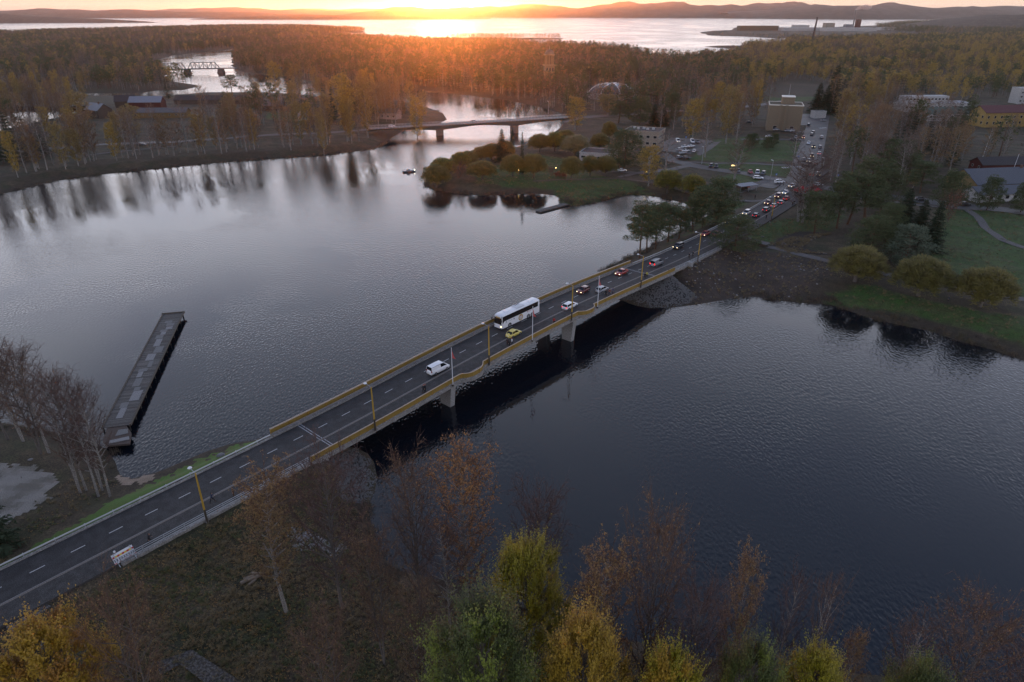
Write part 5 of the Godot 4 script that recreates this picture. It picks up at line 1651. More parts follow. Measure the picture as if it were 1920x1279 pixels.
# ---------------------------------------------------------------- lamps, flags, signs, shelter, tent
func make_street_things() -> void:
	var mast := plain("mast_yellow", lin(0.42, 0.26, 0.035), 0.5)
	var labels := ["yellow street lamp nearest the camera, beside the walking person", "yellow street lamp near the first expansion joint", "yellow street lamp between the first lookout bay and the coach", "yellow street lamp by the second lookout bay", "yellow street lamp at the far end of the parapet", "yellow street lamp just past the bridge by the railing", "", "yellow street lamp over the queue near the junction"]
	var proto: Node3D = null
	for k in 8:
		if k == 6: continue
		var s: float = [-35.5, -3.8, 26.3, 54.9, 85.8, 118.2, 148, 177.7][k]
		var t := thing("street_lamp", labels[k], "street lamp", rd(s, 4.75, -0.2), rd_turn(s), "yellow lamps along the bridge road")
		if proto == null:
			proto = t
			var mb := MB.new()
			mb.tube(Vector3(0, 0, 0), Vector3(0, 2.4, 0), 0.17, 0.16, 8)
			part("base", mb.done(plain("mast_base", lin(0.05, 0.04, 0.03), 0.6)), t)
			mb = MB.new()
			mb.tube(Vector3(0, 2.4, 0), Vector3(0, 9.0, 0), 0.15, 0.11, 8, true)
			part("pole", mb.done(mast), t)
			mb = MB.new()
			mb.tube(Vector3(0, 8.95, 0), Vector3(0, 9.15, -1.5), 0.05, 0.05, 5)
			part("arm", mb.done(steel()), t)
			mb = MB.new()
			mb.lathe(Vector3(0, 9.12, -1.65), [Vector2(0, 0.16), Vector2(0.22, 0.12), Vector2(0.34, 0), Vector2(0.22, -0.12), Vector2(0, -0.16)], 10)
			part("lamp_head", mb.done(plain("lamp_head", lin(0.75, 0.75, 0.75), 0.4)), t)
			mb = MB.new()
			mb.box(Vector3(0, 0.05, -0.25), Vector3(0.4, 0.3, 0.7))
			part("bracket", mb.done(concrete()), t)
		else:
			for c in proto.get_children(): t.add_child(c.duplicate(), true)
	var red := plain("flag_red", lin(0.55, 0.03, 0.03), 0.85)
	red.backlight_enabled = true
	red.backlight = Color(0.4, 0.4, 0.4)
	for k in 3:
		var s: float = [15.7, 40.4, 65.6][k]
		var t := thing("flagpole", ["white flagpole with a limp red flag at the first lookout bay", "white flagpole with a limp red flag beside the coach", "white flagpole with a limp red flag past the second lookout bay"][k], "flagpole", rd(s, 4.75, -0.2), rd_turn(s), "flagpoles along the bridge parapet")
		var mb := MB.new()
		mb.tube(Vector3.ZERO, Vector3(0, 8.4, 0), 0.10, 0.06, 8, true)
		part("pole", mb.done(plain("pole_white", lin(0.62, 0.62, 0.64), 0.4)), t)
		mb = MB.new()
		mb.lathe(Vector3(0, 8.4, 0), [Vector2(0, 0.16), Vector2(0.09, 0.08), Vector2(0, 0)], 6)
		part("finial", mb.done(plain("pole_white", Color.WHITE)), t)
		mb = MB.new()
		# a limp cloth in folds, held at the hoist and gathered lower down
		var rows := 12
		var cols := 10
		var g: Array = []
		for i in rows + 1:
			var v := float(i) / rows
			var r: Array = []
			for j in cols + 1:
				var u := float(j) / cols
				var spread := 0.28 + 0.75 * pow(v, 1.3)
				r.append(Vector3(0.06 + u * spread, 8.2 - v * 2.0 - u * (1.0 - v * 0.45) * 1.1, sin(u * 11.0 + v * 2.0 + k) * 0.10 * (0.3 + v)))
			g.append(r)
		for i in rows:
			for j in cols:
				mb.quad(g[i][j], g[i][j + 1], g[i + 1][j + 1], g[i + 1][j])
		part("flag", mb.done(red, 1.0), t)
		mb = MB.new()
		mb.lathe(Vector3.ZERO, [Vector2(0.22, 0), Vector2(0.22, 0.25), Vector2(0.1, 0.35)], 8)
		part("base", mb.done(plain("mast_base", Color.WHITE)), t)
	# the roadworks barrier: striped boards over a slatted board, on a white frame
	var t := thing("barrier_sign", "white roadworks barrier with a red and yellow striped board at the pavement edge", "barrier", rd(-46.8, 4.0, 0.0), rd_turn(-46.8) + 0.06)
	t.scale = Vector3(0.86, 0.8, 0.86)
	var wh := plain("sign_white", lin(0.72, 0.73, 0.75), 0.5)
	var mb := MB.new()
	var lean := Basis(Vector3.RIGHT, -0.55)
	mb.box(lean * Vector3(0, 1.15, 0), Vector3(3.3, 1.7, 0.08), lean)
	part("board", mb.done(wh), t)
	mb = MB.new()
	for x in [-1.3, 1.3]:
		mb.bar(Vector3(x, 0, 0.75), Vector3(x, 1.9, -1.0), 0.1, 0.1)
		mb.bar(Vector3(x, 0, -1.2), Vector3(x, 1.9, -1.0), 0.1, 0.1)
	part("stand", mb.done(steel()), t)
	for k in 9:
		mb = MB.new()
		var x := -1.48 + k * 0.37
		var z := 0.055
		mb.quad(lean * Vector3(x - 0.18, 1.30, z), lean * Vector3(x - 0.10, 1.62, z), lean * Vector3(x + 0.26, 1.62, z), lean * Vector3(x + 0.18, 1.30, z))
		part("stripe", mb.done(plain("stripe_red", lin(0.45, 0.04, 0.03), 0.5) if k % 2 == 0 else plain("stripe_yellow", lin(0.75, 0.52, 0.05), 0.5)), t)
		mb = MB.new()
		mb.box(lean * Vector3(x + 0.02, 0.86, z), Vector3(0.15, 0.5, 0.02), lean)
		part("slat", mb.done(plain("slat_dark", lin(0.10, 0.105, 0.13), 0.6)), t)
		if k % 2 == 0:
			mb = MB.new()
			mb.box(lean * Vector3(x + 0.05, 0.42, z), Vector3(0.5, 0.13, 0.02), lean)
			part("stripe", mb.done(plain("stripe_red", Color.RED)), t)
	for x in [-1.0]:
		mb = MB.new()
		mb.lathe(Vector3(x, 2.1, -1.0), [Vector2(0, 0.3), Vector2(0.16, 0.2), Vector2(0.18, -0.05), Vector2(0, -0.1)], 8)
		part("warning_lamp", mb.done(plain("lamp_head", Color.WHITE)), t)
	# heap of sawn logs on the grass
	t = thing("log_heap", "small heap of pale sawn logs on the grass below the road", "log pile", on_ground(Vector3(-35.6, 2.5, -70.2)), 0.5)
	for k in 11:
		mb = MB.new()
		var r := rng.randf_range(0.16, 0.30)
		mb.tube(Vector3(-0.5 * rng.randf_range(0.8, 1.3), 0, 0), Vector3(0.5 * rng.randf_range(0.8, 1.4), 0, 0), r, r * 0.9, 8, true)
		var o := part("log", mb.done(grained("sawn_log", lin(0.34, 0.27, 0.21), 0.8, 0.95)), t)
		o.position = Vector3(rng.randf_range(-1.2, 1.2), r + (0.4 if k > 7 else 0.0), rng.randf_range(-0.7, 0.7))
		o.rotation.y = rng.randf_range(-0.7, 0.7)
	# boulders
	for b in [[Vector3(-50.6, 3.0, -98.2), 1.1, "grey boulder on the green verge beside the guard rail"], [Vector3(-84.4, 2.2, -98.6), 0.6, "pale flat stone by the gravel plot on the left"], [Vector3(48.6, 3.0, -190.0), 0.8, "pale stone on bare earth below the far railing"], [Vector3(85.6, 3.0, -225.1), 0.9, "pale stone on the lawn beside the dark soil"]]:
		t = thing("boulder", b[2], "boulder", on_ground(b[0]), rng.randf() * TAU)
		var src: ArrayMesh = stones[rng.randi() % 5]
		var o := part("rock", src, t, grained("boulder_grey", lin(0.30, 0.29, 0.29), 1.0, 0.95))
		o.scale = Vector3(b[1] * 1.5, b[1] * 0.9, b[1] * 1.1)
		o.position.y = b[1] * 0.2
	# stone plinth at the end of the far railing
	t = thing("stone_plinth", "square concrete plinth at the far railing", "plinth", rd(113.5, 4.8, -1.0), rd_turn(113))
	mb = MB.new()
	mb.box(Vector3(0, 0.9, 0), Vector3(1.2, 1.9, 1.2))
	mb.box(Vector3(0, 1.95, 0), Vector3(1.4, 0.2, 1.4))
	part("block", mb.done(grained("pier_concrete", Color.WHITE, 3.0)), t)
	# bus shelter
	t = thing("bus_shelter", "open bus shelter with a pale flat roof beside the lay-by", "bus shelter", on_ground(Vector3(101.2, 3.5, -294.1)) + Vector3(0, 0.1, 0), 0.42)
	mb = MB.new()
	mb.box(Vector3(0, 2.75, 0), Vector3(9.5, 0.18, 4.2), Basis(Vector3.RIGHT, 0.08))
	part("roof", mb.done(grained("pale_roof", Color.WHITE, 5.0)), t)
	mb = MB.new()
	mb.box(Vector3(-1.0, 1.3, -1.6), Vector3(6.5, 2.5, 0.12))
	mb.box(Vector3(-4.2, 1.3, -0.2), Vector3(0.12, 2.5, 2.8))
	part("wall", mb.done(grained("brown_board", Color.WHITE, 2.0)), t)
	for x in [-4.3, 0, 4.3]:
		mb = MB.new()
		mb.tube(Vector3(x, 0, 1.5), Vector3(x, 2.8, 1.5), 0.08, 0.08, 6)
		part("post", mb.done(steel()), t)
	mb = MB.new()
	mb.box(Vector3(2.0, 0.45, -0.6), Vector3(4.5, 0.1, 0.5))
	part("bench", mb.done(grained("cream_board", lin(0.4, 0.38, 0.35), 1.0)), t)
	mb = MB.new()
	mb.box(Vector3(2.6, 1.5, -1.5), Vector3(1.4, 1.6, 0.1))
	part("poster_panel", mb.done(plain("poster_red", lin(0.40, 0.10, 0.05), 0.6)), t)
	# the red event tent
	t = thing("event_tent", "red peaked event tent behind the bare birches at the junction", "tent", on_ground(Vector3(122.5, 4.0, -281.7)), 0.3)
	var tent := plain("tent_red", lin(0.42, 0.03, 0.04), 0.8)
	for x in [-2.6, 2.6]:
		mb = MB.new()
		var w := 2.45
		for k in 4:
			var p := Vector3([1, 1, -1, -1][k], 0, [1, -1, -1, 1][k]) * w
			var q := Vector3([1, 1, -1, -1][(k + 1) % 4], 0, [1, -1, -1, 1][(k + 1) % 4]) * w
			mb.tri(Vector3(0, 4.6, 0), p + Vector3.UP * 2.6, q + Vector3.UP * 2.6)
			mb.quad(p + Vector3.UP * 2.6, q + Vector3.UP * 2.6, q + Vector3.UP * 2.2, p + Vector3.UP * 2.2)
		part("canopy", mb.done(tent), t).position.x = x
		mb = MB.new()
		for k in 4:
			var p := Vector3([1, 1, -1, -1][k], 0, [1, -1, -1, 1][k]) * (w - 0.1)
			mb.tube(p, p + Vector3.UP * 2.6, 0.05, 0.05, 5)
		part("frame", mb.done(steel()), t).position.x = x
	# park lamps, lit
	var n := 0
	for p in [Vector3(3.0, 2.5, -320.6), Vector3(20.7, 2.5, -325.2), Vector3(42.9, 2.5, -328.7), Vector3(62.0, 3.0, -317.2)]:
		t = thing("park_lamp", "lit park lamp %s" % ["on the lawn by the columnar spruce", "in front of the red bush", "under the paired round willows", "below the yellow birch at the path"][n], "park lamp", on_ground(p), 0, "lit lamps of the park path")
		mb = MB.new()
		mb.tube(Vector3.ZERO, Vector3(0, 3.2, 0), 0.07, 0.05, 6)
		part("pole", mb.done(plain("lamp_dark", lin(0.05, 0.05, 0.05), 0.6)), t)
		mb = MB.new()
		mb.lathe(Vector3(0, 3.4, 0), [Vector2(0, 0.22), Vector2(0.17, 0.13), Vector2(0.22, 0), Vector2(0.15, -0.15), Vector2(0, -0.22)], 10)
		part("lamp_globe", mb.done(glow("globe_lit", Color(1, 0.86, 0.52), 6.0), 1.0), t)
		var l := OmniLight3D.new()
		l.name = "bulb"
		l.light_color = Color(1, 0.84, 0.5)
		l.light_energy = 1.2
		l.light_size = 0.2
		l.omni_range = 25
		l.omni_attenuation = 2.0
		l.shadow_enabled = true
		t.add_child(l, true)
		l.position.y = 3.4
		n += 1
	# plain grey street lamps in the town
	n = 0
	for p in [[Vector3(119.2, 4.0, -316.0), "by the parked row's right end"], [Vector3(95.8, 4.0, -349.1), "between the parking lot and the black cars"], [Vector3(109.7, 4.0, -253.5), "beside the bare birches at the junction"], [Vector3(25.1, 8.5, -494.0), "on the second bridge, towards its right end"], [Vector3(143.4, 4.0, -318.2), "on the right side of the town street"]]:
		t = thing("grey_lamp", "tall thin grey street lamp %s" % p[1], "street lamp", Vector3(p[0].x, p[0].y if n == 3 else ht(p[0].x, p[0].z), p[0].z), rng.randf() * 6, "grey lamps of the town")
		mb = MB.new()
		mb.tube(Vector3.ZERO, Vector3(0, 8.5, 0), 0.11, 0.07, 6)
		part("pole", mb.done(steel()), t)
		mb = MB.new()
		mb.bar(Vector3(0, 8.45, 0), Vector3(0, 8.6, 1.2), 0.25, 0.14)
		part("lamp_head", mb.done(plain("lamp_head", Color.WHITE)), t)
		n += 1
	for p in [[Vector3(244.1, 4.0, -360.1), 15.0, "tall bare white flagpole left of the red barn"], [Vector3(219.4, 4.0, -302.0), 12.5, "bare white flagpole in front of the grey-roofed house"]]:
		t = thing("garden_flagpole", p[2], "flagpole", on_ground(p[0]), 0)
		mb = MB.new()
		mb.tube(Vector3.ZERO, Vector3(p[1] * 0.06, p[1], 0), 0.11, 0.06, 7, true)
		part("pole", mb.done(plain("pole_white", Color.WHITE)), t)
		mb = MB.new()
		mb.lathe(Vector3(p[1] * 0.06, p[1], 0), [Vector2(0, 0.3), Vector2(0.13, 0.15), Vector2(0, 0)], 6)
		part("finial", mb.done(plain("finial_red", lin(0.35, 0.05, 0.04), 0.5)), t)
	# blue parking and crossing signs
	n = 0
	for p in [[Vector3(111.3, 4.0, -339.9), "by the parked row"], [Vector3(120.8, 4.0, -313.8), "at the mouth of the side street"], [Vector3(145.7, 4.0, -353.2), "at the zebra crossing"], [Vector3(147.5, 4.0, -310.5), "right of the junction"], [Vector3(102.4, 4.0, -413.4), "at the parking lot"]]:
		t = thing("blue_sign", "small blue traffic sign %s" % p[1], "traffic sign", on_ground(p[0]), 0.0, "blue signs of the town streets")
		mb = MB.new()
		mb.tube(Vector3.ZERO, Vector3(0, 2.6, 0), 0.035, 0.035, 5)
		part("post", mb.done(steel()), t)
		mb = MB.new()
		mb.box(Vector3(0, 2.55, 0.05), Vector3(0.75, 0.75, 0.04))
		part("plate", mb.done(plain("sign_blue", lin(0.03, 0.14, 0.45), 0.5)), t)
		mb = MB.new()
		mb.box(Vector3(0, 2.55, 0.075), Vector3(0.16, 0.42, 0.01))
		part("symbol", mb.done(plain("sign_white", Color.WHITE)), t)
		n += 1
	# lit trailer beside the parked row
	t = thing("trailer", "small trailer with a lit sign board at the side street", "trailer", on_ground(Vector3(107.5, 3.5, -334.8)), 0.2)
	mb = MB.new()
	mb.box(Vector3(0, 0.8, 0), Vector3(3.2, 0.5, 1.8))
	part("bed", mb.done(plain("trailer_ochre", lin(0.26, 0.18, 0.08), 0.6)), t)
	mb = MB.new()
	mb.box(Vector3(0, 2.6, 0), Vector3(3.0, 1.0, 0.12))
	for x in [-1.2, 1.2]: mb.box(Vector3(x, 1.6, 0), Vector3(0.08, 1.4, 0.08))
	part("sign_board", mb.done(plain("board_cream", lin(0.6, 0.5, 0.3), 0.6)), t)
	for x in [-0.9, 0, 0.9]:
		mb = MB.new()
		mb.box(Vector3(x, 2.6, 0.08), Vector3(0.6, 0.5, 0.05))
		part("lamp", mb.done(glow("board_lamp", Color(1, 0.85, 0.55), 2.5)), t)
	for s in [1, -1]:
		mb = MB.new()
		mb.tube(Vector3(0, 0.35, s * 0.8), Vector3(0, 0.35, s * 0.98), 0.35, 0.35, 10, true)
		part("wheel", mb.done(plain("tyre", Color.BLACK)), t)

# ---------------------------------------------------------------- people: a smooth field round a skeleton, meshed as surface nets
func nets(bones: Array, cell: float, grow := 0.0) -> MB:
	var lo := Vector3(9, 9, 9)
	var hi := -lo
	for b in bones:
		var r := maxf(b[2], b[3]) + grow + cell * 2
		for p in [b[0], b[1]]:
			lo = lo.min(p - Vector3(r, r, r))
			hi = hi.max(p + Vector3(r, r, r))
	var n := Vector3i(((hi - lo) / cell).ceil()) + Vector3i.ONE
	var f := PackedFloat32Array()
	f.resize(n.x * n.y * n.z)
	for k in n.z:
		for j in n.y:
			for i in n.x:
				var p := lo + Vector3(i, j, k) * cell
				var s := 0.0
				for b in bones:
					var ab: Vector3 = b[1] - b[0]
					var t := clampf((p - b[0]).dot(ab) / maxf(ab.length_squared(), 1e-6), 0, 1)
					s += exp(-((p - (b[0] + ab * t)).length() - lerpf(b[2], b[3], t) - grow) * 45.0)
				f[(k * n.y + j) * n.x + i] = -log(maxf(s, 1e-30)) / 45.0
	var at := {}
	var mb := MB.new()
	var step := [1, n.x, n.x * n.y]
	for k in n.z - 1:
		for j in n.y - 1:
			for i in n.x - 1:
				var o := (k * n.y + j) * n.x + i
				var sum := Vector3.ZERO
				var cnt := 0
				for e in 12:
					var ax := e / 4
					var u := (ax + 1) % 3
					var w := (ax + 2) % 3
					var q: int = o + (step[u] if e & 1 else 0) + (step[w] if e & 2 else 0)
					var a := f[q]
					var b := f[q + step[ax]]
					if (a < 0) != (b < 0):
						var c := Vector3(i, j, k)
						if e & 1: c[u] += 1
						if e & 2: c[w] += 1
						c[ax] += a / (a - b)
						sum += c
						cnt += 1
				if cnt: at[o] = lo + sum / cnt * cell
	for k in range(1, n.z - 1):
		for j in range(1, n.y - 1):
			for i in range(1, n.x - 1):
				var o := (k * n.y + j) * n.x + i
				for ax in 3:
					if (f[o] < 0) != (f[o + step[ax]] < 0):
						var u: int = step[(ax + 1) % 3]
						var w: int = step[(ax + 2) % 3]
						if at.has(o) and at.has(o - u) and at.has(o - w) and at.has(o - u - w):
							if f[o] < 0: mb.quad(at[o], at[o - w], at[o - u - w], at[o - u])
							else: mb.quad(at[o], at[o - u], at[o - u - w], at[o - w])
	return mb

var poses: Array = []
func make_poses() -> void:
	# front looks along +X; each pose: swing of the legs, swing of the arms
	for q in [[0.42, 0.35, 0.08], [0.20, -0.22, 0.03], [0.0, 0.06, 0.0]]:
		var g: float = q[0]
		var a: float = q[1]
		var pel := Vector3(0, 0.94, 0)
		var chest := Vector3(q[2], 1.34, 0)
		var neck := Vector3(q[2] * 1.2, 1.50, 0)
		var head := Vector3(q[2] * 1.4 + 0.02, 1.66, 0)
		var legs: Array = []
		var shoes: Array = []
		var arms: Array = []
		var hands: Array = []
		for s in [1.0, -1.0]:
			var hip := pel + Vector3(0, -0.04, 0.10 * s)
			var foot := Vector3(g * s * 0.95, 0.09, 0.11 * s)
			var knee := (hip + foot) / 2 + Vector3(0.07 if g > 0.1 else 0.02, 0.02, 0)
			legs.append([hip, knee, 0.092, 0.066])
			legs.append([knee, foot, 0.062, 0.046])
			shoes.append([foot + Vector3(-0.05, -0.04, 0), foot + Vector3(0.17, -0.055, 0), 0.05, 0.04])
			var sh := chest + Vector3(0, 0.10, 0.19 * s)
			var el := sh + Vector3(-a * s * 0.6, -0.29, 0.04 * s)
			var wr := el + Vector3(0.10 - a * s * 0.35, -0.22, 0.0)
			arms.append([sh, el, 0.058, 0.047])
			arms.append([el, wr, 0.045, 0.036])
			hands.append([wr, wr + Vector3(0.02, -0.09, 0), 0.036, 0.030])
			for fg in 4: hands.append([wr + Vector3(0.0, -0.08, 0) + Vector3((fg - 1.5) * 0.017, 0, 0), wr + Vector3((fg - 1.5) * 0.02 + 0.02, -0.17 + absf(fg - 1.4) * 0.01, 0.0), 0.0095, 0.008])
			hands.append([wr + Vector3(0.02, -0.04, 0), wr + Vector3(0.06, -0.10, -0.01 * s), 0.011, 0.009])
		var torso := [[pel, pel + Vector3(0, 0.06, 0), 0.13, 0.125], [pel + Vector3(0, 0.05, 0.05), chest + Vector3(0, 0, 0.07), 0.11, 0.115], [pel + Vector3(0, 0.05, -0.05), chest + Vector3(0, 0, -0.07), 0.11, 0.115], [chest + Vector3(0, 0.09, 0.13), chest + Vector3(0, 0.09, -0.13), 0.075, 0.075]]
		var face := [[neck - Vector3(0, 0.08, 0), head - Vector3(0, 0.06, 0), 0.058, 0.055], [head + Vector3(-0.02, 0.03, 0), head + Vector3(0.03, -0.07, 0), 0.092, 0.062], [head + Vector3(0.09, -0.02, 0), head + Vector3(0.105, -0.035, 0), 0.014, 0.016]]
		var hair := [[head + Vector3(-0.035, 0.05, 0), head + Vector3(-0.03, -0.03, 0), 0.098, 0.088]]
		poses.append({
			"body": nets(torso + legs + shoes + arms + hands + face, 0.034),
			"jacket": nets(torso + arms, 0.045, 0.022), "trousers": nets(legs + [[pel, pel + Vector3(0, 0.03, 0), 0.13, 0.13]], 0.045, 0.016),
			"hair": nets(hair, 0.03), "shoe": nets(shoes, 0.035, 0.012),
		})

func person(pose: int, at: Vector3, turn: float, coat: Array, legs: Array, hair: Array, label: String) -> void:
	var t := thing("person", label, "person", at, turn)
	var p: Dictionary = poses[pose]
	var skin := plain("skin", lin(0.40, 0.25, 0.19), 0.6)
	if not p.has("m"):
		p.m = {}
		for k in ["body", "jacket", "trousers", "hair", "shoe"]: p.m[k] = p[k].done(skin, 1.0)
	part("body", p.m.body, t)
	part("jacket", p.m.jacket, t, plain("cloth_%.3f_%.3f" % [coat[0], coat[2]], lin(coat[0], coat[1], coat[2]), 0.9))
	part("trousers", p.m.trousers, t, plain("cloth_%.3f_%.3f" % [legs[0], legs[2]], lin(legs[0], legs[1], legs[2]), 0.9))
	part("hair", p.m.hair, t, plain("hair_%.3f" % hair[0], lin(hair[0], hair[1], hair[2]), 0.8))
	part("shoes", p.m.shoe, t, plain("shoe_black", lin(0.02, 0.02, 0.02), 0.7))

func make_people() -> void:
	make_poses()
	var blk := [0.018, 0.018, 0.022]
	var nvy := [0.022, 0.03, 0.06]
	var jean := [0.03, 0.04, 0.075]
	var red := [0.34, 0.03, 0.03]
	var wht := [0.55, 0.55, 0.55]
	var brn := [0.09, 0.05, 0.03]
	var hd := [0.03, 0.02, 0.015]
	# [pose, s, n, extra yaw, coat, legs, hair, label]
	var walkers := [
		[0, -43.2, 3.2, 0.0, blk, blk, hd, "person in black walking on the pavement beyond the striped barrier"],
		[0, -32.9, 1.4, 0.0, nvy, blk, hd, "person in a navy jacket striding past the nearest yellow lamp"],
		[2, -30.0, 2.6, 3.1, brn, brn, hd, "person in brown standing at the three-bar railing"],
		[1, 10.1, 2.4, 3.1, blk, blk, red, "person in black with a red cap near the first flagpole"],
		[2, 10.4, 2.5, 2.6, blk, blk, [0.3, 0.05, 0.04], "second person in black beside the red-capped one"],
		[2, 34.9, 2.2, 0.5, blk, blk, hd, "left person of the three beside the yellow car, in black"],
		[2, 34.6, 3.1, 1.2, blk, blk, hd, "middle person of the three beside the yellow car, in black"],
		[2, 35.7, 2.8, 2.4, wht, blk, red, "person in a white jacket, right of the three beside the yellow car"],
		[1, 50.1, 3.2, 0.0, red, blk, hd, "person in a red jacket half behind the parapet"],
		[1, 73.3, 2.0, 3.1, blk, blk, hd, "left person of three in dark clothes past the second lookout bay"],
		[1, 74.6, 2.2, 3.1, [0.16, 0.05, 0.05], jean, hd, "middle person of three past the second lookout bay, in dull red"],
		[2, 75.9, 2.4, 2.8, [0.05, 0.07, 0.14], jean, hd, "right person of three past the second lookout bay, in blue"],
		[1, 92.7, 1.8, 3.1, blk, blk, hd, "person in black by the yellow lamp at the parapet's far end"],
		[1, 93.9, 1.7, 3.1, [0.45, 0.42, 0.08], blk, hd, "person in a yellow vest by the parapet's far end"],
		[2, 119.1, 1.4, 3.0, blk, blk, hd, "left person of two in black at the far railing"],
		[2, 121.3, 1.5, 3.0, blk, blk, hd, "right person of two in black at the far railing"],
		[1, 180.1, 2.1, 3.1, blk, blk, hd, "person in black on the pavement under the last yellow lamp"],
		[1, 185.1, 2.5, 3.1, [0.05, 0.05, 0.07], blk, hd, "person in dark grey on the pavement near the junction queue"],
		[1, 205.8, 3.6, 3.1, [0.08, 0.05, 0.04], blk, hd, "left person of two walking up to the junction"],
		[1, 207.9, 3.8, 3.1, blk, jean, hd, "right person of two walking up to the junction"],
	]
	for w in walkers:
		person(w[0], rd(w[1], clampf(w[2], 0.6, 3.6), 0.115), rd_turn(w[1]) + w[3], w[4], w[5], w[6], w[7])
	for w in [[2, Vector3(118.1, 4.0, -300.5), "left person of two standing by the big white estate"], [2, Vector3(119.7, 4.0, -301.0), "right person of two standing by the big white estate"], [1, Vector3(90.9, 3.0, -277.6), "person in black on the path below the bus shelter, at left"], [1, Vector3(100.0, 3.0, -278.5), "person in black on the path below the bus shelter, at right"], [1, Vector3(140.1, 4.0, -342.5), "person waiting at the left end of the zebra crossing"], [2, Vector3(116.2, 2.4, -168.3), "person in blue-grey on the shore lawn between two round willows"]]:
		var p: Vector3 = w[1]
		person(w[0], Vector3(p.x, ht(p.x, p.z) + 0.14, p.z), rng.randf() * TAU, [0.05, 0.06, 0.09] if w[0] == 2 else blk, blk, hd, w[2])

# ---------------------------------------------------------------- trees
func rv(r: RandomNumberGenerator) -> Vector3:
	return Vector3(r.randf_range(-1, 1), r.randf_range(-1, 1), r.randf_range(-1, 1))

func proto(called: String, trunk: Mesh, crown: Mesh, h: float, w: float) -> Node3D:
	var o := Node3D.new()
	o.set_meta("called", called)
	var t := MeshInstance3D.new()
	t.name = "trunk"
	t.mesh = trunk
	o.add_child(t, true)
	var c := MeshInstance3D.new()
	c.name = "crown"
	c.mesh = crown
	o.add_child(c, true)
	o.set_meta("h", h)
	o.set_meta("w", w)
	return o

# slim birch: straight stem, rising limbs, drooping twigs; leaves may be few
func birch(called: String, h: float, w: float, nb: int, ntw: int, nleaf: int, ls: float, twig: Material, leafm: Material, bark: Material, sd: int, tw := 0.03, lean := 0.0, low := 0.22, split := false) -> Node3D:
	var r := RandomNumberGenerator.new()
	r.seed = sd
	var wood := MB.new()
	var tws := MB.new()
	var lv := MB.new()
	var stems: Array = []
	var base_r := h * 0.0115
	for q in (2 if split else 1):
		var st: Array = []
		var sway := rv(r) * 0.35
		for i in 9:
			var t := i / 8.0
			st.append(Vector3(lean * h * t * t + sway.x * sin(t * 3.0) + (q - 0.5) * (1.8 * t if split else 0.0), h * t, sway.z * sin(t * 4.0)))
		for i in 8: wood.tube(st[i], st[i + 1], lerpf(base_r, 0.02, i / 8.0), lerpf(base_r, 0.02, (i + 1) / 8.0), 7 if nb > 12 else 4)
		stems.append(st)
	for i in nb:
		var st: Array = stems[i % stems.size()]
		var t := lerpf(low, 0.97, pow((i + 0.5) / nb, 0.85))
		var f := t * 8.0
		var p: Vector3 = st[int(f)].lerp(st[mini(int(f) + 1, 8)], f - int(f))
		var az := i * 2.39996 + r.randf_range(-0.4, 0.4)
		var env := w * 0.5 * pow(sin(PI * clampf((t - low * 0.55) / (1.06 - low * 0.55), 0, 1)), 0.75) * r.randf_range(0.7, 1.12)
		var rise := env * r.randf_range(0.75, 1.5)
		var tip := p + Vector3(cos(az) * env, rise, sin(az) * env)
		var mid := p.lerp(tip, 0.5) - Vector3(0, rise * 0.10, 0)
		var br := base_r * (1.0 - t) * 0.5 + 0.028
		wood.tube(p, mid, br, br * 0.6, 4 if nb > 12 else 3)
		tws.tube(mid, tip, br * 0.6, 0.012, 3)
		for j in ntw:
			var u := r.randf_range(0.2, 1.0)
			var a := p.lerp(mid, u * 2) if u < 0.5 else mid.lerp(tip, u * 2 - 1)
			var d := ((tip - p).normalized() * 0.7 + rv(r) * 0.8 + Vector3(0, 0.12, 0)).normalized()
			var l := r.randf_range(0.5, 1.25) * w * 0.155
			var b := a + d * l
			var c := b + (d * 0.5 + Vector3(0, -0.75, 0) + rv(r) * 0.4) * l * 0.6
			tws.blade(a, b, tw, r)
			tws.blade(b - d * l * 0.1, c, tw * 0.75, r)
			for e in 2:
				var g := a.lerp(b, r.randf_range(0.3, 1.0))
				tws.blade(g, g + (d + rv(r) * 0.9) * l * 0.5, tw * 0.6, r)
			for e in nleaf:
				var g := (a.lerp(b, r.randf()) if r.randf() < 0.6 else b.lerp(c, r.randf())) + rv(r) * ls * 1.6
				lv.leaf(g, ls * r.randf_range(0.7, 1.3), r)
	var m := ArrayMesh.new()
	tws.put(m, twig)
	lv.put(m, leafm)
	return proto(called, wood.done(bark), m, h, w)

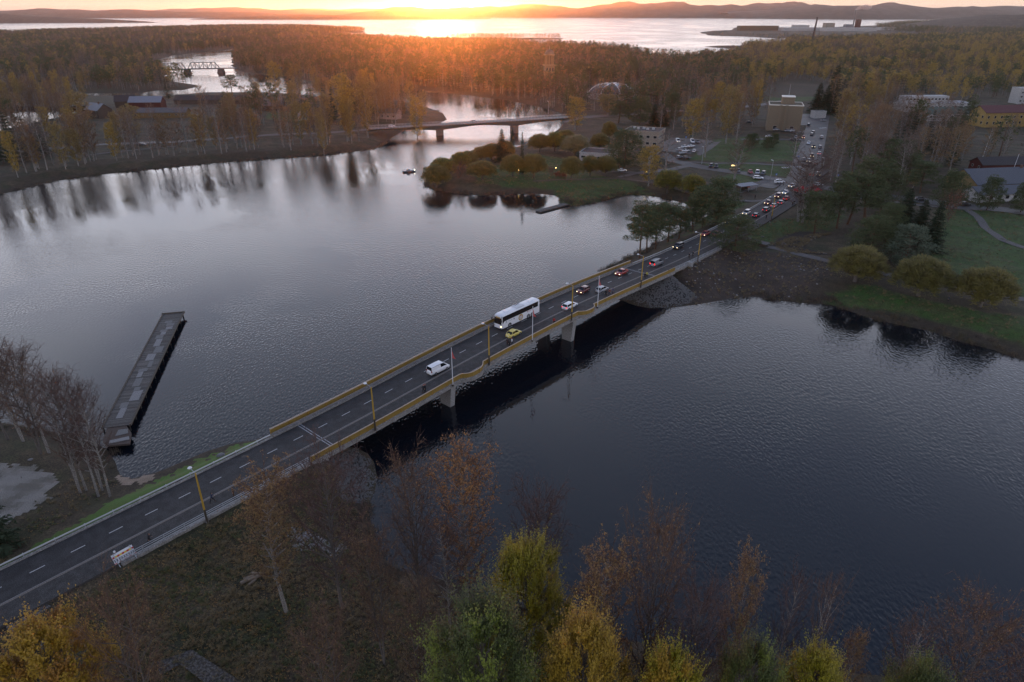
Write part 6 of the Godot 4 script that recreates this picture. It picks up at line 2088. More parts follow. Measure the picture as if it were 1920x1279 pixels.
# full leafy crown built of many upright tufts
func broadleaf(called: String, h: float, w: float, clumps: int, per: int, ls: float, leafm: Material, leaf2: Material, bark: Material, sd: int, base := 0.10) -> Node3D:
	var r := RandomNumberGenerator.new()
	r.seed = sd
	var wood := MB.new()
	wood.tube(Vector3.ZERO, Vector3(0.1, h * 0.5, 0), h * 0.018, h * 0.010, 8)
	wood.tube(Vector3(0.1, h * 0.5, 0), Vector3(0, h * 0.9, 0.1), h * 0.010, 0.02, 6)
	var a := MB.new()
	var b := MB.new()
	for i in clumps:
		var k := pow((i + 0.5) / clumps, 0.8)
		var y := lerpf(base, 0.95, k)
		var az := i * 2.39996 + r.randf() * 0.6
		# the outline is lobed: the reach differs with direction and height
		var lobe := 1.0 + 0.20 * sin(az * 3.0 + k * 6.0 + sd) + 0.12 * sin(az * 5.0 - k * 11.0)
		var env := w * 0.5 * sqrt(maxf(0.0, 1.0 - pow(maxf(0.0, k - 0.40) / 0.60, 2.0))) * smoothstep(-0.3, 0.25, k) * lobe + 0.12
		var rad := env * sqrt(r.randf_range(0.35, 1.0))
		var p := Vector3(cos(az) * rad, y * h + r.randf_range(-0.3, 0.3), sin(az) * rad)
		var out := (Vector3(cos(az), 0.0, sin(az)) * (rad / maxf(env, 0.1)) * 0.9 + Vector3(0, 0.5 + k, 0)).normalized()
		var root := Vector3(0, maxf(y * h - rad * 0.9, h * 0.12), 0)
		wood.tube(root, p, 0.05 + h * 0.002, 0.015, 3)
		var size := w * r.randf_range(0.075, 0.125)
		var mbk := a if r.randf() < 0.72 else b
		for j in per / 9:
			# leaves sit along short shoots that fan out of the tuft
			var sh := (out * 1.3 + rv(r) * 1.0) * size * r.randf_range(0.5, 1.15)
			var start := p + rv(r) * size * 0.55
			for e in 9: mbk.leaf(start + sh * (e / 8.0) + rv(r) * (0.12 - 0.010 * e), ls * r.randf_range(0.75, 1.2) * (1.0 - e * 0.05), r)
	var m := ArrayMesh.new()
	a.put(m, leafm)
	b.put(m, leaf2)
	return proto(called, wood.done(bark), m, h, w)

func spruce(called: String, h: float, w: float, layers: int, boughs: int, needles: int, leafm: Material, bark: Material, sd: int) -> Node3D:
	var r := RandomNumberGenerator.new()
	r.seed = sd
	var wood := MB.new()
	wood.tube(Vector3.ZERO, Vector3(0, h * 0.98, 0), h * 0.013, 0.02, 6)
	var mb := MB.new()
	for i in layers:
		var t := (i + 0.3) / layers
		var y := h * lerpf(0.07, 0.97, t)
		var len := w * 0.5 * pow(1.0 - t, 0.85) * r.randf_range(0.85, 1.12) + 0.15
		for j in boughs:
			var az := TAU * (j + r.randf() * 0.7) / boughs + i * 1.1
			var l := len * r.randf_range(0.75, 1.15)
			var d := Vector3(cos(az), -0.32 + t * 0.55, sin(az))
			var p := Vector3(0, y + r.randf_range(-0.3, 0.3), 0)
			var side := Vector3(-sin(az), 0, cos(az))
			for k in needles:
				var u := (k + r.randf()) / needles
				var a := p + d * l * u + Vector3(0, 0.10 * l * u * u, 0)
				var s := (1.15 - u) * l * 0.42 + 0.18
				var g := (side * (1.0 if k % 2 else -1.0) * 0.9 + d * 0.7 + Vector3(0, r.randf_range(-0.55, -0.1), 0)) * s
				mb.blade(a, a + g, 0.06 + l * 0.045, r)
			mb.blade(p + d * l * 0.4, p + d * l * 1.1, 0.10 + l * 0.03, r)
	mb.blade(Vector3(0, h * 0.93, 0), Vector3(0, h, 0), 0.12, r)
	return proto(called, wood.done(bark), mb.done(leafm), h, w)

func pine(called: String, h: float, w: float, clumps: int, per: int, ls: float, low: float, leafm: Material, bark: Material, sd: int) -> Node3D:
	var r := RandomNumberGenerator.new()
	r.seed = sd
	var wood := MB.new()
	var bend_ := rv(r) * 0.5
	var st: Array = []
	for i in 6: st.append(Vector3(bend_.x * sin(i * 0.6), h * 0.94 * i / 5.0, bend_.z * sin(i * 0.7)))
	for i in 5: wood.tube(st[i], st[i + 1], lerpf(h * 0.014, 0.04, i / 5.0), lerpf(h * 0.014, 0.04, (i + 1) / 5.0), 7 if per > 60 else 4)
	var mb := MB.new()
	for i in clumps:
		var t := lerpf(low, 0.97, (i + 0.5) / clumps)
		var k := (t - low) / (1 - low)
		var env := w * 0.5 * (0.55 + 0.75 * sin(PI * clampf(k * 0.85 + 0.12, 0, 1))) * (1.15 - 0.55 * k)
		var rad := env * r.randf_range(0.35, 1.0)
		var az := i * 2.39996 + r.randf()
		var f := clampf(t / 0.94, 0, 0.999) * 5.0
		var s: Vector3 = st[int(f)].lerp(st[int(f) + 1], f - int(f))
		var p := s + Vector3(cos(az) * rad, r.randf_range(-0.2, 0.5), sin(az) * rad)
		wood.tube(s - Vector3(0, 0.3, 0), p, 0.07, 0.02, 3)
		var sz := Vector3(1, 0.5, 1) * w * r.randf_range(0.13, 0.20)
		for j in per:
			var q := rv(r)
			if q.length() > 1.0: q = q.normalized() * r.randf_range(0.6, 1.0)
			var a := p + q * sz
			mb.blade(a, a + (q + Vector3(0, 0.45, 0) + rv(r) * 0.6).normalized() * ls * r.randf_range(0.7, 1.4), ls * 0.22, r)
	return proto(called, wood.done(bark), mb.done(leafm), h, w)

# round pollard willow: several bent limbs carrying a billowed dome of fine shoots
func willow(called: String, h: float, w: float, lobes: int, per: int, leafm: Material, leaf2: Material, bark: Material, sd: int, low := 0.14) -> Node3D:
	var r := RandomNumberGenerator.new()
	r.seed = sd
	var wood := MB.new()
	var fork := Vector3(0, h * 0.22, 0)
	wood.tube(Vector3.ZERO, fork, h * 0.045, h * 0.035, 9)
	var a := MB.new()
	var b := MB.new()
	for i in lobes:
		var t := (i + 0.5) / lobes
		var el := asin(1.0 - t * 1.22)
		var az := i * 2.39996 + r.randf() * 0.3
		var c := Vector3(cos(az) * cos(el) * w * 0.33, h * (low + 0.20) + sin(el) * h * (0.80 - low) * 0.62, sin(az) * cos(el) * w * 0.33)
		var mid := fork.lerp(c, 0.55) + Vector3(cos(az), -0.4, sin(az)) * w * 0.03
		wood.tube(fork, mid, h * 0.02, h * 0.012, 5)
		wood.tube(mid, c, h * 0.012, 0.02, 4)
		var rad := w * r.randf_range(0.17, 0.23)
		for j in per:
			var d := rv(r)
			if d.length() < 0.05: continue
			d = d.normalized()
			if d.y < -0.35: d.y = -d.y
			var q := c + d * rad * r.randf_range(0.45, 0.97) * Vector3(1, 0.78, 1)
			var out := (d + Vector3(0, 0.15 - d.y * 0.2, 0) + rv(r) * 0.35).normalized()
			(a if r.randf() < 0.7 else b).blade(q, q + out * w * r.randf_range(0.035, 0.075), w * 0.006, r)
	var m := ArrayMesh.new()
	a.put(m, leafm)
	b.put(m, leaf2)
	return proto(called, wood.done(bark), m, h, w)

var lib := {}
func plant(kind: String, at: Vector3, h: float, w: float, label: String, cat := "tree", group := "") -> Node3D:
	var set_: Array = lib[kind]
	var src: Node3D = set_[rng.randi() % set_.size()]
	var sx: float = w / src.get_meta("w")
	return tag(copy(src, Vector3(at.x, ht(at.x, at.z) - 0.1, at.z), rng.randf() * TAU, label, group, Vector3(sx, h / float(src.get_meta("h")), sx)), label, cat, group) as Node3D

func make_library() -> void:
	var bark := grained("birch_bark", lin(0.62, 0.58, 0.54), 1.3, 0.85, noise_tex(256, 0.05, Color(0.12, 0.11, 0.10), Color(1, 1, 1), 4, 77))
	var dull := grained("grey_bark", lin(0.19, 0.165, 0.15), 1.0, 0.95)
	var pineb := grained("pine_bark", lin(0.17, 0.095, 0.06), 1.0, 0.95)
	var twig := plain("twig", lin(0.088, 0.052, 0.044), 0.85)
	var twig2 := plain("twig_brown", lin(0.11, 0.065, 0.045), 0.85)
	var twig_far := plain("twig_grey", lin(0.125, 0.092, 0.08), 0.85)
	var orange := leafy("leaf_orange", lin(0.27, 0.13, 0.04))
	var ochre := leafy("leaf_ochre", lin(0.22, 0.135, 0.05))
	var gold := leafy("leaf_gold", lin(0.36, 0.225, 0.025))
	var lime := leafy("leaf_lime", lin(0.27, 0.235, 0.018))
	var lime2 := leafy("leaf_lime_light", lin(0.34, 0.28, 0.022))
	var green := leafy("leaf_green", lin(0.15, 0.185, 0.026))
	var green2 := leafy("leaf_green_light", lin(0.23, 0.24, 0.032))
	var dgreen := leafy("leaf_dark_green", lin(0.07, 0.09, 0.022))
	var needle := leafy("needle_spruce", lin(0.036, 0.050, 0.028), 0.15)
	var pineg := leafy("needle_pine", lin(0.075, 0.092, 0.042), 0.15)
	var blueg := leafy("needle_blue", lin(0.10, 0.125, 0.085), 0.15)
	var olive := leafy("leaf_olive", lin(0.125, 0.115, 0.028))
	var olive2 := leafy("leaf_olive_light", lin(0.175, 0.145, 0.036))
	var pale := leafy("leaf_pale_willow", lin(0.25, 0.225, 0.12))
	var rust := leafy("leaf_rust", lin(0.28, 0.07, 0.03))
	lib["bare"] = [birch("bare_birch", 17, 6.5, 44, 20, 0, 0.1, twig, orange, bark, 1, 0.022), birch("bare_birch", 17, 6.5, 44, 20, 0, 0.1, twig, orange, bark, 2, 0.022, 0.06), birch("bare_birch", 17, 7.0, 48, 19, 0, 0.1, twig2, orange, bark, 3, 0.022, -0.04, 0.2, true)]
	lib["bare_dark"] = [birch("bare_alder", 15, 8.0, 54, 23, 0, 0.1, twig, ochre, dull, 4, 0.026, 0.02, 0.18), birch("bare_alder", 15, 8.5, 54, 23, 1, 0.09, twig2, ochre, dull, 5, 0.026, -0.03, 0.15, true)]
	lib["sparse"] = [birch("orange_birch", 17, 6.0, 46, 22, 5, 0.10, twig2, orange, bark, 6, 0.026), birch("orange_birch", 17, 6.0, 46, 22, 6, 0.10, twig2, ochre, bark, 7, 0.026, 0.05)]
	lib["gold"] = [broadleaf("golden_birch", 11, 7.0, 105, 430, 0.145, gold, leafy("leaf_orange_gold", lin(0.30, 0.15, 0.025)), dull, 8)]
	lib["lime"] = [broadleaf("yellow_green_tree", 12, 7.5, 105, 430, 0.145, lime, lime2, dull, 9), broadleaf("yellow_green_tree", 12, 7.5, 105, 430, 0.145, lime, gold, dull, 10)]
	lib["amber"] = [broadleaf("amber_tree", 12, 8.0, 105, 430, 0.145, leafy("leaf_amber", lin(0.32, 0.21, 0.025)), gold, dull, 11)]
	lib["green"] = [broadleaf("green_tree", 13, 10, 105, 430, 0.145, green, green2, dull, 12), broadleaf("green_tree", 13, 10, 105, 430, 0.145, dgreen, green, dull, 13)]
	lib["willow"] = [willow("round_willow", 9, 12, 22, 620, olive, olive2, dull, 14), willow("round_willow", 9, 12, 24, 600, olive, lime, dull, 15), willow("round_willow", 9, 12, 20, 620, olive2, olive, dull, 16)]
	lib["pale_willow"] = [willow("pale_willow", 10, 13, 26, 520, pale, olive2, dull, 17, 0.08)]
	lib["red_bush"] = [willow("red_bush", 3, 7, 10, 420, rust, rust, dull, 18, 0.02)]
	lib["brown_bush"] = [birch("bare_shrub", 5, 6, 26, 16, 1, 0.12, twig2, rust, dull, 19, 0.03, 0.0, 0.05, true)]
	lib["spruce"] = [spruce("spruce_tree", 18, 6.5, 24, 9, 14, needle, dull, 20), spruce("spruce_tree", 18, 6.0, 22, 9, 14, needle, dull, 21)]
	lib["column"] = [spruce("columnar_spruce", 14, 2.6, 26, 7, 8, needle, dull, 22)]
	lib["pine"] = [pine("pine_tree", 17, 7, 40, 130, 0.42, 0.36, pineg, pineb, 23), pine("pine_tree", 17, 7.5, 44, 130, 0.42, 0.30, pineg, pineb, 24)]
	lib["full_pine"] = [pine("broad_pine", 15, 10, 70, 130, 0.45, 0.12, pineg, pineb, 25)]
	lib["blue_pine"] = [pine("blue_pine", 12, 7, 60, 110, 0.42, 0.10, blueg, pineb, 26)]
	# lighter builds for the middle distance
	lib["mid_bare"] = [birch("bare_birch", 22, 6.5, 30, 15, 0, 0.2, twig_far, ochre, bark, 31, 0.042, 0.02, 0.16), birch("bare_birch", 22, 7, 30, 15, 1, 0.16, twig2, ochre, bark, 32, 0.042, -0.02, 0.14), birch("bare_birch", 22, 7, 30, 15, 1, 0.14, twig_far, orange, bark, 33, 0.042, 0.0, 0.16)]
	lib["mid_orange"] = [birch("orange_birch", 22, 6.5, 30, 13, 5, 0.19, twig2, ochre, bark, 34, 0.04, 0.01, 0.15), birch("orange_birch", 22, 7, 30, 13, 5, 0.19, twig2, leafy("leaf_russet", lin(0.21, 0.12, 0.05)), bark, 35, 0.04, -0.01, 0.15)]
	lib["mid_gold"] = [birch("golden_birch", 20, 7, 34, 14, 8, 0.24, twig2, leafy("leaf_dull_gold", lin(0.33, 0.22, 0.035)), bark, 36, 0.04, 0.0, 0.12), birch("golden_birch", 20, 7, 34, 14, 7, 0.24, twig2, leafy("leaf_mustard", lin(0.24, 0.175, 0.05)), bark, 37, 0.04, 0.0, 0.12)]
	lib["mid_spruce"] = [spruce("spruce_tree", 19, 6.0, 15, 7, 7, needle, dull, 38), spruce("spruce_tree", 19, 5.2, 15, 7, 7, needle, dull, 39)]
	lib["mid_pine"] = [pine("pine_tree", 18, 6.5, 26, 45, 0.7, 0.42, pineg, pineb, 40), pine("pine_tree", 18, 7, 28, 45, 0.7, 0.36, pineg, pineb, 41)]
	# plain builds for the far woods
	lib["far_bare"] = [birch("birch", 17, 6, 10, 6, 0, 0.42, twig_far, ochre, bark, 51, 0.13), birch("birch", 17, 6, 9, 6, 1, 0.36, twig2, leafy("leaf_far_brown", lin(0.105, 0.07, 0.055)), bark, 52, 0.12)]
	lib["far_orange"] = [birch("birch", 17, 6, 9, 5, 3, 0.55, twig2, leafy("leaf_russet", Color.WHITE), bark, 53, 0.10), birch("birch", 17, 6, 9, 5, 4, 0.55, twig2, ochre, bark, 54, 0.10)]
	lib["far_gold"] = [birch("birch", 16, 6.5, 10, 6, 4, 0.6, twig2, leafy("leaf_dull_gold", Color.WHITE), bark, 55, 0.08)]
	lib["far_spruce"] = [spruce("spruce", 19, 5.6, 9, 6, 3, needle, dull, 56)]
	lib["far_pine"] = [pine("pine", 18, 6.5, 11, 16, 1.3, 0.42, pineg, pineb, 57)]

func make_trees() -> void:
	make_library()
	var fore := [
		["gold", Vector3(-43.5, 3.0, -44.0), 22.0, 9.0, "golden leafy birch at the lower left corner of the picture"],
		["green", Vector3(-2.4, 3.0, -41.9), 27.6, 10.6, "big soft green tree, broadest of the foreground trees"],
		["lime", Vector3(1.5, 3.0, -53.2), 23.9, 7.6, "yellow-green tree standing behind the big green one"],
		["amber", Vector3(6.3, 3.0, -41.4), 26.1, 7.7, "amber-yellow tree between the big green and a round olive tree"],
		["lime", Vector3(13.6, 3.0, -40.3), 23.2, 6.7, "round yellow-tipped tree right of the amber one"],
		["green", Vector3(20.9, 3.0, -40.8), 23.7, 6.5, "dark green dome-shaped tree in the foreground row"],
		["lime", Vector3(27.2, 3.0, -41.9), 21.7, 5.8, "olive tree touching the dark green dome's right side"],
		["green", Vector3(36.9, 3.0, -41.9), 20.0, 5.8, "bright green tree, rightmost of the leafy foreground row"],
		["sparse", Vector3(33.4, 3.0, -46.3), 17.0, 2.6, "small orange-leaved birch between olive and bright green trees"],
		["sparse", Vector3(-5.5, 3.0, -63.1), 26.8, 8.5, "tall orange-brown birch against the river, above the big green tree"],
		["bare", Vector3(-7.7, 3.0, -60.2), 19.5, 6.5, "bare birch with a tall pale stem left of the orange one"],
		["bare_dark", Vector3(-22.4, 3.2, -65.6), 23.0, 10.8, "tall bare purple-brown tree beside the stone slope"],
		["sparse", Vector3(-29.4, 3.2, -64.7), 22.0, 8.4, "birch with thin orange leaves in front of the railing"],
		["bare_dark", Vector3(-11.7, 3.0, -64.0), 23.3, 7.0, "bare slender tree between the stone slope and the orange birch"],
		["bare_dark", Vector3(2.7, 2.5, -61.1), 22.1, 7.8, "bare tree behind the yellow-green tree, on the shore"],
		["sparse", Vector3(8.8, 3.0, -49.3), 24.7, 6.7, "ochre-leaved round tree right of the yellow-green one"],
		["bare_dark", Vector3(13.6, 2.5, -48.4), 27.6, 6.8, "bare leaning birch against the dark river, first from the left"],
		["sparse", Vector3(21.4, 2.5, -47.2), 25.2, 3.6, "leaning birch with a few orange leaves against the dark river"],
		["bare", Vector3(25.9, 2.5, -46.0), 23.8, 3.6, "thin bare birch leaning right, left one of a pair"],
		["bare", Vector3(28.6, 2.5, -44.9), 24.8, 3.0, "thin bare birch leaning right, right one of a pair"],
		["bare_dark", Vector3(43.9, 2.5, -45.4), 20.3, 8.5, "broad bare tree with pale limbs at the lower right"],
		["bare", Vector3(38.6, 2.5, -46.0), 19.3, 5.8, "bare birch left of the broad bare tree at lower right"],
		["bare", Vector3(-51.9, 3.0, -46.8), 20.1, 6.3, "bare birch at the lower left edge"],
		["bare_dark", Vector3(-36.1, 3.0, -45.1), 22.3, 7.1, "bare thin tree right of the golden birch"],
		["bare_dark", Vector3(-17.7, 3.0, -45.1), 19.2, 6.5, "bare tree at the bottom edge left of the big green tree"],
		["bare_dark", Vector3(-9.2, 3.0, -48.0), 19.6, 6.4, "bare tree just left of the big green tree"],
		["bare_dark", Vector3(-15.3, 3.0, -56.8), 18.9, 6.6, "bare dark shrub-like tree on the river bank below the stone slope"],
		["bare_dark", Vector3(17.1, 2.5, -44.3), 23.3, 6.0, "bare bushy tree between the dark green dome and the river"],
		["bare_dark", Vector3(49.6, 2.5, -44.3), 16.2, 6.2, "bare tree in the extreme lower right corner"],
		["bare", Vector3(-71.1, 2.5, -90.3), 22.3, 7.1, "white-stemmed bare birch, left of the clump by the jetty"],
		["bare", Vector3(-70.7, 2.5, -91.2), 20.9, 6.7, "leaning white-stemmed bare birch in the clump by the jetty"],
		["bare", Vector3(-67.7, 2.5, -89.5), 21.4, 7.0, "straight white-stemmed bare birch in the middle of the jetty clump"],
		["bare", Vector3(-68.3, 2.5, -91.6), 19.6, 6.3, "thin white-stemmed bare birch behind the middle of the jetty clump"],
		["bare", Vector3(-65.9, 2.5, -89.6), 19.9, 6.6, "rightmost white-stemmed bare birch by the jetty"],
		["bare", Vector3(-83.3, 2.2, -101.8), 20.5, 8.7, "bare birch in the shore clump at the left, nearer the jetty"],
		["bare_dark", Vector3(-84.3, 2.2, -101.1), 18.6, 8.7, "bare brown tree in the shore clump at the left"],
		["bare_dark", Vector3(-93.8, 2.2, -106.4), 19.2, 10.5, "bare brown tree at the left picture edge above the gravel plot"],
		["bare", Vector3(-90.7, 2.2, -105.9), 18.0, 8.5, "bare birch with dark twigs near the left picture edge"],
		["spruce", Vector3(-75.4, 2.5, -75.1), 16.1, 8.8, "dark spruce cut off by the left picture edge"],
	]
	for f in fore: plant(f[0], f[1], f[2] * (0.92 if f[0] in ["gold", "lime", "amber", "green"] else 1.0), f[3], f[4])
	# the right bank
	var bank := [
		["willow", Vector3(98.5, 2.6, -184.0), 11.2, 16.0, "round olive willow, left of the three on the right bank"],
		["willow", Vector3(111.0, 2.6, -173.4), 11.9, 15.5, "round olive willow, middle of the three on the right bank"],
		["willow", Vector3(123.5, 2.6, -166.0), 11.7, 15.5, "round olive willow, right of the three on the right bank"],
		["full_pine", Vector3(71.6, 3.0, -209.7), 11.5, 12.8, "bushy pine right beside the causeway, hiding a car"],
		["pine", Vector3(41.0, 2.0, -209.5), 18.4, 9.4, "tall pine at the left end of the group by the bridge"],
		["pine", Vector3(44.9, 2.0, -217.1), 14.7, 8.7, "second pine from the left in the group by the bridge"],
		["pine", Vector3(48.4, 2.0, -220.6), 15.9, 9.9, "third pine from the left in the group by the bridge"],
		["pine", Vector3(54.1, 2.0, -228.3), 13.3, 10.2, "fourth pine from the left in the group by the bridge"],
		["pine", Vector3(58.4, 2.0, -230.8), 10.8, 8.1, "right-hand pine of the group by the bridge"],
		["full_pine", Vector3(69.6, 3.0, -242.6), 15.1, 13.4, "dense pine over the bay, left of two"],
		["full_pine", Vector3(77.0, 3.0, -249.7), 16.3, 12.5, "dense pine over the bay, right of two"],
		["pine", Vector3(65.6, 2.5, -240.2), 12.4, 8.4, "slim pine at the edge of the bay"],
		["spruce", Vector3(132.2, 4.0, -224.9), 17.8, 11.0, "dark spruce, left of three on the lawn"],
		["spruce", Vector3(134.5, 4.0, -218.9), 15.4, 9.8, "dark spruce, middle of three on the lawn"],
		["spruce", Vector3(134.8, 4.0, -211.0), 17.3, 8.4, "dark spruce, right of three on the lawn"],
		["blue_pine", Vector3(118.7, 3.5, -197.5), 13.0, 11.5, "pale blue-green pine in front of the three spruces"],
		["full_pine", Vector3(112.1, 4.0, -204.6), 13.6, 11.5, "bushy pine left of the pale blue-green one"],
		["full_pine", Vector3(123.1, 4.0, -216.6), 14.2, 10.4, "bushy pine behind the pale blue-green one"],
		["pine", Vector3(105.7, 4.0, -231.2), 15.3, 11.7, "pine beside the bare birches at the junction"],
		["pine", Vector3(122.3, 4.0, -242.6), 19.0, 13.7, "tall pine between the junction and the side street, left"],
		["pine", Vector3(132.2, 4.0, -250.5), 22.3, 15.6, "tallest pine above the side street"],
		["pine", Vector3(115.7, 4.0, -236.4), 17.7, 11.2, "pine over the side street's verge"],
		["full_pine", Vector3(142.6, 4.0, -259.6), 16.7, 13.4, "bushy pine at the side street's far verge"],
		["pine", Vector3(172.5, 4.0, -287.2), 13.3, 12.5, "pine behind the side street, above the spruces"],
		["full_pine", Vector3(170.0, 4.0, -262.8), 14.8, 10.3, "bushy pine left of the grey-roofed house"],
		["full_pine", Vector3(182.4, 4.0, -258.1), 13.0, 8.5, "bushy pine in front of the grey-roofed house, left"],
		["full_pine", Vector3(193.5, 4.0, -255.0), 11.7, 8.4, "bushy pine in front of the grey-roofed house, right"],
		["pine", Vector3(174.5, 4.0, -302.0), 13.6, 14.0, "pine above the spruces beyond the side street"],
		["mid_gold", Vector3(173.6, 4.0, -294.9), 7.8, 6.4, "small bright yellow birch among dark pines"],
		["brown_bush", Vector3(158.7, 4.0, -242.6), 8.4, 7.7, "bare brown bush by the curving path"],
		["spruce", Vector3(238.0, 4.0, -534.4), 34.8, 17.3, "tall dark spruce, highest of the clump beyond the town hall"],
		["spruce", Vector3(247.7, 4.0, -540.3), 24.2, 14.3, "dark spruce right of the highest one beyond the town hall"],
		["spruce", Vector3(227.6, 4.0, -534.4), 21.7, 14.2, "dark spruce left of the highest one beyond the town hall"],
		["spruce", Vector3(228.4, 4.0, -522.8), 20.6, 12.4, "small dark spruce in the clump beyond the town hall"],
		["mid_gold", Vector3(123.9, 4.0, -406.2), 29.7, 13.9, "tall golden birch column left of the town hall"],
		["mid_gold", Vector3(107.1, 4.0, -417.1), 22.2, 13.7, "golden birch column above the parking lot"],
		["mid_gold", Vector3(195.1, 4.0, -417.1), 26.9, 13.7, "golden birch at the right of the town street"],
		["mid_gold", Vector3(178.9, 4.0, -370.3), 24.3, 11.2, "golden birch leaning over the town street"],
		["mid_gold", Vector3(41.1, 4.0, -462.1), 19.8, 13.8, "golden birch at the second bridge's right end"],
		["mid_gold", Vector3(71.9, 4.0, -534.4), 13.6, 18.2, "broad golden birch left of the arena"],
		["mid_gold", Vector3(61.3, 3.0, -306.4), 17.0, 10.4, "yellow birch in front of the office building"],
		["mid_bare", Vector3(71.7, 3.0, -322.9), 20.4, 11.3, "bare pale birch beside the yellow one at the office"],
		["full_pine", Vector3(54.8, 3.0, -337.2), 19.2, 16.5, "big dark pine hiding the front of the office"],
		["pine", Vector3(73.7, 4.0, -490.7), 14.7, 14.6, "dark pine behind the park pavilion"],
		["full_pine", Vector3(87.6, 4.0, -485.7), 18.0, 18.1, "dark pine behind the office roof, left"],
		["spruce", Vector3(96.2, 4.0, -480.8), 14.4, 9.3, "spruce behind the office roof, middle"],
		["spruce", Vector3(101.7, 4.0, -476.0), 13.0, 8.5, "spruce behind the office roof, right"],
		["full_pine", Vector3(109.1, 4.0, -490.7), 20.2, 14.6, "dark pine right of the office roof"],
		["full_pine", Vector3(131.9, 4.0, -389.1), 7.8, 5.3, "small round pine on the lawn, left"],
		["full_pine", Vector3(137.8, 4.0, -399.2), 6.5, 4.8, "small round pine on the lawn, second"],
		["full_pine", Vector3(140.4, 4.0, -384.3), 7.1, 5.8, "small round pine on the lawn, third"],
		["full_pine", Vector3(147.9, 4.0, -395.8), 7.0, 5.4, "small round pine on the lawn, right"],
		["mid_bare", Vector3(101.6, 4.0, -365.9), 22.3, 12.2, "bare birch between the parking lot and the lawn"],
		["mid_bare", Vector3(128.8, 4.0, -402.6), 21.6, 10.9, "bare white-stemmed birch right of the golden column"],
		["bare", Vector3(105.6, 4.0, -246.1), 21.3, 16.1, "bare street birch before the junction, left"],
		["bare", Vector3(106.6, 4.0, -244.7), 24.1, 17.2, "bare street birch before the junction, middle"],
		["bare", Vector3(110.2, 4.0, -250.5), 21.2, 16.4, "bare street birch before the junction, right"],
		["bare", Vector3(100.4, 3.5, -309.5), 18.3, 12.4, "bare thin birch in front of the parked row"],
	]
	for f in bank: plant(f[0], f[1], f[2], f[3], f[4])
	# the park spit
	var park := [
		["willow", Vector3(-34.5, 1.8, -310.6), 11.0, 13.5, "round willow at the tip of the park spit, front"],
		["willow", Vector3(-32.7, 1.8, -328.4), 9.0, 13.2, "round willow at the tip of the park spit, behind"],
		["willow", Vector3(-25.1, 1.8, -338.0), 9.2, 10.9, "round willow in the waterside row, first"],
		["willow", Vector3(-21.9, 1.8, -345.6), 8.4, 10.6, "round willow in the waterside row, second"],
		["willow", Vector3(-16.0, 1.8, -358.8), 8.1, 11.5, "round willow in the waterside row, third"],
		["willow", Vector3(-10.6, 1.8, -361.6), 9.2, 11.6, "round willow in the waterside row, fourth"],
		["willow", Vector3(-4.0, 1.8, -367.3), 9.9, 11.8, "round willow in the waterside row, behind the spruce"],
		["willow", Vector3(-13.8, 2.0, -316.2), 9.2, 14.7, "low round orange-tinged willow on the front shore of the spit"],
		["willow", Vector3(0.5, 2.2, -321.9), 11.1, 12.9, "round willow before the dark spruce"],
		["willow", Vector3(10.2, 2.2, -320.8), 12.0, 13.4, "round willow right of the dark spruce"],
		["willow", Vector3(27.3, 2.5, -316.1), 11.4, 11.2, "single round willow in the middle of the park lawn"],
		["willow", Vector3(36.7, 2.5, -322.9), 10.3, 10.0, "round willow on the park lawn, left of a touching pair"],
		["willow", Vector3(44.1, 2.5, -324.0), 10.1, 11.0, "round willow on the park lawn, right of a touching pair"],
		["willow", Vector3(15.3, 2.2, -384.7), 10.6, 13.5, "round willow near the second bridge, left"],
		["willow", Vector3(23.7, 2.2, -386.2), 11.4, 11.7, "round willow near the second bridge, middle"],
		["willow", Vector3(30.7, 2.2, -402.7), 10.1, 12.2, "round willow near the second bridge, right"],
		["pale_willow", Vector3(34.0, 2.5, -375.4), 11.7, 16.6, "pale grey-green willow behind the park lawn"],
		["willow", Vector3(48.7, 3.0, -388.2), 10.1, 11.2, "round willow above the pavilion roof"],
		["willow", Vector3(58.5, 3.0, -423.1), 11.7, 9.6, "round dark willow farther back above the pavilion"],
		["willow", Vector3(68.1, 2.5, -297.4), 10.8, 12.5, "round willow by the bay, left of two"],
		["willow", Vector3(77.0, 2.5, -289.7), 9.9, 11.3, "round willow by the bay, right of two"],
		["spruce", Vector3(-5.2, 2.0, -357.8), 17.0, 8.7, "dark spruce in the middle of the waterside row"],
		["column", Vector3(0.3, 2.0, -378.0), 12.9, 4.0, "slim spruce against the second bridge's pier"],
		["column", Vector3(4.8, 2.2, -326.5), 20.1, 3.0, "slimmest columnar spruce on the park lawn"],
		["red_bush", Vector3(22.5, 2.5, -321.7), 2.7, 6.5, "round red-leaved bush on the park lawn"],
		["brown_bush", Vector3(-24.2, 1.8, -317.1), 5.9, 7.4, "brown bare bush at the spit's front shore"],
		["brown_bush", Vector3(18.5, 2.2, -321.9), 3.5, 4.5, "dark bush beside the red one"],
	]
	for f in park: plant(f[0], f[1], f[2], f[3], f[4])
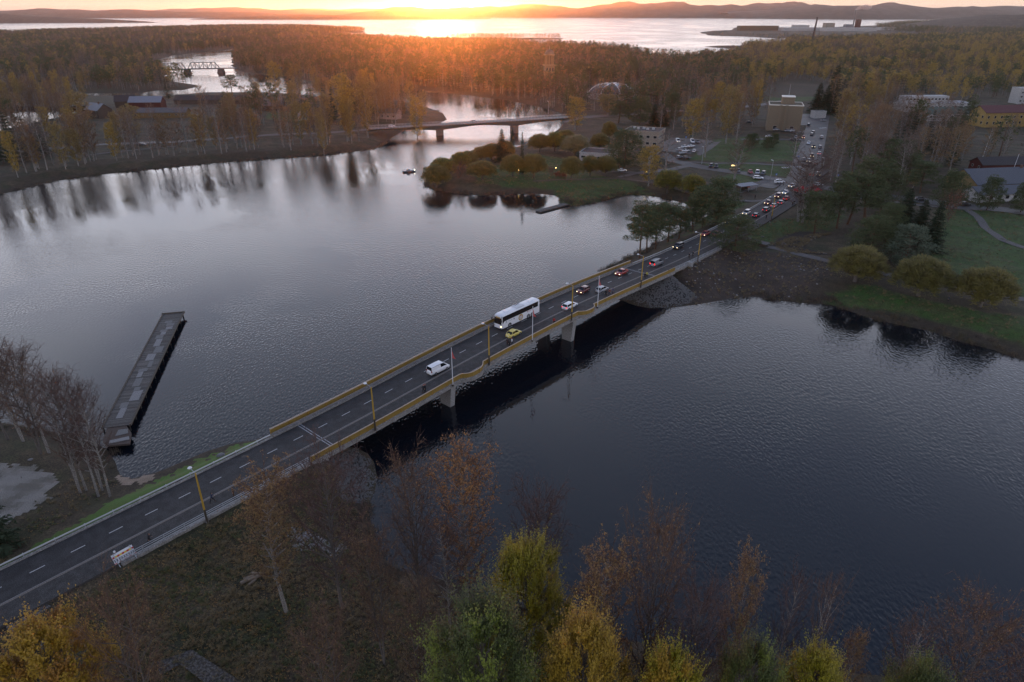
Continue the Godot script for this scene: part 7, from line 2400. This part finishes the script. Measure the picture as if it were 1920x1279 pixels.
	# notable trees of the left bank
	var left := [
		["mid_gold", Vector3(-258.9, 2.5, -426.1), 25.7, 15.3, "golden-green birch on the left bank before the brown farmhouse"],
		["mid_gold", Vector3(-223.0, 2.5, -415.0), 19.9, 13.7, "golden birch on the left bank below the red barn"],
		["mid_orange", Vector3(-164.2, 2.5, -415.0), 25.1, 12.4, "orange-gold birch on the left bank between farm and road"],
		["mid_gold", Vector3(-105.2, 2.2, -389.4), 22.7, 6.5, "slim golden larch-like birch on the left bank shore"],
		["mid_gold", Vector3(-122.9, 2.2, -427.9), 20.4, 7.7, "slim golden birch near the white cottage"],
		["mid_gold", Vector3(-99.7, 2.5, -426.1), 35.7, 13.9, "tall golden birch left of the second bridge"],
		["mid_gold", Vector3(-88.9, 2.5, -433.9), 33.3, 12.9, "tall golden-orange birch at the second bridge's left end"],
		["mid_gold", Vector3(-60.5, 2.0, -449.1), 26.3, 10.7, "orange-gold birch on the reedy point by the river"],
		["mid_gold", Vector3(-208.5, 2.2, -639.5), 29.5, 14.0, "gold-topped tall tree on the farm shore, left"],
		["mid_spruce", Vector3(-191.6, 2.2, -623.7), 30.9, 15.5, "dark tall tree on the farm shore between golden ones"],
		["mid_gold", Vector3(-178.8, 2.2, -601.3), 29.1, 13.2, "gold-topped tall tree on the farm shore, right"],
		["pine", Vector3(-260.9, 2.2, -673.7), 17.7, 13.8, "lone dark pine on the farm shore against bright water"],
		["mid_spruce", Vector3(-229.3, 2.2, -647.8), 14.0, 6.7, "small dark spruce on the farm shore"],
		["mid_spruce", Vector3(-305.1, 2.2, -639.5), 18.6, 10.3, "dark spruce beside the red hay barn"],
		["mid_spruce", Vector3(-260.1, 2.5, -363.7), 25.1, 11.0, "dark spruce at the left edge of the left bank, first"],
		["mid_spruce", Vector3(-251.8, 2.5, -363.7), 23.5, 9.9, "dark spruce at the left edge of the left bank, second"],
		["mid_spruce", Vector3(-252.2, 2.5, -375.4), 19.3, 9.7, "dark spruce at the left edge of the left bank, third"],
		["mid_spruce", Vector3(-261.3, 2.5, -355.3), 23.6, 10.8, "dark spruce cut by the left picture edge across the river"],
	]
	for f in left: plant(f[0], f[1], f[2], f[3], f[4])
	# birches along the left bank: shore row, road row, farm wood
	var rows := [
		[[Vector2(-244.0, -316.2), Vector2(-235.1, -337.1), Vector2(-223.4, -357.8), Vector2(-205.8, -372.0), Vector2(-185.4, -384.2), Vector2(-161.3, -390.5), Vector2(-137.6, -400.4), Vector2(-111.8, -407.2), Vector2(-86.6, -421.6)], 70, 9.0, "slender birch in the waterside row of the left bank", "birches of the left bank shore", ["mid_bare", "mid_bare", "mid_orange", "mid_gold"]],
		[[Vector2(-307.7, -407.9), Vector2(-286.6, -439.8), Vector2(-248.3, -463.1), Vector2(-201.2, -476.8), Vector2(-164.1, -496.3), Vector2(-122.9, -511.8), Vector2(-100.8, -517.3)], 100, 15.0, "birch between the left bank road and the farm", "birches behind the left bank road", ["mid_bare", "mid_bare", "mid_bare", "mid_orange", "mid_orange", "mid_gold", "mid_spruce", "mid_pine"]],
		[[Vector2(-352.5, -472.1), Vector2(-327.0, -506.5), Vector2(-335.1, -540.0), Vector2(-374.2, -584.6), Vector2(-419.1, -567.9)], 90, 26.0, "birch in the wood left of the farm", "trees of the wood left of the farm", ["mid_bare", "mid_bare", "mid_orange", "mid_gold"]],
		[[Vector2(-186.1, -517.3), Vector2(-174.1, -528.4), Vector2(-161.5, -540.0), Vector2(-133.3, -558.3), Vector2(-107.2, -552.1)], 46, 18.0, "birch in the farm's own wood behind the white cottage", "trees of the farm wood", ["mid_bare", "mid_orange", "mid_orange", "mid_spruce"]],
		[[Vector2(-170.6, -639.5), Vector2(-138.5, -601.3), Vector2(-111.7, -601.3), Vector2(-83.7, -560.7), Vector2(-92.5, -514.0), Vector2(-74.2, -493.3)], 46, 16.0, "tree on the wooded point before the second bridge", "trees on the point by the second bridge", ["mid_orange", "mid_orange", "mid_gold", "mid_spruce", "mid_bare"]],
		[[Vector2(144.7, -318.2), Vector2(153.3, -318.2), Vector2(175.2, -355.9), Vector2(193.1, -370.3), Vector2(210.8, -420.8), Vector2(220.8, -402.6), Vector2(237.8, -411.5), Vector2(243.9, -462.1), Vector2(231.8, -473.6)], 70, 22.0, "bare birch of the street wood right of the town street", "bare birches right of the town street", ["mid_bare", "mid_bare", "mid_bare", "mid_orange"]],
		[[Vector2(160.4, -302.0), Vector2(183.0, -318.2), Vector2(205.8, -332.4), Vector2(230.0, -355.9), Vector2(235.9, -385.9), Vector2(263.7, -402.6)], 44, 20.0, "tree of the wood behind the right-hand side street", "trees behind the side street", ["mid_bare", "mid_pine", "mid_bare", "mid_orange", "mid_spruce"]],
		[[Vector2(105.1, -448.9), Vector2(127.8, -471.3), Vector2(153.3, -462.1), Vector2(174.6, -506.2), Vector2(144.2, -506.2), Vector2(116.8, -485.7)], 30, 12.0, "tree along the road behind the parking lot", "trees behind the parking lot", ["mid_bare", "mid_orange", "mid_gold"]],
		[[Vector2(234.7, -522.8), Vector2(272.6, -572.2), Vector2(271.5, -534.4), Vector2(273.2, -506.2), Vector2(291.3, -511.6)], 30, 20.0, "golden birch before the white school", "birches before the school", ["mid_gold", "mid_orange", "mid_bare"]],
	]
	for q in rows:
		var line: Array = q[0]
		for i in q[1]:
			var f: float = (i + rng.randf()) / q[1] * (line.size() - 1)
			var p: Vector2 = line[int(f)].lerp(line[mini(int(f) + 1, line.size() - 1)], f - int(f)) + Vector2(rng.randf_range(-1, 1), rng.randf_range(-1, 1)) * q[2]
			if ht(p.x, p.y) < 0.9 or blocked(p): continue
			var k: String = q[5][rng.randi() % q[5].size()]
			var hh := rng.randf_range(15, 27)
			plant(k, Vector3(p.x, 0, p.y), hh, rng.randf_range(6.0, 9.5), row_label(k, hh, p), "tree", q[4])

var MARKS := [[Vector3(-301.5, 2.0, -520.9), "the brown farmhouse"], [Vector3(-287.3, 2.0, -565.5), "the red hay barn"], [Vector3(-255.8, 2.0, -520.9), "the long cowshed"], [Vector3(-186.1, 2.0, -559.1), "the dark cottage"], [Vector3(-150.5, 2.0, -507.5), "the white cottage"], [Vector3(-88.6, 2.0, -520.9), "the pinkish house"], [Vector3(-216.4, 2.0, -409.0), "the bank road's left car"], [Vector3(-188.5, 2.0, -421.6), "the bank road's right car"], [Vector3(-95.5, 2.0, -468.6), "the second bridge's left end"], [Vector3(-259.2, 2.0, -366.2), "the spruces at the left edge"], [Vector3(179.0, 2.0, -468.6), "the town hall"], [Vector3(96.7, 2.0, -388.9), "the parking lot"], [Vector3(223.7, 2.0, -520.9), "the white shed"], [Vector3(155.3, 2.0, -349.8), "the zebra crossing"], [Vector3(329.4, 2.0, -562.3), "the white school"], [Vector3(216.7, 2.0, -303.5), "the grey-roofed house"], [Vector3(148.7, 2.0, -286.1), "the side street"], [Vector3(-260.8, 2.0, -429.1), "the golden-green birch"], [Vector3(-165.4, 2.0, -417.9), "the bank road's orange-gold birch"], [Vector3(-105.5, 2.0, -390.5), "the shore's slim golden birch"]]
var used_labels := {}
func row_label(k: String, h: float, p: Vector2) -> String:
	var order := MARKS.duplicate()
	order.sort_custom(func(a, b): return p.distance_squared_to(Vector2(a[0].x, a[0].z)) < p.distance_squared_to(Vector2(b[0].x, b[0].z)))
	var at: Array = order[0]
	var dx: float = p.x - at[0].x
	var dz: float = p.y - at[0].z
	var best := Vector2(dx, dz).length()
	var where := ("left of" if dx < 0 else "right of") if absf(dx) > absf(dz) * 0.7 else ("before" if dz > 0 else "behind")
	var far := "close" if best < 14 else ("" if best < 32 else "well")
	var size := "tall" if h > 23 else ("short" if h < 18 else "middling")
	var kind: String = {"mid_bare": "bare birch", "mid_orange": "orange-leaved birch", "mid_gold": "golden birch", "mid_spruce": "dark spruce", "mid_pine": "dark pine"}[k]
	var l := ("%s %s %s %s %s" % [size, kind, far, where, at[1]]).replace("  ", " ")
	for i in [1, 2, 3]:
		if not used_labels.has(l): break
		if i > 1 and l.split(" ").size() > 16: break
		l = ("%s %s %s %s %s, towards %s" % [size, kind, far, where, at[1], order[i][1]]).replace("  ", " ")
	if l.split(" ").size() > 16: l = ("%s %s %s %s %s" % [size, kind, far, where, at[1]]).replace("  ", " ")
	used_labels[l] = true
	return l

# where nothing may grow: streets, lots, houses
var KEEP := [
	[Vector2(89.3, -420.1), Vector2(116.8, -427.7), Vector2(95.2, -342.4), Vector2(73.0, -337.3)],
	[Vector2(93.5, -336.1), Vector2(133.5, -318.2), Vector2(125.4, -296.9), Vector2(91.4, -327.6)],
	[Vector2(115.7, -285.3), Vector2(138.0, -330.0), Vector2(175.0, -420.8), Vector2(233.7, -555.8), Vector2(244.5, -555.8), Vector2(185.6, -417.1), Vector2(136.8, -302.0), Vector2(139.4, -296.9), Vector2(117.6, -276.3)],
	[Vector2(151.7, -430.5), Vector2(173.0, -495.8), Vector2(209.5, -506.2), Vector2(180.1, -430.5)],
	[Vector2(231.9, -424.6), Vector2(275.4, -424.6), Vector2(375.4, -586.0), Vector2(309.2, -586.0)],
	[Vector2(243.6, -370.3), Vector2(289.6, -370.3), Vector2(473.9, -627.3), Vector2(402.3, -627.3)],
	[Vector2(173.0, -261.2), Vector2(202.8, -255.0), Vector2(259.9, -336.1), Vector2(217.0, -336.1)],
	[Vector2(124.6, -307.3), Vector2(206.1, -259.6), Vector2(195.6, -244.7), Vector2(116.6, -285.3)],
	[Vector2(-272.1, -437.8), Vector2(-203.5, -441.9), Vector2(-264.6, -584.6), Vector2(-356.8, -584.6)],
	[Vector2(-358.3, -340.7), Vector2(-255.0, -387.7), Vector2(-204.3, -406.1), Vector2(-150.7, -432.0), Vector2(-83.2, -458.9), Vector2(-87.1, -481.9), Vector2(-156.0, -448.2), Vector2(-211.0, -420.5), Vector2(-263.0, -400.9), Vector2(-373.5, -356.5)],
	[Vector2(34.2, -506.2), Vector2(94.3, -525.6), Vector2(180.4, -549.5), Vector2(226.5, -586.0), Vector2(240.1, -623.3), Vector2(180.9, -579.0), Vector2(98.9, -552.7), Vector2(35.6, -528.5)],
	[Vector2(53.2, -345.0), Vector2(74.5, -345.0), Vector2(95.3, -433.6), Vector2(63.8, -420.1)],
	[Vector2(63.9, -615.5), Vector2(107.7, -615.5), Vector2(122.2, -703.1), Vector2(72.5, -703.1)],
]
var keep_boxes: Array[Rect2] = []
func blocked(p: Vector2) -> bool:
	if keep_boxes.is_empty():
		for k in KEEP + LAWNS:
			var r := Rect2(k[0], Vector2.ZERO)
			for q in k: r = r.expand(q)
			keep_boxes.append(r)
	var all := KEEP + LAWNS
	for i in all.size():
		if keep_boxes[i].has_point(p) and inside(p, all[i]): return true
	return false

# far woods: every wood is one mass of thousands of trees
func wood(label: String, region: Array, spacing: float, mix: Dictionary, tall := 1.0, mx := 999999) -> void:
	var box := Rect2(region[0], Vector2.ZERO)
	for p in region: box = box.expand(p)
	var lists := {}
	var pk := PackedVector2Array(region)
	var nx := int(box.size.x / spacing)
	var nzz := int(box.size.y / spacing)
	var keys := mix.keys()
	for j in nzz:
		for i in nx:
			var p := box.position + Vector2((i + rng.randf()) * spacing, (j + rng.randf()) * spacing)
			if not Geometry2D.is_point_in_polygon(p, pk): continue
			var h := ht(p.x, p.y)
			if h < 0.7 or blocked(p) or nz2.get_noise_2d(p.x * 0.16, p.y * 0.16) < -0.25: continue
			# stands of one kind: the kind follows a slow noise
			var v := nz.get_noise_2d(p.x * 0.35, p.y * 0.35) * 1.15 + rng.randf_range(-0.36, 0.36)
			var u := clampf(v + 0.5, 0, 0.999)
			var acc := 0.0
			var kind: String = keys[-1]
			for k in keys:
				acc += mix[k]
				if u < acc:
					kind = k
					break
			var s := rng.randf_range(0.55, 1.2) * tall * lerpf(1.02, 0.82, smoothstep(500.0, 2200.0, -p.y))
			var src: Array = lib[kind]
			var n := rng.randi() % src.size()
			var id := "%s|%d" % [kind, n]
			if not lists.has(id): lists[id] = []
			var ww := s * rng.randf_range(0.85, 1.25)
			lists[id].append(Transform3D(Basis(Vector3.UP, rng.randf() * TAU) * Basis.from_scale(Vector3(ww, s, ww)), Vector3(p.x, h - 0.2, p.y)))
	var t := thing("forest", label, "forest")
	t.set_meta("kind", "stuff")
	for id in lists:
		var src: Node3D = lib[id.split("|")[0]][int(id.split("|")[1])]
		for c in src.get_children():
			t.add_child(scatter("trunks" if c.name == "trunk" else "crowns", c.mesh, lists[id]), true)

func make_forests() -> void:
	var mixed := {"far_bare": 0.46, "far_gold": 0.05, "far_orange": 0.15, "far_pine": 0.14, "far_spruce": 0.20}
	var dark := {"far_bare": 0.34, "far_orange": 0.12, "far_pine": 0.24, "far_spruce": 0.30}
	var warm := {"far_spruce": 0.12, "far_bare": 0.30, "far_orange": 0.20, "far_gold": 0.30, "far_pine": 0.08}
	wood("brown mixed wood covering the far left land and its spit", LANDS[3], 6.6, {"far_spruce": 0.20, "far_bare": 0.44, "far_orange": 0.14, "far_gold": 0.05, "far_pine": 0.17})
	wood("wood on the left bank beyond the farm's edge", [Vector2(-282.6, -208.0), Vector2(-318.3, -325.2), Vector2(-276.9, -363.7), Vector2(-467.1, -636.8), Vector2(-822.9, -670.8)], 6.5, mixed)
	wood("mixed autumn forest between the two river arms and the lake", [Vector2(-418.2, -1094.6), Vector2(-525.4, -1383.9), Vector2(-478.6, -2092.8), Vector2(-163.1, -1749.8), Vector2(46.4, -1616.7), Vector2(213.9, -1348.5), Vector2(213.2, -1155.2), Vector2(253.9, -1094.6), Vector2(317.8, -1155.2), Vector2(311.1, -971.5), Vector2(201.3, -616.6), Vector2(159.9, -580.5), Vector2(113.5, -563.9), Vector2(66.2, -554.4), Vector2(41.3, -542.1), Vector2(33.1, -554.4), Vector2(17.8, -598.1), Vector2(-19.1, -644.6), Vector2(-60.6, -684.2), Vector2(-104.4, -708.3), Vector2(-150.2, -728.8), Vector2(-202.9, -767.5), Vector2(-278.2, -865.2), Vector2(-367.6, -971.5)], 5.8, dark)
	wood("golden birch woods between lake and town", [Vector2(266.0, -1078.9), Vector2(340.7, -1177.8), Vector2(496.0, -1569.7), Vector2(739.2, -1913.2), Vector2(892.0, -1948.6), Vector2(886.3, -1669.9), Vector2(681.4, -1177.8), Vector2(388.4, -693.3), Vector2(306.6, -607.8), Vector2(270.6, -607.8), Vector2(241.6, -627.3), Vector2(201.5, -589.5), Vector2(259.5, -805.1)], 7.5, warm, 0.95)
	wood("wooded town quarter on the right with pines and birches", [Vector2(908.5, -1985.3), Vector2(1261.6, -2237.6), Vector2(1899.7, -2336.3), Vector2(2361.0, -2146.8), Vector2(380.8, -318.2), Vector2(251.3, -324.0), Vector2(247.0, -370.3), Vector2(280.0, -440.6), Vector2(257.8, -462.1), Vector2(289.6, -572.2), Vector2(459.9, -805.1)], 8.5, {"far_pine": 0.20, "far_bare": 0.28, "far_gold": 0.26, "far_orange": 0.12, "far_spruce": 0.14}, 0.95)
	wood("trees standing along the thin islet in the lake", LANDS[5], 7.0, {"far_bare": 0.7, "far_orange": 0.3}, 0.85)
	wood("low wood along the mill point", [Vector2(636.4, -2514.9), Vector2(746.4, -2377.8), Vector2(813.7, -2327.1), Vector2(1216.0, -2302.5), Vector2(2126.3, -2404.1), Vector2(1917.8, -2165.0), Vector2(970.8, -2122.7), Vector2(757.9, -2165.0), Vector2(627.6, -2377.8)], 10.0, mixed, 0.6)
	wood("dark wood on the rising ground behind the mill", [Vector2(1737.5, -3600.2), Vector2(2578.4, -4921.5), Vector2(3219.6, -5417.0), Vector2(5902.6, -5417.0), Vector2(2683.0, -2444.1), Vector2(1333.2, -2336.3), Vector2(1341.5, -2691.8)], 15.0, {"far_pine": 0.45, "far_spruce": 0.35, "far_orange": 0.2}, 1.1)
	undergrowth()

func undergrowth() -> void:
	# dry grass tufts and fallen leaves on the near bank, reeds and scrub along the right shore
	var r := RandomNumberGenerator.new()
	r.seed = 99
	var mb := MB.new()
	for i in 16: mb.blade(rv(r) * Vector3(0.18, 0, 0.18), Vector3(r.randf_range(-0.35, 0.35), r.randf_range(0.2, 0.55), r.randf_range(-0.35, 0.35)), 0.02, r)
	var tuft := mb.done(leafy("dry_grass", lin(0.20, 0.15, 0.075)))
	mb = MB.new()
	for i in 16: mb.blade(rv(r) * Vector3(0.18, 0, 0.18), Vector3(r.randf_range(-0.35, 0.35), r.randf_range(0.15, 0.4), r.randf_range(-0.35, 0.35)), 0.02, r)
	var tuft2 := mb.done(leafy("dull_grass", lin(0.105, 0.115, 0.042)))
	mb = MB.new()
	for i in 10: mb.leaf(Vector3(r.randf_range(-0.7, 0.7), 0.04, r.randf_range(-0.7, 0.7)), 0.09, r)
	var litter := mb.done(leafy("fallen_leaf", lin(0.30, 0.17, 0.05)))
	var lists := [[], [], []]
	var zone: Array = [Vector2(-76.8, -73.0), Vector2(-53.5, -73.0), Vector2(-40.9, -86.9), Vector2(-31.0, -95.4), Vector2(-22.7, -85.6), Vector2(-16.3, -71.5), Vector2(-4.3, -68.1), Vector2(9.5, -61.9), Vector2(21.5, -55.7), Vector2(19.3, -46.6), Vector2(-65.8, -46.6)]
	var zone2: Array = [Vector2(-102.4, -108.7), Vector2(-83.7, -106.0), Vector2(-71.7, -100.1), Vector2(-67.1, -93.9), Vector2(-67.1, -88.3), Vector2(-68.6, -80.7), Vector2(-73.0, -74.0), Vector2(-78.3, -73.0)]
	for i in 45000:
		var z: Array = zone if i % 5 else zone2
		var p := Vector2(rng.randf_range(-75, 25), rng.randf_range(-95, -25))
		if not inside(p, z) or inside(p, GRAVEL): continue
		var h := ht(p.x, p.y)
		if h < 0.5: continue
		var q := Vector3(p.x, h + 0.02, p.y) - ROAD0
		var n := q.dot(ACROSS) - bend(q.dot(ALONG))
		if absf(n + 1.7) < 7.2: continue
		var k := 2 if rng.randf() < 0.3 else (0 if nz2.get_noise_2d(p.x * 0.7, p.y * 0.7) + rng.randf_range(-0.3, 0.3) > 0.0 else 1)
		var s := rng.randf_range(0.7, 1.6)
		lists[k].append(Transform3D(Basis(Vector3.UP, rng.randf() * TAU) * Basis.from_scale(Vector3(s, s, s)), Vector3(p.x, h + 0.02, p.y)))
	var t := thing("grass", "dry grass tufts and fallen leaves on the near bank", "grass")
	t.set_meta("kind", "stuff")
	t.add_child(scatter("tufts", tuft, lists[0]), true)
	t.add_child(scatter("tufts", tuft2, lists[1]), true)
	t.add_child(scatter("leaves", litter, lists[2]), true)
	# the far bank: stones, dead grass and tufts over the bare earth and the lawns
	var far_lists := [[], [], []]
	var fields: Array = [EARTH[0], LAWNS[1], LAWNS[2], LAWNS[0], EARTH[1], LAWNS[6], LAWNS[5]]
	for f in fields.size():
		var box := Rect2(fields[f][0], Vector2.ZERO)
		for q in fields[f]: box = box.expand(q)
		for i in 3600:
			var p := box.position + Vector2(rng.randf() * box.size.x, rng.randf() * box.size.y)
			if p.x > 200 or not inside(p, fields[f]): continue
			var n := nz2.get_noise_2d(p.x * 1.4, p.y * 1.4)
			if n < rng.randf_range(-0.5, 0.25) or (f == 0 and i > 2000): continue
			var s := rng.randf_range(0.8, 1.9)
			var k := (2 if rng.randf() < 0.12 else 0) if f in [0, 4] else (0 if rng.randf() < 0.35 else 1)
			far_lists[k].append(Transform3D(Basis(Vector3.UP, rng.randf() * TAU) * Basis.from_scale(Vector3(s, s * (0.6 if k == 1 else 0.9), s)), Vector3(p.x, ht(p.x, p.y), p.y)))
	t = thing("grass", "dead grass, tufts and stones over the far bank", "grass")
	t.set_meta("kind", "stuff")
	t.add_child(scatter("tufts", tuft, far_lists[0]), true)
	t.add_child(scatter("tufts", tuft2, far_lists[1]), true)
	t.add_child(scatter("stones", stones[1], far_lists[2].map(func(x): return x.scaled_local(Vector3(0.35, 0.3, 0.35))), plain("pale_rubble", Color.WHITE)), true)
	# reeds and scrub along the waterlines
	var clumps: Array = []
	for c in [["reed_brown", 0.105, 0.075, 0.045], ["reed_olive", 0.07, 0.06, 0.028], ["scrub_dark", 0.06, 0.042, 0.034]]:
		mb = MB.new()
		for i in 46:
			var q := Vector3(r.randf_range(-0.9, 0.9), 0, r.randf_range(-0.9, 0.9))
			mb.blade(q, q + Vector3(r.randf_range(-0.5, 0.5), r.randf_range(0.5, 1.5), r.randf_range(-0.5, 0.5)), 0.035, r)
		for i in 24: mb.leaf(Vector3(r.randf_range(-1, 1), r.randf_range(0.1, 0.9), r.randf_range(-1, 1)), 0.16, r)
		clumps.append(mb.done(leafy(c[0], lin(c[1], c[2], c[3]))))
	var where: Array = [[], [], []]
	for line in [[Vector2(68.4, -178.6), Vector2(71.6, -177.0), Vector2(79.7, -174.7), Vector2(87.7, -172.8), Vector2(91.2, -167.6), Vector2(95.7, -162.0), Vector2(100.9, -158.7), Vector2(105.9, -155.5), Vector2(109.1, -149.6), Vector2(114.3, -145.6), Vector2(117.9, -139.5), Vector2(123.2, -133.3)], [Vector2(-74.6, -436.4), Vector2(-80.2, -403.8), Vector2(-109.5, -386.0), Vector2(-132.7, -375.4), Vector2(-157.6, -365.3), Vector2(-179.5, -351.7), Vector2(-199.9, -339.0), Vector2(-216.2, -322.6), Vector2(-223.8, -296.6), Vector2(-230.5, -286.4)], [Vector2(-23.4, -87.9), Vector2(-21.3, -81.7), Vector2(-18.7, -76.0), Vector2(-17.3, -74.3), Vector2(-12.1, -72.8), Vector2(-8.3, -71.8), Vector2(-2.9, -69.0), Vector2(2.8, -66.3), Vector2(10.4, -63.6)], [Vector2(-40.1, -317.3), Vector2(-34.8, -305.8), Vector2(-25.9, -299.8), Vector2(-13.9, -295.0), Vector2(4.7, -298.8), Vector2(20.6, -290.3), Vector2(25.4, -278.7), Vector2(36.0, -284.8), Vector2(43.8, -293.1), Vector2(51.5, -297.9), Vector2(64.4, -292.2), Vector2(73.0, -279.6)], [Vector2(-99.7, -112.8), Vector2(-85.9, -109.1), Vector2(-79.6, -106.6), Vector2(-73.9, -103.3), Vector2(-69.4, -97.7)], [Vector2(24.6, -195.4), Vector2(28.1, -200.1), Vector2(35.3, -209.6), Vector2(42.8, -218.3), Vector2(54.7, -233.1), Vector2(65.6, -247.7)]]:
		for i in line.size() - 1:
			var a: Vector2 = line[i]
			var b: Vector2 = line[i + 1]
			for j in int(a.distance_to(b) * 2.2):
				var p := a.lerp(b, rng.randf()) + Vector2(rng.randf_range(-3, 3), rng.randf_range(-4.5, 1.5))
				var h := ht(p.x, p.y)
				if h < -0.25 or h > 2.0: continue
				var s := rng.randf_range(0.5, 1.15)
				where[rng.randi() % 3].append(Transform3D(Basis(Vector3.UP, rng.randf() * TAU) * Basis.from_scale(Vector3(s, s, s)), Vector3(p.x, h - 0.1, p.y)))
	t = thing("undergrowth", "brown scrub and reeds along the water's edge", "scrub")
	t.set_meta("kind", "stuff")
	for k in 3: t.add_child(scatter("reeds", clumps[k], where[k]), true)
